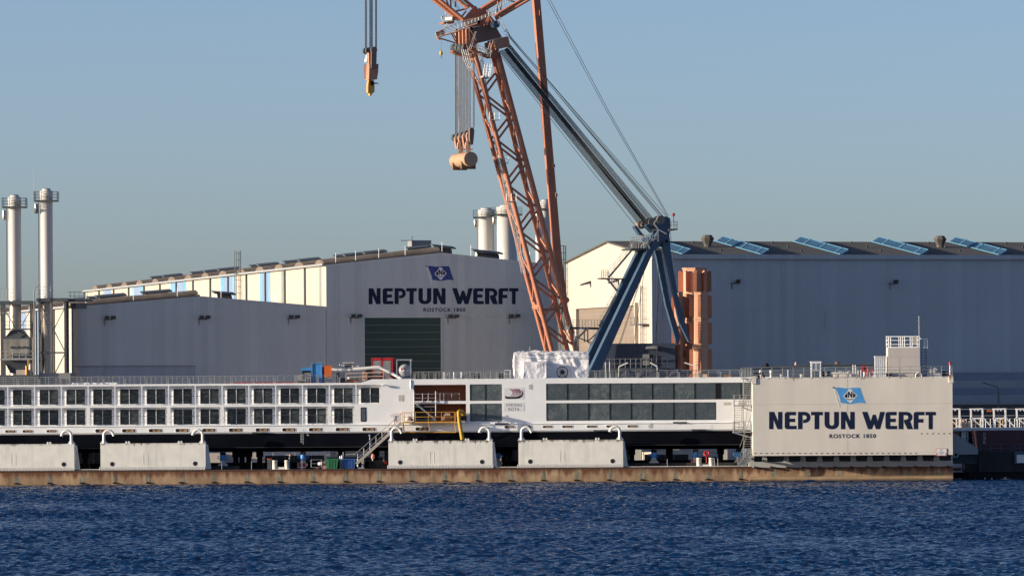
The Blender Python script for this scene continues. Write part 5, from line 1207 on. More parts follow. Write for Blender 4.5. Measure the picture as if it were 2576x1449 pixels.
b = MB(); b.hexa([(31,YS+.02,ZH),(31,YS+.1,4.4),(31,681.3,4.4),(31,681.48,ZH)], [(XR,YS+2.5,ZH+.6),(XR,YS+3,5.6),(XR,678,5.6),(XR,679,ZH+.6)]); b.build('stem', hullblack, hl)
b = MB(); b.box(XL, 31, YS-.03, YS+.05, 4.50, 4.56); b.build('bilge_keel', mat('dull_hull_strip', (.035,.036,.04), .6), hl)
# sheer strake with rub rail
sk = extrude([(YS-.03,ZH),(YS-.14,ZH+.1),(YS-.14,ZL-.22),(YS-.02,ZL-.08),(YS-.02,ZL),(681.5,ZL),(681.5,ZH)], XL, 31.6, 'sheer_strake', white, ship)
b = MB(); b.box(XL, XV(1850), YS-.22, YS-.021, ZL-.07, ZL-.002); b.build('rub_rail', white, sk)
b = MB(); b.box(XL, 31, YS-.06, YS-.031 if False else YS+.0, ZH-.07, ZH-.001); b.build('boot_stripe', mat('grey_boot_stripe', (.35,.35,.36), .5), sk)
# cabin block behind the balconies
XB = XV(962); PITCH = 67.4; X0 = 19.6
b = MB(); b.box(XL, XB, YS+RB+.002, 681.4, ZL+.002, ZT-.002); cab = b.build('cabin_block', white, ship)
b = MB(); b.box(XL, XB, YS, YS+RB, ZM0, ZM1); b.build('middle_ledge', white, ship)
b = MB(); b.box(XL, XB-.0, YS, 681.5, ZT0, ZT); b.build('deck_fascia', white, ship)
b = MB(); b.box(XL, XB, YS-.0, YS+RB, ZL+.002, ZL+.06); b.build('lower_ledge', white, ship)
dk_w = mat('dark_fitting', (.05,.05,.055), .5)
def cabin_window(xa, z0, z1, w, row):
    b = MB(); t = .085; x1 = xa+w
    y0, y1 = YS+RB-.1, YS+RB
    b.box(xa-t,xa,y0,y1,z0-t,z1+t); b.box(x1,x1+t,y0,y1,z0-t,z1+t); b.box(xa,x1,y0,y1,z0-t,z0); b.box(xa,x1,y0,y1,z1,z1+t)
    xm = xa+w*.497; b.box(xm-.035,xm+.035,y0+.005,y1,z0,z1)
    o = b.build('cabin_window', white, ship)
    for a, c in ((xa,xm-.036),(xm+.036,x1)):
        b = MB(); b.box(a+.001,c-.001,YS+RB-.035,YS+RB-.01,z0+.001,z1-.001); b.build('pane', winglass, o)
    return o
railm = mat('dark_handrail', (.07,.08,.10), .4, .1, 1, metal=.5)
for row, (z0, z1, kmax, zr, za, zc) in enumerate(((9.92,11.76,13,10.87,ZM1,ZT0),(7.42,9.28,12,8.44,ZL+.06,ZM0))):
    for k in range(-1, kmax+1):
        xp = XV(X0+PITCH*k); cabin_window(xp+XV(CX+11.8), z0, z1, XV(CX+46.6), row)
        wide = row == 1 and k in (3, 6, 8, 12)
        b = MB(); w = .23 if wide else .065; b.box(xp-w, xp+w, YS, YS+.12, za+.001, zc-.001)
        if wide: b.box(xp-w, xp+w, YS+.121, YS+.45, za+.001, zc-.001)
        po = b.build('balcony_post', white, ship)
        b = MB()
        for zz in (zr-.28, zr-.72): b.lathe((xp+.1,0,zz),[(.035,YS-.05),(.035,YS-.001)],8,'Y')
        b.build('rail_clamp', dk_w, po)
        xn = XV(X0+PITCH*(k+1)) if k < kmax else xp+XV(CX+64)
        b = MB(); b.beam((xp+w+.002,YS+.06,zr),(xn-.066,YS+.06,zr),.05,.05); b.beam((xp+w+.002,YS+.06,zr-.78),(xn-.066,YS+.06,zr-.78),.018,.018)
        xm = xp+XV(CX+35); b.tube((xm,YS+.06,za+.01),(xm,YS+.06,zr-.03),.022,5); b.build('balcony_rail', railm, ship)
    xe = XV(X0+PITCH*kmax+62)
    b = MB()
    if row == 0: b.box(xe, XB, YS, YS+RB-.001, za+.001, zc-.001)
    else: b.box(xe, XB, YS, YS+RB-.001, za+.001, zc-.001)
    b.build('end_panel', white, ship)
# flush side from the last cabin to the end, with its openings
zz = lambda vy, vx: 10-(vy-HZ+ROLL*(vx-CX))*YS/F
def R_(va, vb, z0, z1, r=.1): return rrect(XV(va), XV(vb), z0, z1, r, 3)
holes = [R_(1041,1172.5,10.08,12.07), R_(1041,1172.5,7.50,9.73), R_(1182,1262.5,10.08,12.10), R_(1182,1262.5,7.56,9.73), R_(1374,1801.8,7.57,9.73), [(XV(1374),10.07),(XV(1930),10.07),(XV(1930),12.12),(XV(1374),12.12)]]
b = MB(); b.plate([[(XB+.001,ZL+.002),(XV(1940),ZL+.002),(XV(1940),ZR_),(XV(934),ZR_),(XV(908),ZT+.01),(XB+.001 if False else XV(908),ZT+.002),(XB+.001,ZT+.002)]]+[list(reversed(h)) for h in holes], (0,YS,0), (1,0,0), (0,0,1), (0,1,0), .25)
b.v = b.v; sw = b.build('side_wall', white, ship)
b = MB(); b.box(XB+.002, XV(1040), YS+.252, 681.4, ZL+.003, ZR_-.003); b.box(XV(1174), XR-2, YS+.45, 681.4, ZL+.003, ZR_-.003); b.build('superstructure_core', white, ship)
b = MB(); b.box(XV(934), XR-2, YS+.253, 681.45, ZR_-.002, ZR_+.03); b.build('top_deck', white, ship)
primer = mat('orange_primer', (.40,.145,.075), .6, .12, .5, streak=.3, sdark=.7)
b = MB(); xa, xb = XV(1040)+.002, XV(1174)-.002
b.box(xa, xb, YS+4.2, YS+4.4, ZL+.01, ZR_-.01); bay_ = b.build('unfinished_lobby', primer, ship)
b = MB(); b.box(xb-.1, xb, YS+.26, YS+4.19, ZL+.01, ZR_-.01); b.build('right_bulkhead', primer, bay_)
b = MB(); b.box(xa, xa+1.3, YS+3.2, YS+4.19, ZL+.2, 9.7); b.box(xa, xa+.1, YS+.26, YS+3.19, ZL+.01, ZR_-.01); b.build('dark_bulkhead', mat('brown_black_lining', (.055,.045,.04), .6), bay_)
b = MB(); b.box(xa, xb-.101, YS+.255, YS+4.19, 9.76, 10.05); b.build('lobby_deck', white, bay_)
b = MB(); b.box(xa+.11, xb-.101, YS+.255, YS+4.19, ZL+.011, ZL+.1); b.build('lobby_floor', darksteel, bay_)
b = MB(); b.box(XV(1065),XV(1092),YS+4.1,YS+4.19,ZL+.2,9.3); b.build('grey_door', mat('dull_door', (.12,.12,.12), .5), bay_)
b = MB(); b.box(XV(1080.5),XV(1086),YS+4.05,YS+4.099,8.95,9.15); b.build('door_notice', whitesign, bay_)
def panes(name, xs, z0, z1, m, gap=.06):
    for a, c in zip(xs[:-1], xs[1:]):
        b = MB(); b.box(a+gap, c-gap, YS+.06, YS+.1, z0+.05, z1-.05); o = b.build(name, m, ship)
        b = MB(); b.box(a, a+gap, YS+.03, YS+.13, z0, z1); b.box(c-gap, c, YS+.03, YS+.13, z0, z1); b.box(a+gap,c-gap,YS+.03,YS+.13,z0,z0+.05); b.box(a+gap,c-gap,YS+.03,YS+.13,z1-.05,z1)
        b.build('window_frame', black, o)
panes('lounge_window', [XV(1182),XV(1221.5),XV(1262.5)], 10.08, 12.10, lounge)
panes('lounge_window', [XV(1182),XV(1221.5),XV(1262.5)], 7.56, 9.73, lounge)
vs = [1374+53.45*i for i in range(9)]
panes('lounge_window', [XV(v) for v in vs], 7.57, 9.73, lounge)
panes('lounge_window', [XV(v) for v in vs], 10.07, 12.12, lounge)
panes('lounge_window', [XV(v) for v in (1812,1864,1917)], 10.07, 12.12, lounge)
b = MB(); b.box(XV(1801.6)+.002,XV(1812)-.002,YS+.04,YS+.12,10.07,12.12); b.build('window_post', black, ship)
b = MB()
for v in vs[:-1]:
    for z0, z1 in ((7.6,9.7),(10.1,12.1)): x = XV(v+27); b.box(x-.02,x+.02,YS+.052,YS+.059,z0,z1)
b.build('curtain_joint', mat('pale_grey_joint', (.12,.135,.145), .3), ship)
def plate_part(name, va, vb, z0, z1, m, y=.012, r=.05, parent=None):
    b = MB(); b.plate([rrect(XV(va), XV(vb), z0, z1, r, 3)], (0,YS-y,0), (1,0,0), (0,0,1), (0,1,0), y-.002); return b.build(name, m, parent or ship)
tall = plate_part('tall_window', 907, 921, 7.6, 9.37, black, .03, .12)
b = MB(); b.plate([rrect(XV(909), XV(919), 7.7, 9.27, .08, 3)], (0,YS-.04,0), (1,0,0), (0,0,1), (0,1,0), .008); b.build('pane', lounge, tall)
beige = mat('beige_hatch', (.52,.49,.43), .5, .05, 1)
for va, vb, y0, y1 in ((1001,1015.5,992.5,1010),(980,987.5,1043,1047.5),(1329,1339,966,980),(1268.5,1277.5,1043,1050)):
    q = plate_part('vent_hatch', va, vb, zz(y1,va), zz(y0,va), white, .02); b = MB(); b.plate([rrect(XV(va+1.2),XV(vb-1.2),zz(y1-1.2,va),zz(y0+1.2,va),.04,3)], (0,YS-.03,0), (1,0,0), (0,0,1), (0,1,0), .008); b.build('grille', beige, q)
for va, vb in ((1820,1838),(1857,1875)): plate_part('vent_hatch', va, vb, 9.35, 9.72, beige, .02)
# portholes
tan = mat('tan_cabin_lining', (.42,.24,.12), .6, .3, 2.5)
def porthole(va, vb, z0, z1, sm):
    q = MB().plate([rrect(XV(va-1.3),XV(vb+1.3),z0-.06,z1+.06,.14,4)], (0,YS-.165,0), (1,0,0), (0,0,1), (0,1,0), .024).build('hull_window', white, ship)
    b = MB(); b.plate([rrect(XV(va),XV(vb),z0,z1,.12,4)], (0,YS-.172,0), (1,0,0), (0,0,1), (0,1,0), .006); b.build('pane', black, q)
    b = MB(); x0, x1 = XV(va), XV(vb); w = x1-x0
    b.box(x0+w*(.30 if not sm else .25), x1-w*.10, YS-.179, YS-.1725, z0+.06, z1-(.07 if not sm else .09)); b.build('lining', tan, q)
    b = MB(); b.box(x0+w*.48, x0+w*.56, YS-.183, YS-.1795, z0+.12, z1-.14); b.box(x0+w*.40,x0+w*.66,YS-.183,YS-.1795,z0+.16,z0+.26); b.build('fitting', black, q)
for va, vb in ((13,38.6),(56.8,82),(117,142)): porthole(va, vb, 6.53, 6.82, True)
for i in range(12): porthole(240+67.15*i, 272.5+67.15*i, 6.48, 6.87, False)
for va, vb in ((1045,1077),): porthole(va, vb, 6.48, 6.87, False)
for va, vb in ((1269,1294),(1313,1337),(1365,1389),(1414,1440),(1476,1501),(1525,1551),(1578,1603)): porthole(va, vb, 6.72, 6.98, True)
b = MB(); c = XV(1635); b.lathe((c,0,6.85),[(.30,YS-.16),(.30,YS-.145)],24,'Y'); e_ = b.build('round_emblem', whitesign, ship); b = MB(); b.lathe((c,0,6.85),[(.2,YS-.17),(.2,YS-.161)],20,'Y'); b.build('emblem_disc', beige, e_)
for v in (652,1510,1710,1757,1262): 
    b = MB(); z = 6.33 if v != 1710 and v != 1262 else ZL+.0; b.box(XV(v)-.85, XV(v)+.85, YS-.3, YS-.16 if z < 7 else YS-.221, z-.09, z+.1); b.build('fender_pad', dk_w, ship)
b = MB(); b.plate([[(XV(1715),6.45),(XV(1790),6.45),(XV(1790),7.0),(XV(1722),7.0)]], (0,YS-.16,0), (1,0,0), (0,0,1), (0,1,0), .018); b.build('anchor_recess', white, ship)
# draught marks
b = MB()
for i in range(14): z = 6.75-i*.14; b.box(XV(760.5),XV(760.5)+(.16 if i%2 else .1),YS-.165 if z > ZH+.12 else YS+.002,YS-.1455 if z > ZH+.12 else YS+.019,z,z+.045)
for i in range(6): z = 6.0-i*.18; b.box(XV(756),XV(757.8),YS+.002,YS+.019,z,z+.1)
b.box(XV(772),XV(773),YS+.002,YS+.019,5.95,6.2); b.box(XV(773),XV(777),YS+.002,YS+.019,5.95,6.0); b.build('draught_marks', whitesign, ship)
# ship's emblem and name plates
pl1 = plate_part('emblem_panel', 1267.5, 1318.5, zz(1004.5,1293), zz(974.5,1293), whitesign, .015, .08)
pl2 = plate_part('name_panel', 1267.5, 1319, zz(1034.5,1293), zz(1012.5,1293), whitesign, .015, .08)
cmaroon = mat('dark_red_sail', (.20,.01,.035), .5)
LG = lambda x, y: Q(1130+x/5.99, 1110+y/5.99, YS-.016)
def lplate(pts, m, name, o=0.):
    O = LG(0,0); ex = LG(100,0)-O; ey = LG(0,100)-O; b = MB(); b.plate([[(x/100,y/100) for x,y in pts]], O+Vector((0,-o,0)), ex, ey, (0,-1,0), .008); return b.build(name, m, pl1)
lplate([(2090,295),(2096,318),(2106,340),(2135,347),(2290,346),(2350,338),(2392,310),(2416,262),(2404,225),(2392,230),(2392,262),(2366,288),(2330,304),(2290,312),(2200,316),(2130,308)], black, 'emblem_hull')
b = MB(); b.path([LG(2400,235)+Vector((0,-.01,0)),LG(2386,212)+Vector((0,-.01,0)),LG(2392,197)+Vector((0,-.01,0)),LG(2404,202)+Vector((0,-.01,0))],.018,5); b.build('emblem_prow', black, pl1)
for (a,c,d) in ((2158,2228,2170),(2194,2258,2192),(2230,2288,2216),(2262,2314,2244),(2292,2340,2276),(2320,2364,2312)):
    L1 = [(a+ (c-a)*math.sin(t*math.pi/16)**.9 if t <= 8 else c+(d-c)*(1-math.cos((t-8)*math.pi/16)), 175+t*8.7) for t in range(17)]
    w = lambda t: 22*(1-t/20)
    lplate(L1+[(x+w(t), y) for t,(x,y) in reversed(list(enumerate(L1)))], cmaroon, 'emblem_sail')
gprint = mat('dark_grey_letters', (.05,.05,.06), .5)
for s, x0, x1, y0, y1 in (('VIKING',2112,2394,432,480),('ROTA',2156,2348,508,556)):
    A = Q(1130+x0/5.99,1110+y1/5.99,YS-.015); w_ = (x1-x0)/5.99/SS*YS/F; h_ = (y1-y0)/5.99/SS*YS/F
    text_mesh('name_lettering', s, A+Vector((0,.006,0)), (1,0,0), (0,0,1), (0,-1,0), w_, h_, gprint, pl2, 0, 1.15)
b = MB(); b.lathe((XV(1037) if False else XV(965),YS-.35,12.05),[(.13,-.3),(.16,-.1),(.1,.25)],12,'X'); b.beam((XV(965),YS-.3,12.05),(XV(965),YS,12.15),.08,.08); b.build('deck_camera', white, ship)
b = MB(); b.tube((XV(1033.5),YS-.05,11.6),(XV(1033.5),YS-.05,12.7),.05,6); b.build('down_pipe', white, ship)
# railings along the top deck
def rail(xa, xb, z, name='deck_railing', step=1.3, h=.95, y=YS+.15, rs=4, thick=()):
    b = MB(); n = max(1, int((xb-xa)/step))
    for i in range(n+1):
        x = xa+(xb-xa)*i/n; b.tube((x,y,z),(x,y,z+h),.028,5)
        if i % 2 in thick: b.box(x+.1,x+.3,y-.05,y+.1,z,z+h*.72)
    for q in range(rs): b.beam((xa,y,z+h*(q+1)/rs),(xb,y,z+h*(q+1)/rs),.03 if q < rs-1 else .045,.03 if q < rs-1 else .045)
    return b.build(name, railgrey, ship)
rail(-66, XV(850), ZT+.001, thick=(0,)); rail(-66, XV(690), ZT+.001, y=YS+10.8); 
for i, (x, y) in enumerate(((1.5,3),)): pass
rail(XV(1040), XV(1288), ZR_+.031, step=.62, h=.85, thick=(0,)); rail(XV(1045), XV(1285), ZR_+.031, step=.8, h=.9, y=YS+1.6); rail(XV(1470), XV(1888), ZR_+.031, step=1.25, h=.9, thick=(1,)); rail(XV(1480), XV(1880), ZR_+.031, step=1.6, h=.9, y=YS+10.9)
b = MB(); rs = random.Random(2)
for i in range(34): x = XV(185+105*rs.random()); y = YS+.5+rs.random()*1.2; s = .12+.18*rs.random(); b.box(x-s*1.6,x+s*1.6,y,y+s*2,ZT+.002+i*.0002,ZT+.1+.15*rs.random())
tag(b.build('scrap_pile', white), 'heap of white sheet scraps at the edge of the left top deck', 'scrap')
b = MB(); b.hexa([(XV(555),YS+1,ZT+.002),(XV(790),YS+1,ZT+.002),(XV(790),YS+4,ZT+.002),(XV(555),YS+4,ZT+.002)],[(XV(600),YS+1.4,ZT+.17),(XV(775),YS+1.4,ZT+.14),(XV(775),YS+3.6,ZT+.14),(XV(600),YS+3.6,ZT+.17)]); tag(b.build('folded_awning', red), 'long flat dark red folded awning lying on the left top deck', 'awning')
# wrapped wheelhouse
from mathutils import noise
wrapm = mat('white_shrink_wrap', (.74,.73,.75), .30, .05, 1.5, bump=1.0, bscale=1.4)
def wrapped(x0, x1, y0, y1, z0, z1, amp, seed, top=None):
    b = MB(); b.smooth = True
    def face(o, u, v, nu, nv, nrm):
        vs = []
        for j in range(nv+1):
            for i in range(nu+1):
                p = Vector(o)+Vector(u)*i/nu+Vector(v)*j/nv; q = .8*noise.noise(Vector((p.x*.7+seed,p.y*.7,p.z*.6)))+.45*noise.noise(Vector((p.x*1.9+p.z*1.1,p.y*1.9,p.z*.9+seed)))+.22*abs(noise.noise(Vector((p.x*1.5+p.z*4,p.y*2,p.z*3+seed))))
                e = min(1, 5*min(i/nu,1-i/nu))*min(1,5*min(j/nv,1-j/nv)); vs.append(p+Vector(nrm)*amp*q*(.35+.65*e))
        b.add(vs, [(j*(nu+1)+i,j*(nu+1)+i+1,(j+1)*(nu+1)+i+1,(j+1)*(nu+1)+i) for j in range(nv) for i in range(nu)])
    X, Y_, Z_ = x1-x0, y1-y0, z1-z0
    face((x0,y0,z0),(X,0,0),(0,0,Z_),int(X*7),int(Z_*7),(0,-1,0)); face((x0,y1,z0),(0,-Y_,0),(0,0,Z_),int(Y_*5),int(Z_*7),(-1,0,0)); face((x1,y0,z0),(0,Y_,0),(0,0,Z_),int(Y_*5),int(Z_*7),(1,0,0)); face((x0,y1,z0),(X,0,0),(0,0,Z_),int(X*3),int(Z_*3),(0,1,0)); face((x0,y0,z1),(X,0,0),(0,Y_,0),int(X*5),int(Y_*5),(0,0,1))
    return b
W4 = lambda x, y, Y=672.: Q(1100+x/3.294, 1000+y/3.294, Y)
p, q = W4(1340,357), W4(2055,100)
ww = wrapped(p.x, q.x, 672.4, 677.5, ZR_+.03, q.z, .36, 3).build('wrapped_wheelhouse', wrapm, ship)
ww['label'] = 'wheelhouse shrouded in wrinkled white plastic'
p2, q2 = W4(1432,357,671.4), W4(1648,197,671.4)
wrapped(p2.x, q2.x, 671.4, 672.5, ZR_+.03, q2.z, .12, 9).build('wrapped_annex', wrapm, ww)
b = MB()
for y in (152,): b.beam(W4(1360,150,672.1), W4(2030,150,672.1), .03, .05)
b.beam(W4(1350,112,672.1), W4(2030,100,672.1), .03, .05)
for i in range(46): x = 1362+i*14.6; c = W4(x,150,672.12); b.box(c.x-.05,c.x+.05,672.06,672.1,c.z-.04,c.z+.04)
b.build('tie_cord', white, ww)
b = MB(); b.tube(W4(1491,100,673), W4(1491,48,673), .03, 5)
for i in range(14): x = 1380+i*46; b.tube(W4(x,104,673), W4(x,92,673), .02, 4)
b.build('aerials', steel, ww)
t = thing('hose_reel', 'black spoked hose reel in front of the plastic-wrapped wheelhouse', 'reel', tuple(W4(1803,355,671.2)))
c = W4(1803,297,671.2); b = MB()
for y in (671.0, 671.4): b.path([(c.x+.68*math.cos(rad(a)),y,c.z+.68*math.sin(rad(a))) for a in range(0,361,12)], .05, 6)
for a in range(0,360,30): b.beam((c.x,671.0,c.z),(c.x+.66*math.cos(rad(a)),671.0,c.z+.66*math.sin(rad(a))),.05,.05)
b.lathe((c.x,0,c.z),[(.28,670.95),(.28,671.45)],16,'Y'); b.build('wheel', black, t)
b = MB()
for s in (-.5,.5): b.beam((c.x+s,671.2,ZR_+.04),(c.x,671.2,c.z),.07,.07)
b.build('stand', black, t)
# ------------------------------------------------------------------ gear on the ship's top deck
D = lambda x, y, Y=672.: Q(860+x/6.78, 1030+y/6.78, Y)
def dx(x, Y=672.): return D(x, 500, Y).x
def dz(y, x=1000, Y=672.): return D(x, y, Y).z
zf = ZT+.003
t = thing('blue_tank_box', 'small blue open-fronted steel box left of the tall blue container', 'container', (dx(250), 673, zf))
b = MB(); z0, z1 = dz(420,250), dz(318,250); b.box(dx(152), dx(345), 673, 675, z0, z1); b.build('shell', brightblue, t)
b = MB(); b.box(dx(165), dx(335), 672.95, 672.999, z0, dz(375,250)); b.build('opening', black, t)
b = MB(); b.beam((dx(150),672.97,z1-.03),(dx(347),672.97,z1-.03),.06,.1); b.box(dx(152),dx(158),672.93,672.99,z1-.1,z1+.06); b.build('rim', skytrim, t)
b = MB(); b.box(dx(160), dx(340), 673.1, 674.9, zf, z0-.001); b.build('stand', darksteel, t)
t = thing('blue_container', 'tall bright blue steel container with corner castings on the ship deck', 'container', (dx(455), 672.6, zf))
b = MB(); b.box(dx(360), dx(560), 672.6, 675.2, zf, dz(222,455)); b.build('shell', brightblue, t)
b = MB(); z1 = dz(222,455)
for x in (dx(366), dx(549), dx(585)): b.box(x-.08, x+.08, 672.4 if x < dx(560) else 675, 672.6 if x < dx(560) else 675.2, z1, z1+.14)
b.box(dx(360), dx(557), 672.5, 672.599, z1-.12, z1); 
for x in (dx(363), dx(552)): b.box(x-.06, x+.06, 672.5, 672.599, zf, z1-.121)
b.build('frame', skytrim, t)
b = MB(); b.box(dx(561), dx(597), 674, 676.5, zf, dz(300,575)); b.build('side_panel', skipblue, t)
t = thing('orange_heater', 'plain orange panel box feeding the white duct on the ship deck', 'heater', (dx(686), 672, zf))
b = MB(); b.box(dx(610), dx(762), 672, 673.2, dz(503,686), dz(278,686)); b.build('cabinet', orangebox, t)
b = MB(); b.box(dx(625), dx(640), 672.1, 672.2, zf, dz(504,686)); b.box(dx(735), dx(750), 672.1, 672.2, zf, dz(504,686)); b.box(dx(625), dx(640), 673, 673.1, zf, dz(504,686)); b.box(dx(735), dx(750), 673, 673.1, zf, dz(504,686)); b.build('legs', steel, t)
b = MB(); b.path([D(640,510,671.8),D(690,590,671.7),D(730,560,671.7),D(765,580,671.7)],.05,6); b.build('cable', black, t)
t = thing('air_duct', 'long white bent ventilation duct running from the orange heater to the deck', 'duct', (dx(1200), 672, zf))
b = MB(); b.path([D(762,352), D(865,358), D(872,360)], .17, 12); b.path([D(885,360), D(950,360)], .16, 12); b.path([D(1040,360), D(1130,360)], .165, 12); b.build('straight_duct', whitepipe, t)
b = MB(); b.path([D(1180,352), D(1400,335), D(1600,316), D(1690,308), D(1720,316)], .2, 12); b.path([D(1718,314), D(1800,352), D(1905,400)], .2, 12); b.path([D(1960,430), D(2050,485), D(2150,540,671.5)], .19, 12); b.build('bent_duct', whitepipe, t)
b = MB(); b.path([D(864,358), D(890,360)], .13, 10); b.path([D(950,360), D(1040,360)], .22, 10); b.path([D(1130,360), D(1182,352)], .15, 10); b.path([D(1903,399), D(1962,431)], .15, 10); b.build('coupling', steel, t)
t = thing('stacked_panels', 'stack of grey formwork panels on the deck left of the blue container', 'panels', (dx(180), 671.4, zf))
b = MB(); pm = mat('grey_formwork', (.36,.37,.38), .5, .2, 2)
for i in range(4): z = zf+.12+i*.24; b.box(dx(20+i*6), dx(225), 671.2, 672.6, z, z+.14)
b.build('panels', pm, t)
b = MB()
for x in (235,290,338): b.box(dx(x)-.05, dx(x)+.05, 671.2, 671.3, zf, dz(420+ (x-235)*.2,280))
for y in (430,470,520): b.beam(D(235,y,671.25), D(340,y,671.25), .06, .1)
b.beam(D(130,440,671.1), D(200,475,671.1), .06, .06); b.beam(D(140,440,671.1), D(140,540,671.1), .06, .06); b.build('rack', steel, t)
b = MB(); b.box(dx(30), dx(205), 671, 671.19, zf, zf+.2); b.build('timber', rust, t)
t = thing('scaffold_platform', 'cluttered grey scaffold platform with small roof behind the white duct', 'scaffolding', (dx(1100), 674, zf))
b = MB()
for x in (915,965,1000,1170,1265,1295): b.tube(D(x,560,674), D(x,240 if x in (915,1265) else 255,674), .045, 6)
for y in (265,310,455,480,545): b.beam(D(915,y,674), D(1290,y,674), .06, .06)
b.build('tubes', steel, t)
b = MB(); b.box(dx(970,674), dx(1210,674), 673.6, 675.6, dz(232,1090,674), dz(215,1090,674)); b.build('roof', beige, t)
b = MB(); b.box(dx(1018,674), dx(1175,674), 674.2, 675.4, dz(330,1090,674), dz(240,1090,674)); b.build('hut', darksteel, t)
b = MB(); b.box(dx(850,674),dx(905,674),673.9,674.6,zf,dz(420,870,674)); b.build('crate', darksteel, t)
b = MB(); b.box(dx(920,674),dx(1060,674),673.5,674.5,zf,dz(520,980,674)); b.build('crate', darksteel, t)
b = MB(); b.box(dx(1060,673), dx(1190,673), 672.6, 673.4, zf, dz(545,1120)); b.box(dx(1200,673),dx(1290,673),672.4,673.2,zf,dz(540,1240)); b.build('timber', rust, t)
b = MB(); b.box(dx(1065,672.3),dx(1110,672.3),672.1,672.3,dz(545,1090),dz(500,1090)); b.build('white_tin', white, t)
t = thing('wooden_guard_rail', 'pale timber guard rail in front of the red louvred container', 'railing', (dx(1400), 671, zf))
woodm = mat('pale_timber', (.55,.40,.28), .7, .15, 2)
b = MB(); b.beam(D(1040,436,671), D(1790,408,671), .07, .09); b.beam(D(1115,502,671), D(1785,488,671), .06, .08)
for x, yt in ((1042,436),(1455,428),(1788,408)): b.beam(D(x,590 if x < 1100 else 560,671), D(x,yt,671), .08, .08)
b.build('rails', woodm, t)
b = MB()
for x in (1390,1425): b.tube(D(x,575,671.3), D(x,400,671.3), .1, 8)
b.build('pipe_pair', mat('copper_pipe', (.45,.22,.13), .5), t)
b = MB()
for i in range(6): b.tube(D(1800+i*4,430+i*20,671), D(1990+i*14,560,671), .02, 4)
b.build('wire_mesh', steel, t)
t = thing('red_container', 'dark red generator container with two columns of grey louvres', 'container', (dx(1760), 674, ZR_+.03))
z0, z1 = ZR_-.2, dz(122,1760,674)
b = MB(); b.box(dx(1548,674), dx(1968,674), 674.05, 677, z0+.25, z1); b.build('shell', red, t)
b = MB()
for x in (1548,1750,1950): b.box(dx(x,674)-.02, dx(x,674)+.14, 673.93, 674.049, z0+.25, z1)
b.box(dx(1566,674),dx(1950,674),673.93,674.049,z1-.3,z1-.0); b.build('frame', red, t)
lv = mat('grey_louvre', (.27,.275,.28), .5, .1, 2)
for xa_, xb_ in ((1576,1735),(1776,1932)):
    b = MB()
    for i in range(9): zt_ = z1-.36-i*.235; b.hexa([(dx(xa_,674),673.9,zt_-.2),(dx(xb_,674),673.9,zt_-.2),(dx(xb_,674),674.04,zt_-.2),(dx(xa_,674),674.04,zt_-.2)],[(dx(xa_,674),674.0,zt_-.02),(dx(xb_,674),674.0,zt_-.02),(dx(xb_,674),674.04,zt_-.02),(dx(xa_,674),674.04,zt_-.02)])
    b.build('louvres', lv, t)
b = MB()
for i in range(3): x = dx(1985+i*20,674); b.box(x-.03,x+.03,674.5+i*.8,674.56+i*.8,z0+.25,z1-.05)
b.hexa([(dx(1969,674),674.2,z0+.25),(dx(2034,677),677,z0+.25),(dx(2034,677),677.05,z0+.25),(dx(1969,674),674.25,z0+.25)],[(dx(1969,674),674.2,z1-.02),(dx(2034,677),677,z1-.02),(dx(2034,677),677.05,z1-.02),(dx(1969,674),674.25,z1-.02)]); b.build('side_frame', red, t)
t = thing('gas_tank', 'round grey gas tank in a steel frame with a red hazard diamond', 'tank', (dx(2210), 674, ZR_+.03))
c = D(2210,375,674); b = MB(); b.lathe((c.x,674,c.z), [(.05,-.3),(.45,-.2),(.72,0),(.82,.35),(.82,3.0),(.5,3.3)], 24, 'Y'); b.build('vessel', mat('dull_grey_tank', (.30,.31,.33), .4, .08, 1), t)
b = MB(); zt_ = dz(170,2200,673.6)
for x in (2050, 2325):
    for y in (673.5, 677.2): b.box(dx(x,673.6)-.06, dx(x,673.6)+.06, y-.06, y+.06, ZR_+.031, zt_)
for y in (673.5, 677.2): b.beam((dx(2050,673.6),y,zt_+.06),(dx(2350,673.6),y,zt_+.06),.12,.12); b.beam((dx(2056,673.6),y,ZR_+.12),(dx(2319,673.6),y,ZR_+.12),.12,.14)
b.beam((dx(2325,673.6),673.5,zt_-.1),(dx(2290,673.6),673.5,zt_-.01),.06,.06); b.build('frame', steel, t)
c2 = D(2150,348,673.55); b = MB(); b.plate([[(-.18,0),(0,-.18),(.18,0),(0,.18)]], c2+Vector((0,.0,0)), (1,0,0), (0,0,1), (0,1,0), .02); b.build('hazard_diamond', mat('hazard_red', (.62,.03,.03), .4), t)
b = MB(); b.plate([[(-.14,.02),(0,-.12),(.14,.02),(0,.16)]], c2+Vector((.2,.01,-.2)), (1,0,0), (0,0,1), (0,1,0), .02); b.build('white_diamond', white, t)
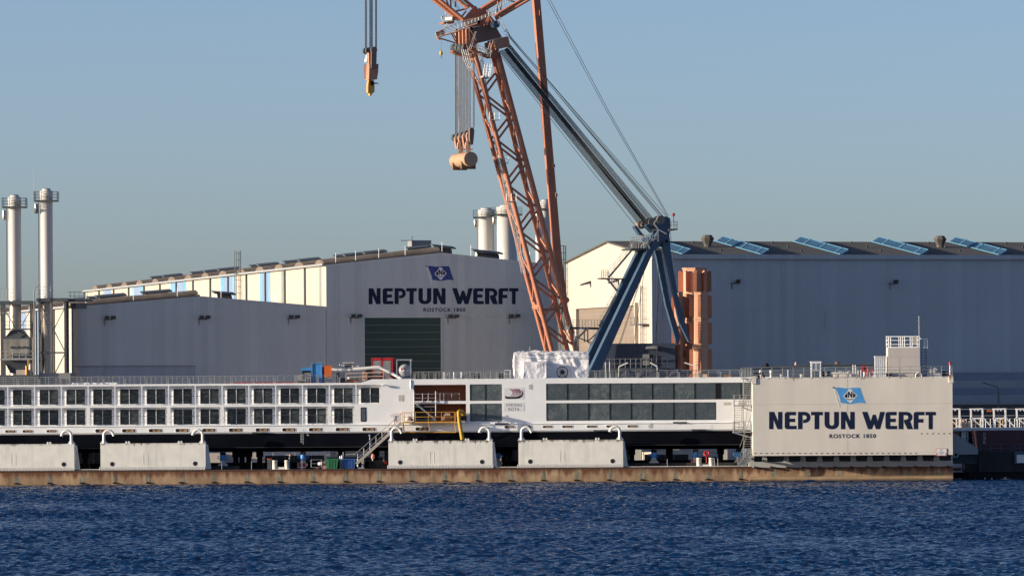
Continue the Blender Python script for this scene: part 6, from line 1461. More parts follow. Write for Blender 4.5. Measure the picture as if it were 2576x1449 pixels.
# clutter of white posts between tank and wheelhouse
for i, (x, lab) in enumerate(((1118,'white forked davit post on the deck just right of the gas tank'),(1142,'second white forked davit post between gas tank and wheelhouse'))):
    t = thing('davit_post', lab, 'post', (XV(x), 671, ZR_)); b = MB(); b.tube((XV(x),671,ZR_+.03),(XV(x),671,ZR_+.85),.07,7); b.build('post', white, t); b = MB(); b.beam((XV(x),671,ZR_+.3),(XV(x)+.45,671,ZR_+.65),.05,.05); b.beam((XV(x),671,ZR_+.3),(XV(x)-.3,671,ZR_+.1),.05,.05); b.build('arms', white, t)
t = thing('white_gate', 'white tilted gate frame on the deck left of the wrapped wheelhouse', 'gate', (XV(1270), 671, ZR_))
b = MB(); b.beam(W4(1297,355,671), W4(1302,278,671), .1, .12); b.beam(W4(1245,278,671), W4(1302,278,671), .06, .06); b.beam(W4(1245,355,671), W4(1245,278,671), .06, .06); b.beam(W4(1245,315,671), W4(1300,315,671), .05, .05); b.build('frame', white, t)
t = thing('deck_crane_arm', 'small dark folded crane arm lying among the deck railings', 'crane arm', (XV(1195), 672, ZR_))
b = MB(); b.beam(W4(840,350,672.5), W4(950,305,672.5), .1, .14); b.build('arm', darksteel, t); b = MB(); b.tube(W4(832,356,672.5), W4(832,290,672.5), .12, 8); b.build('post', steel, t)
for i, (x, lab) in enumerate(((980,'stack of dark tyres on the deck, left one before the white gate'),(1210,'stack of dark tyres right beside the white gate'))):
    c = W4(x,355,673); t = thing('tyre_stack', lab, 'tyres', tuple(c)); b = MB()
    for k in range(3): b.lathe((c.x,673,ZR_+.04+k*.2),[(.2,.0),(.36,.02),(.4,.1),(.36,.18),(.2,.2)],16)
    b.build('tyres', black, t)
# covered mounds and lamp arms towards the bow
cov = mat('dark_tarpaulin', (.05,.055,.075), .35, .25, 1.2, bump=.5, bscale=3)
C5 = lambda x, y, Y=673.: Q(1700+x/3.293, 1000+y/3.293, Y)
for xa_, xb_, yt, lab in ((385,545,272,'dark tarpaulin mound nearest the blue A-frame foot on the ship deck'),(558,660,275,'narrow dark tarpaulin mound, second from the A-frame foot'),(640,812,270,'wide dark tarpaulin mound in the middle of the covered row'),(850,1040,270,'widest dark tarpaulin mound under the orange column segments')):
    p, q = C5(xa_,350), C5(xb_,yt); t = thing('covered_gear', lab, 'covered gear', ((p.x+q.x)/2, 674, ZR_+.03), 'tarpaulin mounds on the ship deck'); b = MB(); b.smooth = True; n, mm = 18, 10; vs = []
    for j in range(mm+1):
        for i in range(n+1):
            u, v = i/n, j/mm; h = (max(0,math.sin(math.pi*u))**.45)*(max(0,math.sin(math.pi*v))**.4); pp = Vector((p.x+(q.x-p.x)*u, 673+2.4*v, ZR_+.03+(q.z-ZR_)*h*(1+.18*noise.noise(Vector((u*5+xa_,v*4,1)))))); vs.append(pp)
    b.add(vs, [(j*(n+1)+i,j*(n+1)+i+1,(j+1)*(n+1)+i+1,(j+1)*(n+1)+i) for j in range(mm) for i in range(n)]); b.build('cover', cov, t)
for x0_, x1_, lab in ((372,458,'white lamp arm tilted to the right on the bow deck, nearest the A-frame'),(742,675,'white lamp arm tilted to the left in the middle of the bow deck'),(1132,1005,'long white lamp arm tilted to the left in front of the orange segments')):
    c = C5(x0_,345,671.5); t = thing('lamp_arm', lab, 'deck lamp', tuple(c), 'folding lamp arms on the bow deck'); b = MB(); b.tube(C5(x0_,345,671.5), C5(x0_,243,671.5), .05, 6); b.build('post', steel, t)
    b = MB(); b.beam(C5(x0_,243,671.5), C5(x1_,205,671.5), .16, .14); b.build('arm', whitepipe, t)
for x, y0, y1, lab in ((245,200,340,'thin grey post, left of two near the A-frame foot'),(283,200,340,'thin grey post, right of two near the A-frame foot')):
    t = thing('deck_post', lab, 'post', tuple(C5(x,y1,672))); b = MB(); b.tube(C5(x,y1,672), C5(x,y0,672), .05, 6); b.build('post', steel, t); b = MB(); b.box(C5(x,0,672).x-.12,C5(x,0,672).x+.12,671.9,672.1,ZR_+.03,ZR_+.7); b.build('meter_box', steel, t)
b = MB(); p, q = C5(1100,343,671.6), C5(1225,315,671.6); b.box(p.x,q.x,671.6,672.8,ZR_+.031,q.z); tag(b.build('timber_crate', woodm), 'low yellow-brown timber crate on the bow deck under the orange segments', 'crate')
b = MB(); p, q = C5(1385,343,671.6), C5(1460,320,671.6); b.box(p.x,q.x,671.6,672.4,ZR_+.031,q.z); tag(b.build('timber_crate', rust), 'small reddish crate on the bow deck near the stair tower', 'crate')
# ------------------------------------------------------------------ scaffold and working platform at the open lobby
L4 = lambda x, y, Y=669.6: Q(1130+x/5.99, 1110+y/5.99, Y)
t = thing('scaffold', 'silver tube scaffold standing in the open orange lobby', 'scaffolding', tuple(L4(690,740)))
for Y_ in (669.7, 670.9):
    b = MB()
    for x, yt in ((497,215),(878,212)): b.tube(L4(x,745,Y_), L4(x,yt,Y_), .06, 6)
    for y in (262,335,410,485): b.beam(L4(497,y,Y_), L4(878,y,Y_), .05, .05)
    for x in (648,748): b.tube(L4(x,405,Y_), L4(x,250,Y_), .04, 5)
    b.build('tubes', steel, t)
b = MB(); b.box(L4(505,0).x, L4(870,0).x, 669.7, 670.9, L4(600,418).z, L4(600,405).z); b.build('boards', steel, t)
b = MB(); b.beam(L4(510,425), L4(865,710), .16, .1); b.beam(L4(525,415), L4(880,700), .06, .06); b.beam(L4(525,715), L4(880,715), .06, .06); b.build('scaffold_stair', steel, t)
b = MB()
for y in (255,): b.beam(L4(890,y,670.4), L4(1300,y,670.4), .03, .03)
for x in (955,1022,1160,1293): b.tube(L4(x,387,670.4), L4(x,250,670.4), .03, 5)
for y in (290,330,365): b.beam(L4(890,y,670.4), L4(1300,y,670.4), .02, .02)
tag(b.build('safety_fence', steel), 'thin wire safety fence along the upper lobby opening', 'fence')
pf = thing('working_platform', 'yellow railed working platform bracketed in front of the open lobby', 'platform', tuple(L4(760,760,668.6)))
YQ = 668.3; za_ = L4(760,770,YQ).z; xa_, xb_ = L4(290,0,YQ).x, L4(1235,0,YQ).x
b = MB(); b.box(xa_, xb_, YQ, 669.8, za_, za_+.16); b.build('deck', yellow, pf)
b = MB()
for y in (585,668): b.beam(L4(300,y,YQ), L4(1210,y-8,YQ), .06, .06)
for x in (300,328,522,748,977,1205,1225): b.beam(L4(x,745,YQ), L4(x,582,YQ), .07, .07)
b.build('rails', yellow, pf)
b = MB()
for x0_, x1_ in ((300,325),(755,775),(1210,1232)): b.beam(L4(x0_,772,YQ), L4(x1_,925,YQ+.5), .08, .1); b.beam(L4(x0_+15,772,YQ+1.0), L4(x1_,925,YQ+.6), .06, .06)
b.beam(L4(320,932,YQ+.6), L4(1235,932,YQ+.6), .1, .12); b.build('brackets', yellow, pf)
b = MB(); b.add([L4(410,785,669.6),L4(330,905,669.6),L4(260,900,669.6),L4(290,790,669.6)],[(0,1,2,3)])
t = thing('wrapped_pump', 'bundle of brown hoses and a grey pump on the yellow platform', 'pump', tuple(L4(1060,735,669)))
b = MB(); b.hexa([L4(1010,640,669),L4(1140,640,669),L4(1140,640,669.6),L4(1010,640,669.6)],[L4(1045,595,669),L4(1125,600,669),L4(1125,600,669.6),L4(1045,595,669.6)]); b.build('hood', mat('dusty_pink_cover', (.42,.30,.26), .7, .2, 3), t)
b = MB()
for i in range(5): b.path([L4(990,730-i*16,669),L4(1040,722-i*17,668.9),L4(1110,728-i*15,669),L4(1165,700-i*10,669)],.07,6)
b.build('hoses', mat('brown_hose', (.30,.16,.10), .6, .2, 3), t)
t = thing('plastic_bag', 'clear plastic sack of waste at the left end of the yellow platform', 'sack', tuple(L4(400,735,669)))
b = MB(); b.smooth = True; c = L4(400,690,669.1); b.lathe((c.x,669.1,c.z),[(.1,-.3),(.42,-.28),(.46,.0),(.34,.22),(.1,.3)],12); b.build('sack', mat('translucent_sack', (.5,.48,.47), .3, .3, 4), t)
b = MB(); b.lathe((c.x+.3,668.9,c.z-.15),[(.1,-.18),(.28,-.15),(.26,.1),(.08,.16)],10); b.build('waste', rust, t)
t = thing('red_barrier', 'red framed mesh barrier beside the top of the gangway', 'barrier', tuple(L4(220,755,669)))
b = MB()
for (x0,y0,x1,y1) in ((145,610,145,755),(145,610,270,610),(270,610,290,598),(145,755,280,770),(340,605,460,605),(455,605,455,660)): b.beam(L4(x0,y0,668.7), L4(x1,y1,668.7), .05, .05)
b.build('frame', red, t); b = MB(); b.plate([[(.0,.02),(1.0,.02),(.9,.95),(.1,.9)]], L4(155,745,668.75), L4(270,745,668.75)-L4(155,745,668.75), L4(155,625,668.75)-L4(155,745,668.75), (0,1,0), .01); b.build('mesh', mat('pale_mesh', (.55,.53,.54), .6, .2, 5), t)
t = thing('yellow_hose', 'fat ribbed yellow ventilation hose hanging from the lobby down behind the tank', 'hose', tuple(L4(1320,740,668)))
pts = [L4(1365,650,669.9), L4(1362,600,669.6), L4(1335,570,669), L4(1300,565,668.4), L4(1280,585,668), L4(1283,640,667.9), L4(1290,720,667.9), L4(1300,800,667.9), L4(1318,900,667.9), L4(1330,980,667.9), L4(1345,1070,667.9)]
b = MB(); fine = []
for i in range(len(pts)-1):
    for k in range(8): fine.append(pts[i].lerp(pts[i+1], k/8))
n = 12; rings = []
for i, p in enumerate(fine):
    d = (fine[min(i+1,len(fine)-1)]-fine[max(i-1,0)]).normalized(); x = d.cross(Vector((0,1,.01))).normalized(); y = d.cross(x); r = .225*(1.08 if i % 3 else .9)
    rings += [p+(x*math.cos(2*math.pi*j/n)+y*math.sin(2*math.pi*j/n))*r for j in range(n)]
b.smooth = True; b.add(rings, [(i*n+j,i*n+(j+1)%n,(i+1)*n+(j+1)%n,(i+1)*n+j) for i in range(len(fine)-1) for j in range(n)]); b.build('hose_tube', mat('yellow_hose_fabric', (.50,.29,.02), .5, .15, 3), t)
b = MB(); p = L4(1335,690,669.9); b.box(p.x-.1,p.x+.6,669.3,669.95,p.z-.3,p.z+.3); b.build('fan_box', black, t); b = MB(); p = L4(1345,735,669.5); b.box(p.x-.25,p.x+.3,669.3,669.9,p.z-.25,p.z+.15); b.build('fan_base', white, t)
# gangway stair
G = lambda x, y, Y=667.9: Q(600+x/3.449, 1020+y/3.449, Y)
gw_ = thing('gangway', 'long grey gangway stair climbing from the dock edge to the yellow platform', 'gangway', tuple(G(1525,1175)))
p0, p1 = G(1530,1168), G(1985,752); s_ = Vector((0,.95,0)); b = MB()
gwm = mat('dusty_gangway', (.40,.36,.32), .6, .15, 1.5)
for q in (0,1): b.beam(p0+s_*q, p1+s_*q, .08, .34)
b.build('stringers', gwm, gw_); b = MB()
for i in range(30): p = p0+(p1-p0)*(i+.5)/30; b.box(p.x-.16,p.x+.16,p.y+.04,p.y+.91,p.z+.02,p.z+.06)
b.build('treads', gwm, gw_); b = MB()
for q in (0,1):
    for h in (.52,1.08): b.beam(p0+s_*q+Vector((-.3 if h > 1 else 0,0,h-(.25 if h>1 else 0)*0)), p1+s_*q+Vector((0,0,h)), .055, .055)
    for i in range(8): p = p0+(p1-p0)*(i+.25)/7.4+s_*q; b.tube(p, p+Vector((0,0,1.08)), .035, 6)
b.build('handrails', steel, gw_)
# ------------------------------------------------------------------ people
skin = mat('skin', (.48,.28,.20), .6, .08, 8)
def person(label, J, cloth, parts, loc):
    """J: joints (m, relative to loc). one continuous skinned body; helmet and clothing accents as children"""
    root = thing('person', label, 'person', loc)
    me = bpy.data.meshes.new('body'); names = list(J['v']); vs = [J['v'][k][0] for k in names]; ix = {k: i for i, k in enumerate(names)}
    me.from_pydata(vs, [(ix[a], ix[c]) for a, c in J['e']], []); me.update()
    o = bpy.data.objects.new('body', me); SC.collection.objects.link(o); o.parent = root; me.materials.append(cloth); me.materials.append(skin)
    md = o.modifiers.new('skin', 'SKIN'); md.use_smooth_shade = True
    for k in names:
        r = J['v'][k][1]; sv = me.skin_vertices[0].data[ix[k]]; sv.radius = r if isinstance(r, tuple) else (r, r); sv.use_root = k == 'hip'
    o.modifiers.new('sub', 'SUBSURF').levels = 1; o.modifiers['sub'].render_levels = 1
    for nm, m, fn in parts: b = MB(); fn(b, Vector(loc)); b.build(nm, m, root)
    return root
def skel(d):
    """d: dict of named joints; adds five unequal bent fingers to each hand"""
    v = dict(d); e = [('hip','waist'),('waist','chest'),('chest','neck'),('neck','head'),('head','crown'),('chest','ls'),('ls','le'),('le','lh'),('chest','rs'),('rs','re'),('re','rh'),('hip','lt'),('lt','lk'),('lk','la'),('la','lf'),('hip','rt'),('rt','rk'),('rk','ra'),('ra','rf')]
    for h, el in (('lh','le'),('rh','re')):
        p = Vector(v[h][0]); q = (p-Vector(v[el][0])).normalized(); side = q.cross(Vector((0,1,.2))).normalized()
        for i, ln in enumerate((.06,.075,.08,.075,.06)):
            a = p+side*.022*(i-2)+q*.05; c = a+q*ln*.6+Vector((-.02,0,-.02)); v[f'{h}{i}'] = (tuple(a), .009); v[f'{h}{i}b'] = (tuple(c), .008); e += [(h, f'{h}{i}'), (f'{h}{i}', f'{h}{i}b')]
    return {'v': v, 'e': e}
workblue = mat('dark_blue_overalls', (.025,.04,.10), .8, .15, 6)
vestgrey = mat('grey_hi_vis_strip', (.52,.50,.48), .6, .1, 6)
workdark = mat('dark_work_jacket', (.022,.024,.03), .8, .2, 6)
bluehat = mat('blue_helmet', (.03,.16,.55), .3, .05); orhat = mat('orange_helmet', (.75,.32,.04), .35, .05)
def head_parts(b, c): pass
def helmet(dx_, dz_, facing):
    def fn(b, loc):
        c = loc+Vector((dx_,0,dz_)); b.lathe(c, [(.125,.0),(.13,.05),(.115,.1),(.07,.145),(.01,.16)], 14); b.box(c.x+(-.2 if facing < 0 else .08), c.x+(-.08 if facing < 0 else .2), c.y-.08, c.y+.08, c.z-.005, c.z+.015)
    return fn
def face(dx_, dz_, f):
    def fn(b, loc):
        c = loc+Vector((dx_,0,dz_)); b.smooth = True; b.lathe(c, [(.03,-.12),(.075,-.09),(.095,-.02),(.1,.05),(.09,.1)], 14); b.smooth = False
        b.hexa([c+Vector((f*.09,-.015,.0)),c+Vector((f*.125,-.012,-.03)),c+Vector((f*.125,.012,-.03)),c+Vector((f*.09,.015,.0))],[c+Vector((f*.09,-.012,.05)),c+Vector((f*.095,-.008,.04)),c+Vector((f*.095,.008,.04)),c+Vector((f*.09,.012,.05))])
        for s in (-1,1): b.box(c.x-.02,c.x+.02,c.y+s*.1-.012,c.y+s*.1+.012,c.z-.03,c.z+.04)
    return fn
def feats(dx_, dz_, f):
    def fn(b, loc):
        c = loc+Vector((dx_,0,dz_))
        for s in (-1,1): b.box(c.x+f*.088,c.x+f*.1,c.y+s*.035-.012,c.y+s*.035+.012,c.z+.035,c.z+.05)
        b.box(c.x+f*.08,c.x+f*.095,c.y-.025,c.y+.025,c.z-.065,c.z-.055)
    return fn
# worker walking down the gangway, looking at the treads
wp_ = G(1682,1015); q_ = (wp_.x-p0.x)/(p1.x-p0.x); foot = p0+(p1-p0)*q_+Vector((0,.5,.06))
sl = (p1.z-p0.z)/(p1.x-p0.x)
J = skel({'hip':((.0,0,.92),(.15,.12)),'waist':((-.02,0,1.08),(.15,.11)),'chest':((-.07,0,1.32),(.17,.13)),'neck':((-.13,0,1.5),.06),'head':((-.18,0,1.6),.07),'crown':((-.20,0,1.68),.05),
 'ls':((-.08,-.19,1.4),.07),'le':((-.14,-.25,1.14),.05),'lh':((-.34,-.3,1.02),.04),'rs':((-.06,.19,1.4),.07),'re':((-.1,.25,1.12),.05),'rh':((-.3,.28,1.0),.04),
 'lt':((.02,-.1,.86),.10),'lk':((-.10,-.1,.44),.07),'la':((-.12,-.1,.0+sl*-.12+.06),.05),'lf':((-.24,-.1,sl*-.12+.04),.045),'rt':((.02,.1,.86),.10),'rk':((.08,.1,.5),.07),'ra':((.2,.1,.16+sl*.1),.05),'rf':((.08,.1,.12+sl*.1),.045)})
person('worker in dark overalls and blue helmet walking down the gangway', J, workblue, [('head', skin, face(-.19,1.66,-1)), ('face_features', black, feats(-.19,1.66,-1)), ('helmet', bluehat, helmet(-.19,1.72,-1)), ('reflective_yoke', vestgrey, lambda b, l: b.path([l+Vector((-.14,-.14,1.47)), l+Vector((-.19,-.1,1.36)), l+Vector((-.19,-.06,1.2))], .05, 8))], tuple(foot))
fp_ = Q(851, 1369, 668.2); fp_ = (fp_.x, 668.2, 1.81)
J = skel({'hip':((.02,0,.94),(.15,.12)),'waist':((.01,0,1.1),(.15,.12)),'chest':((.0,0,1.36),(.19,.14)),'neck':((-.03,0,1.54),.06),'head':((-.05,0,1.63),.075),'crown':((-.05,0,1.72),.06),
 'ls':((.0,-.2,1.46),.07),'le':((-.05,-.27,1.18),.055),'lh':((-.16,-.24,.98),.04),'rs':((.0,.2,1.46),.07),'re':((.06,.27,1.18),.055),'rh':((.0,.26,.94),.04),
 'lt':((.02,-.1,.88),.1),'lk':((.0,-.11,.48),.075),'la':((.02,-.11,.08),.055),'lf':((-.12,-.11,.04),.05),'rt':((.02,.1,.88),.1),'rk':((.04,.11,.48),.075),'ra':((.07,.11,.08),.055),'rf':((-.07,.11,.04),.05)})
person('worker in dark jacket and orange helmet standing on the dock beside the white bollards', J, workdark, [('head', skin, face(-.05,1.67,-1)), ('face_features', black, feats(-.05,1.67,-1)), ('helmet', orhat, helmet(-.05,1.73,-1)), ('reflective_patch', vestgrey, lambda b, l: b.path([l+Vector((-.1,-.16,1.46)), l+Vector((-.14,-.12,1.32))], .06, 8))], fp_)
# ------------------------------------------------------------------ dock floor gear
shorew = mat('white_shore_paint', (.62,.61,.58), .5, .08, 1.5)
proto = None
for i, (sx, yy, lab) in enumerate(((652,670.6,'blue-topped white shore left of the row of keel blocks, leftmost in view'),(887,670.6,'blue-topped white shore standing behind the red extinguisher rack'),(1458,672.5,'shaded blue-topped shore in the gap between the two right side tanks'),(1914.5,670.4,'blue-topped white shore just right of the last side tank'),(2037,670.8,'blue-topped white shore behind the right white bollard pair'),(2163.5,671.5,'blue-topped white shore at the foot of the stair tower'))):
    x = QX(sx, yy); r = .29
    if proto is None:
        proto = thing('hull_shore', lab, 'hull support', (x, yy, 1.8), 'blue and white hull shores'); Yp = yy
        MB().lathe((x,yy,0),[(r,1.81),(r,1.81+1.0),(r*1.02,1.81+1.01),(r*1.02,2.95)],20).build('post', shorew, proto)
        sl_ = MB().lathe((x,yy,0),[(r*1.18,2.951),(r*1.2,3.0),(r*1.2,3.5),(r*1.05,3.62)],20).build('sleeve', brightblue, proto)
        b = MB()
        for s in (-1,1): b.path([(x+s*.32,yy-.05,3.45),(x+s*.62,yy-.05,3.42),(x+s*.64,yy-.05,3.2),(x+s*.32,yy-.05,3.1)],.055,6)
        b.build('handles', brightblue, sl_)
        b = MB(); b.box(x-.34,x+.34,yy-.3,yy+.3,3.621,3.99); b.build('timber_cap', black, proto)
        b = MB()
        for s in (-1,1): b.add([(x+s*.28,yy-.04,1.95),(x+s*.62,yy-.04,2.4),(x+s*.28,yy-.04,2.75),(x+s*.28,yy+.04,1.95),(x+s*.62,yy+.04,2.4),(x+s*.28,yy+.04,2.75)],[(0,1,2),(3,5,4),(0,3,4,1),(1,4,5,2)])
        b.build('side_flange', shorew, proto); o = proto
    else: o = copy_tree(proto)
    o.location = (x, yy, 1.8); o['label'] = lab
proto = None
for i, (xa_, xb_, lab) in enumerate(((804,840,'pair of white mooring bollards on the dock edge, by the worker in the orange helmet'),(2047,2082.5,'pair of white mooring bollards on the dock edge, left of the stair tower'))):
    Y_ = 667.75; x0, x1 = QX(xa_,Y_), QX(xb_,Y_); xm = (x0+x1)/2
    if proto is None:
        proto = thing('bollard_pair', lab, 'bollard', (xm, Y_, 1.86), 'white double bollards on the dock edge')
        for x in (x0, x1): b = MB(); b.lathe((x,Y_,0),[(.3,1.9),(.3,2.86),(.32,2.87),(.32,2.93),(.28,2.96)],20); b.build('post', whitepipe, proto)
        b = MB(); b.box(x0-.31,x1+.31,Y_-.34,Y_+.34,1.861,1.899); b.box(x0+.3,x1-.3,Y_-.2,Y_+.2,1.9,2.14); b.build('base', whitepipe, proto)
        o = proto
    else: o = copy_tree(proto)
    o.location = (xm, Y_, 1.86); o['label'] = lab
proto = None
for i, sx in enumerate((20,140,250,690,708,728,1000,1100,1475,1490,1850,2110,1960,760)):
    x = QX(sx, 675)
    if proto is None:
        proto = thing('keel_block', 'dark keel block stack under the hull', 'keel block', (x,675,1.8), 'keel blocks under the hull')
        b = MB(); b.box(x-.5,x+.5,674,676,1.801,2.2); b.hexa([(x-.5,674.2,2.201),(x+.5,674.2,2.201),(x+.5,675.8,2.201),(x-.5,675.8,2.201)],[(x-.3,674.3,2.7),(x+.3,674.3,2.7),(x+.3,675.7,2.7),(x-.3,675.7,2.7)]); b.build('block', black, proto)
        b = MB(); b.box(x-.3,x+.3,674.3,675.7,2.701,3.3); b.box(x-.42,x+.42,674.2,675.8,3.301,3.99); b.build('timber', black, proto); o = proto
    else: o = copy_tree(proto)
    o.location = (x, 675, 1.8)
    o['label'] = ['dark keel block stack left of the first tank gap','dark keel block behind the leftmost side tank','dark keel block in the gap between the two left tanks','dark keel block right of the leftmost blue-topped shore','dark keel block, second right of the leftmost shore','dark keel block, third right of the leftmost shore','dark keel block behind the green and blue skips','dark keel block left of the middle side tank','dark keel block beside the shaded shore between the right tanks','dark keel block, right one between the right tanks','dark keel block beside the last side tank','dark keel block between the last two shores','dark keel block right of the lone white-topped shore','dark keel block left of the white bollards and worker'][i]
b = MB(); b.box(-70, 28, 682.0, 682.6, 1.801, 2.55); b.build('far_kerb', black, dock)
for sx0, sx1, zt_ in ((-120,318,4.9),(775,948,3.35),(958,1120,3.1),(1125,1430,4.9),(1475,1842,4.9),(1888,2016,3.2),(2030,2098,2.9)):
    x0, x1 = QX(sx0,686.5), QX(sx1,686.5); b = MB(); b.box(x0, x1, 686.5, 688.3, 1.801, zt_); q = b.build('added_dark_tank', darksteel, dock)  # tanks added in dark grey to darken the view under the hull
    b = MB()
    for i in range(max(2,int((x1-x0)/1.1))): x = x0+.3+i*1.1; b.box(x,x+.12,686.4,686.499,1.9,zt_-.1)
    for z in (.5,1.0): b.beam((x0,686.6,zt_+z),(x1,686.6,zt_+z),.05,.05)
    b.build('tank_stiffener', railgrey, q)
b = MB(); b.box(QX(1835,669), QX(2190,669), 669.1, 669.4, 1.801, 2.35); b.box(QX(615,669), QX(700,669), 669.1, 669.4, 1.801, 2.3); b.build('rail_beam', deckm, dock)
b = MB()
for sx in (649,736,1954,2102,1835,2092): x = QX(sx,667.5); b.tube((x,667.4,1.86),(x,667.4,2.85),.03,5)
b.build('edge_stanchion', steel, dock)
b = MB(); b.path([(QX(1838,667.4),667.4,2.1),(QX(1842,667.4),667.4,1.93),(QX(1900,667.4),667.4,1.93),(QX(2195,667.4),667.4,1.93)],.045,6); b.path([(QX(226,667.4),667.4,1.97),(QX(290,667.4),667.4,1.97)],.05,6); b.path([(QX(1450,667.4),667.4,1.97),(QX(1514,667.4),667.4,1.97)],.05,6); b.build('edge_pipe', whitepipe, dock)
def skip(label, xa_, xb_, yt, yb_, m, Y_=668.0):
    K = lambda x, y: Q(900+x/9.2, 1250+y/9.2, Y_); p, q = K(xa_,yb_), K(xb_,yt); w = q.x-p.x; z0, z1 = 1.86, q.z
    t = thing('skip', label, 'skip', ((p.x+q.x)/2, Y_+.7, z0)); b = MB()
    b.hexa([(p.x+w*.1,Y_,z0+.05),(q.x-w*.1,Y_,z0+.05),(q.x-w*.1,Y_+1.4,z0+.05),(p.x+w*.1,Y_+1.4,z0+.05)],[(p.x,Y_,z1),(q.x,Y_,z1),(q.x,Y_+1.4,z1),(p.x,Y_+1.4,z1)]); b.build('hopper', m, t)
    b = MB(); b.box(p.x-.05,q.x+.05,Y_-.05,Y_+.0,z1-.1,z1); b.box(p.x-.05,q.x+.05,Y_+1.4,Y_+1.45,z1-.1,z1); b.box(p.x+w*.15,q.x-w*.15,Y_-.03,Y_-.001,z1-.38,z1-.33)
    for f in (.3,.5,.72): b.box(p.x+w*f-.03,p.x+w*f+.03,Y_-.04,Y_-.002,z0+.15,z1-.11)
    b.build('ribs', m, t)
    b = MB()
    for f in (.2,.4,.6,.8): b.lathe((p.x+w*f,Y_+.2,z0+.08),[(.08,-.06),(.08,.06)],10,'X')
    b.build('wheels', black, t); return t
skip('green waste skip on the dock edge, left of the blue skip', 485, 835, 855, 1080, green)
skip('blue waste skip on the dock edge at the foot of the gangway', 965, 1305, 860, 1080, skipblue, 668.3)
K = lambda x, y, Y_=668.2: Q(900+x/9.2, 1250+y/9.2, Y_)
t = thing('mesh_cage', 'empty grey mesh cage on the dock edge left of the green skip', 'cage', tuple(K(250,1090)))
b = MB()
for Y_ in (668.0, 668.9):
    for x in (108,390): b.tube(K(x,1090,Y_), K(x,885,Y_), .035, 5)
    for y in (885,990,1085): b.beam(K(108,y,Y_), K(390,y,Y_), .04, .04)
b.build('frame', steel, t); b = MB(); b.box(K(170,0).x,K(300,0).x,668.3,668.8,1.87,2.0); b.build('contents', rust, t)
t = thing('pink_crate', 'faded pink crate with a white canister, between mesh cage and green skip', 'crate', tuple(K(455,1085)))
b = MB(); b.box(K(397,0).x,K(512,0).x,668.0,668.7,1.87,K(450,1035).z-.02); b.box(K(397,0).x,K(512,0).x,668.0,668.7,K(450,1030).z,K(450,938).z); b.build('crate', mat('faded_pink', (.42,.20,.19), .7, .1, 3), t)
c = K(345,995); b = MB(); b.lathe((c.x,668.1,c.z),[(.1,-.26),(.2,-.2),(.22,.1),(.22,.26)],12,'X'); b.build('canister', whitepipe, t)
t = thing('extinguisher_rack', 'small white-framed rack of red fire extinguishers at the foot of a blue-topped shore', 'fire extinguishers', (QX(887,668.4),668.4,1.86))
X2 = lambda x, y, Y_=668.4: Q(620+x/7.576, 1290+y/7.576, Y_)
b = MB(); b.beam(X2(1905,592), X2(2080,592), .06, .06); b.beam(X2(1912,592), X2(1912,480), .05, .05); b.beam(X2(1905,592,668.8), X2(2080,592,668.8), .06, .06); b.beam(X2(1995,592), X2(1995,350), .08, .05); b.build('rack', white, t)
for x in (1940,1968,2035,2066): c = X2(x,585); b = MB(); b.lathe((c.x,668.5,0),[(.07,1.9),(.085,1.93),(.085,2.5),(.05,2.58),(.03,2.68)],10); b.build('extinguisher', red, t)
t = thing('gas_cart', 'white gas bottles on a small wheeled cart beside the blue skip', 'cart', tuple(K(1430,1080)))
b = MB()
for x, y0 in ((1495,850),(1480,905)): c = K(x,0); b.lathe((c.x,668.6+(x-1480)*.02,0),[(.12,1.95),(.13,2.0),(.13,K(x,y0).z-.1),(.05,K(x,y0).z)],12)
b.path([K(1365,1065),K(1355,1000),K(1375,930),K(1365,870)],.1,8); b.build('bottles', whitepipe, t)
c = K(1490,1040); b = MB(); b.lathe((c.x,0,c.z),[(.2,668.1),(.2,668.25)],18,'Y'); b.build('tyre', black, t); b = MB(); b.lathe((c.x,0,c.z),[(.11,668.07),(.11,668.099)],14,'Y'); b.build('rim', white, t); b = MB(); b.box(K(1350,0).x,K(1530,0).x,668.3,668.9,1.9,2.02); b.build('frame', steel, t)
t = thing('valve_stand', 'white valve stand between the green and blue skips', 'valve', tuple(K(910,925,669.4)))
b = MB()
for x, y0 in ((890,790),(938,770)): b.tube(Vector((K(x,0,669.4).x,669.4,1.81)), K(x,y0,669.4), .09, 8)
b.beam(K(885,850,669.4), K(965,850,669.4), .12, .16); b.build('pipes', white, t); b = MB(); b.beam(Vector((K(968,0,669.6).x,669.6,1.81)), K(968,675,669.6), .14, .14); b.build('post', steel, t)
t = thing('warning_cone_sign', 'small red and white marker post in the dark under the hull', 'marker', tuple(K(1765,895,669.6)))
b = MB(); b.tube(Vector((K(1762,0,669.6).x,669.6,1.81)), K(1762,800,669.6), .06, 6); b.build('post', white, t); c = K(1770,790,669.6); b = MB(); b.lathe((c.x,669.6,c.z),[(.2,-.3),(.22,0),(.08,.3)],10); b.build('cap', mat('salmon_marker', (.70,.28,.22), .5), t)
b = MB(); p, q = K(1640,1080,669), K(2160,905,669); b.hexa([(p.x,668.9,1.81),(q.x,668.9,1.81),(q.x,670.6,1.81),(p.x,670.6,1.81)],[(p.x+.1,668.9,q.z),(q.x-.7,668.9,q.z),(q.x-.7,670.6,q.z),(p.x+.1,670.6,q.z)]); t = b.build('steel_trough', black); tag(t, 'long black steel trough on the dock left of the middle side tank', 'trough')
b = MB(); b.beam(K(2060,915,668.85), K(2110,1010,668.85), .2, .05); b.beam(K(2110,915,668.85), K(2150,1010,668.85), .16, .05); b.build('red_stripe', red, t)
t = thing('welding_set', 'dark welding set with an orange hose coil left of the white bollards', 'machine', (QX(788,668.6),668.6,1.81))
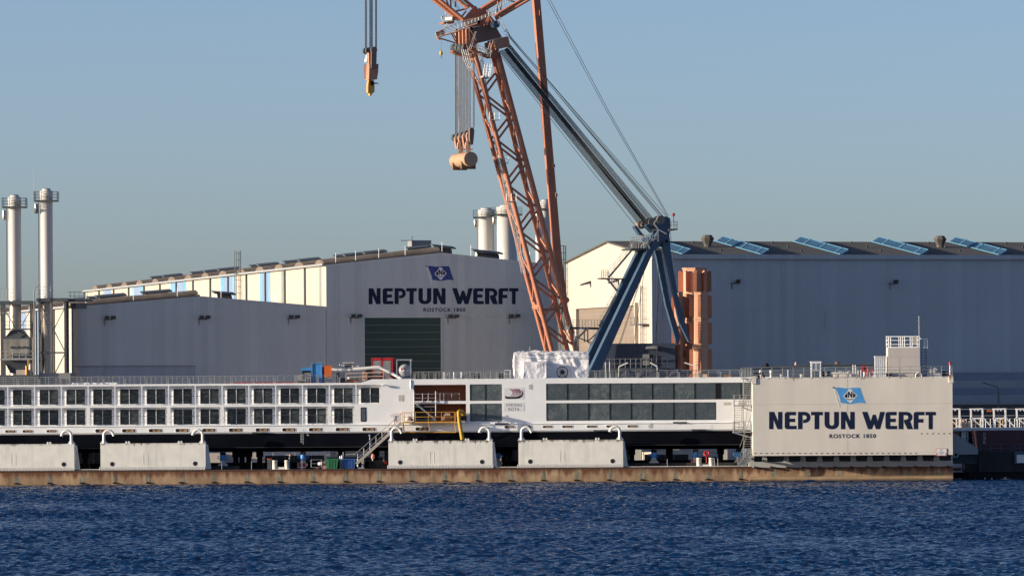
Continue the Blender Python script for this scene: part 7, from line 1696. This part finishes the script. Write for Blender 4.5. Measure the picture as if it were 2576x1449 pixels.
b = MB(); p, q = X2(1235,600), X2(1330,420); b.box(p.x,q.x,668.6,669.4,1.811,q.z); b.build('body', darksteel, t); b = MB(); c = X2(1280,425); b.path([(c.x+.28*math.cos(rad(a)),668.9+.2*math.sin(rad(a)),c.z+.1+.03*math.sin(a)) for a in range(0,400,25)],.04,6); b.build('hose_coil', orangebox, t)
b = MB(); c = Q(2070,1330,669.2)
for k in range(2): b.path([(c.x+.3*math.cos(rad(a)),669.2+.1*math.sin(rad(a)),c.z+.25*math.sin(rad(a))+k*.1) for a in range(0,361,24)],.075,7)
b.tube((c.x,669.3,1.81),(c.x,669.3,c.z),.07,6)
tag(b.build('lifebuoy_hose', red), 'red and pale hose coil hung behind the right white bollards', 'hose')
b = MB(); c = Q(2027,1340,669.4); b.lathe((c.x,669.4,0),[(.13,1.81),(.14,1.85),(.14,2.55),(.06,2.7),(.05,2.8)],12); tag(b.build('red_cylinder', red), 'single red gas cylinder left of the right white bollard pair', 'gas cylinder')
# far side of the dock and the quay seen under the hull
for sx0, sx1, y0, y1, Y_, m, lab in ((560,646,1327,1356,722,cream,'long cream container on the quay seen under the hull, by the leftmost shore'),(655,760,1326,1353,724,cream,'cream container on the quay seen between the dark keel blocks'),(1846,1880,1317,1344,722,beige,'pale square cabin on the quay seen right of the last side tank'),(2106,2132,1317,1345,722,beige,'pale cabin on the quay seen left of the stair tower'),(228,290,1342,1360,722,beige,'low pale crate on the quay seen between the left tanks'),(1443,1470,1324,1345,722,beige,'tan block on the quay seen between the right tanks')):
    a, c = Q(sx0,y1,Y_), Q(sx1,y0,Y_); t = thing('quay_container', lab, 'container', ((a.x+c.x)/2, Y_, 1.7), 'pale containers on the quay behind the hull'); b = MB(); b.box(a.x, c.x, Y_, Y_+2.4, 1.701, c.z); b.build('shell', m, t)
    b = MB(); b.box(a.x+.1,c.x-.1,Y_-.05,Y_-.001,1.8,1.9); b.box(a.x,a.x+.1,Y_-.05,Y_-.001,1.702,c.z); b.box(c.x-.1,c.x,Y_-.05,Y_-.001,1.702,c.z); b.build('frame', stripegrey, t)
b = MB()
for sx0, sx1, sy in ((955,968,1332),(985,1000,1328),(1010,1040,1331),(835,845,1333),(1950,1990,1319)): a = Q(sx0,sy,700.9); c = Q(sx1,sy-2,700.9); b.beam(a, c, .3, .16)
for sx in (1002,863,800): a = Q(sx,1342,700.9); b.beam(Vector((a.x,700.9,.6)), Q(sx,1325,700.9), .2, .2)
b.beam(Vector((QX(800,700.9),700.9,1.0)), Vector((QX(1180,700.9),700.9,1.0)), .3, 1.2)
tag(b.build('quay_fendering', steel), 'grey steel fendering and pipes along the quay edge seen under the hull', 'fendering')
# ------------------------------------------------------------------ beyond the right end of the dock
R8 = lambda x, y, Y_: Q(2780+x/5.795, 1180+y/5.795, Y_)
YV = 686.2
hull2 = mat('white_hull_in_shade', (.72,.73,.75), .4, .03, .4)
v2 = thing('unfinished_ship', 'second white ship hull with bare white deck frames, right of the dock', 'ship', (R8(250,1260,YV).x, YV, 0))
xa_, xb_ = QX(2700,YV), 140.
b = MB(); z1, z0 = R8(250,470,YV).z, R8(250,1175,YV).z; b.box(xa_, xb_, YV, 697, z0, z1-.001); hv = b.build('hull_side', hull2, v2)
b = MB(); b.box(xa_, xb_, YV+.1, 696, -.6, z0-.001); b.build('lower_hull', hullblack, v2)
b = MB(); b.box(xa_, xb_, YV-.5, 697.2, z1, R8(250,424,YV).z); b.build('roof_slab', mat('pale_blue_grey_slab', (.62,.66,.72), .45, .04), v2)
for a, c in ((75,210),(330,468)):
    p, q = R8(a,695,YV), R8(c,485,YV); b = MB(); b.box(p.x,q.x,YV-.03,YV-.002,p.z,q.z); b.build('cabin_window', winglass, hv)
b = MB(); b.tube((R8(296,0,YV).x,YV-.35,R8(250,695,YV).z),(R8(296,0,YV).x,YV-.35,z1),.07,6); b.beam((xa_,YV-.35,R8(250,598,YV).z),(R8(470,0,YV).x,YV-.35,R8(250,598,YV).z),.06,.06); b.beam((xa_,YV-.35,R8(250,692,YV).z),(R8(470,0,YV).x,YV-.35,R8(250,692,YV).z),.1,.14); b.build('balcony_rail', railm, hv)
p, q = R8(-60,1152,YV), R8(206,1100,YV); b = MB(); b.plate([rrect(p.x,q.x,p.z,q.z,.12)], (0,YV-.02,0), (1,0,0), (0,0,1), (0,1,0), .018); b.build('hull_window', rust, hv)
wf = mat('bright_white_frame', (.85,.84,.82), .4, .02)
zs = R8(250,424,YV).z+.002
for i in range(5):
    xo = i*389-(389 if True else 0)+360; YF = 691.5
    t_ = MB(); A_ = lambda x, y: R8(xo+x, y, YF)
    for dy_ in (0, .9):
        o = Vector((0,dy_,0))
        t_.beam(A_(0,106)+o, A_(222,102)+o, .16, .17); t_.beam(A_(18,112)+o, Vector((A_(24,0).x,YF,zs))+o, .14, .14); t_.beam(A_(214,108)+o, Vector((A_(214,0).x,YF,zs))+o, .16, .16)
        t_.beam(A_(4,262)+o, A_(240,258)+o, .14, .16)
        for x in (82,140): t_.beam(A_(x,110)+o, A_(x,135)+o, .08, .1); t_.beam(A_(x,262)+o, A_(x,285)+o, .08, .1)
    t_.beam(A_(230,268), Vector((A_(360,0).x,YF,zs+.1)), .1, .14); t_.beam(A_(40,275), Vector((A_(195,0).x,YF,zs+.1)), .08, .1)
    fr_ = t_.build('awning_frame', wf, v2)
    b = MB()
    for x in (172,95): b.tube(Vector((A_(x,0).x,YF+.4,zs)), A_(x,268)+Vector((0,.4,0)), .05, 6)
    b.build('yellow_prop', yellow, fr_)
b = MB(); 
for y in (106,218): b.beam((R8(0,y,696).x,696,R8(500,y,696).z),(140,696,R8(500,y,696).z),.06,.06)
for i in range(40): x = R8(40,0,695).x+i*.62; b.tube((x,695,zs),(x,695,zs+1.1),.03,4)
for h in (.35,.7,1.1): b.beam((R8(40,0,695).x,695,zs+h),(140,695,zs+h),.04,.04)
b.build('deck_railing', steel, v2)
b = MB(); rs = random.Random(8)
for i in range(16): x = R8(210+130*rs.random(),0,690).x; h = .3+.9*rs.random(); b.beam((x,690,zs),(x+.5*rs.random()-.25,690.5,zs+h),.14,.1)
b.build('deck_scrap', woodm, v2)
p, q = R8(655,148,694), R8(740,125,694); b = MB(); b.box(p.x,q.x,694,694.6,p.z,q.z)
b.build('orange_bench', orangebox, v2)
# dock ramp: grey wedge fixed to the dock end
ramp = mat('shaded_grey_ramp', (.36,.38,.37), .6, .08, .5)
b = MB(); b.pix([(2780+70/5.795,1180+500/5.795),(2780+490/5.795,1180+775/5.795),(2780+490/5.795,1180+872/5.795),(2780+175/5.795,1180+872/5.795),(2780+160/5.795,1180+915/5.795),(2780+130/5.795,1180+930/5.795),(2780+62/5.795,1180+930/5.795),(2780+60/5.795,1180+500/5.795)], 671.5, (0,1.2,0)); rp_ = b.build('end_ramp', ramp, dock)
c = R8(118,880,671.4); b = MB(); b.lathe((c.x,0,c.z),[(.18,671.36),(.18,671.49)],14,'Y'); b.build('pin_hole', portm, rp_)
b = MB(); p, q = R8(60,1030,672.9), R8(495,874,672.9); b.box(XE+.01, q.x, 672.9, 676, p.z, q.z-.01); b.build('ramp_beam', mat('dark_teal_beam', (.025,.055,.075), .5, .1), rp_)
# dark pontoon with red steel block
YK = 672.0
pn = thing('work_pontoon', 'black work pontoon with a dark red deckhouse marked with letters, far right', 'pontoon', (R8(880,1300,YK).x, YK+4, 0))
xa_ = R8(500,0,YK).x; xb_ = R8(1245,0,YK).x; zt_ = R8(880,830,YK).z; zl_ = R8(880,1170,YK).z
tar = mat('tarry_black_timber', (.016,.018,.02), .7, .4, .8, streak=.5, scol=(.05,.055,.055), sscale=1.2)
b = MB(); b.box(xa_, 90, YK, YK+9, zl_+.001, zt_); b.box(R8(298,0,YK).x, xa_-.001, YK+1, YK+8, zl_+.001, R8(400,1040,YK).z); b.build('body', tar, pn)
b = MB(); b.box(R8(335,0,YK).x, 90, YK+.3, YK+8.5, -.8, zl_); b.build('hull', black, pn)
dred = mat('dark_red_deckhouse', (.075,.022,.027), .6, .12, .4, streak=.3, sdark=.6)
x0, x1 = R8(472,0,YK).x, 90.; z1 = R8(880,468,YK).z; b = MB(); b.hexa([(x0+.3,YK+1.2,zt_+.001),(x1,YK+1.2,zt_+.001),(x1,YK+8,zt_+.001),(x0+.3,YK+8,zt_+.001)],[(x0,YK+1.2,z1),(x1,YK+1.2,z1),(x1,YK+8,z1),(x0,YK+8,z1)]); dhh = b.build('deckhouse', dred, pn)
for ch, y0, y1 in (('D',505,560),('S',572,625),('R',640,694)):
    A = R8(585,y1,YK+1.15); w = R8(630,y1,YK+1.15).x-A.x; h = R8(585,y0,YK+1.15).z-A.z; text_mesh('letter', ch, A+Vector((0,.006,0)), (1,0,0), (0,0,1), (0,-1,0), w, h, gm, dhh, .01)
b = MB(); YR = YK+.2
for a, c in ((535,1055),(1112,1400)):
    for y in (700,768): b.beam(R8(a,y,YR), R8(c,y,YR), .05, .05)
    for k in range(4): x = a+(c-a)*k/3; b.tube(Vector((R8(x,0,YR).x,YR,zt_)), R8(x,700,YR), .05, 5)
b.build('railing', blue, pn)
p, q = R8(1118,1030,YK-.6), R8(1400,822,YK-.6); b = MB(); b.box(p.x,q.x,YK-.6,YK-.001,p.z,q.z); fb = b.build('fender_box', blue, pn); b = MB(); b.box(p.x+.25,q.x,YK-.62,YK-.601,p.z+.1,q.z-.4); b.build('fender_face', hull2, fb)
b = MB()
for x, y in ((612,1285),(730,1290)): c = R8(x,y,YK-.1); b.box(c.x-.08,c.x+.08,YK-.15,YK+.29,c.z-.15,c.z+.12)
c = R8(955,1292,YK-.1); b.box(c.x-.6,c.x+.6,YK-.15,YK+.29,c.z-.08,c.z+.05); b.box(c.x-.14,c.x+.14,YK-.15,YK+.29,c.z+.051,c.z+.25); b.build('mooring_tackle', steel, pn)
# dark shed behind, street lamp
xa_ = QX(2700, 760); za_ = Q(2890,1184,760).z
b = MB(); b.box(xa_, 200, 760, 775, 1.7, za_); sh = b.build('low_shed', mat('dark_shed_cladding', (.045,.05,.06), .6, .1, .5)); tag(sh, 'long low dark shed in front of the banded wall at the right edge', 'shed')
b = MB()
for i in range(40): x = xa_+i*.85; b.box(x,x+.05,759.95,759.999,1.8,za_-.1)
b.box(xa_,200,759.9,759.998,za_-.09,za_+.05); b.build('wall_ribs', darksteel, sh)
YT = 745; t = thing('street_lamp', 'single dark street lamp with a bent arm against the banded blue hall', 'street lamp', (Q(2924,1250,YT).x, YT, 1.7))
S8 = lambda x, y: Q(2700+x/3.717, 1050+y/3.717, YT)
b = MB(); c = S8(836,480); b.tube((c.x,YT,1.7), S8(836,350), .13, 10); b.path([S8(836,350), S8(834,322), S8(826,310), S8(800,302), S8(715,278)], .07, 8); b.build('pole', darksteel, t)
b = MB(); p, q = S8(720,278), S8(670,264); b.beam(p, q, .35, .16); b.build('lamp_head', floodm, t)
# dark sloped-roof store behind the end wall
YC = 735; C7 = lambda x, y: Q(2200+x/8.05, 1040+y/8.05, YC)
p = [C7(-130,325), C7(1750,232), C7(3300,225)]
b = MB(); b.add([(p[0].x,YC,1.7),(p[1].x,YC,1.7),(p[2].x,YC,1.7),(p[2].x,YC,p[2].z),(p[1].x,YC,p[1].z),(p[0].x,YC,p[0].z)]+[(p[0].x,YC+9,1.7),(p[1].x,YC+9,1.7),(p[2].x,YC+9,1.7),(p[2].x,YC+9,p[2].z),(p[1].x,YC+9,p[1].z),(p[0].x,YC+9,p[0].z)], [(0,1,4,5),(1,2,3,4),(6,11,10,7),(7,10,9,8),(0,5,11,6),(2,8,9,3),(5,4,10,11),(4,3,9,10),(0,6,7,1),(1,7,8,2)])
st = b.build('quay_store', mat('dark_blue_store', (.09,.12,.165), .5, .1, .4, streak=.3)); tag(st, 'low dark blue store with a sloping roofline behind the lettered end wall deck', 'store')
b = MB(); b.beam(p[0]+Vector((0,-.1,.05)), p[1]+Vector((0,-.1,.05)), .2, .18); b.beam(p[1]+Vector((0,-.1,.05)), p[2]+Vector((0,-.1,.05)), .2, .18); b.build('roof_edge', darksteel, st)
for sx, sy, m, r, lab in ((2246,1071,black,.35,'black round ventilator on the sloping roofline of the dark blue store'),(2332,1067,mat('pink_cowl',(.45,.3,.28),.6),.2,'small pinkish cowl on the sloping roofline of the dark blue store'),(2453,1066,rust,.35,'rusty ventilator on the flat roofline of the dark blue store')):
    c = Q(sx, sy+4, YC+1); t = thing('roof_ventilator', lab, 'ventilator', tuple(c)); b = MB(); b.lathe((c.x,YC+1,c.z-.3),[(r*.6,0),(r*.6,.3),(r,.35),(r,.55),(r*.5,.8),(.02,.85)],12); b.build('cowl', m, t)
# antenna mast and steam omitted: nothing else stands here
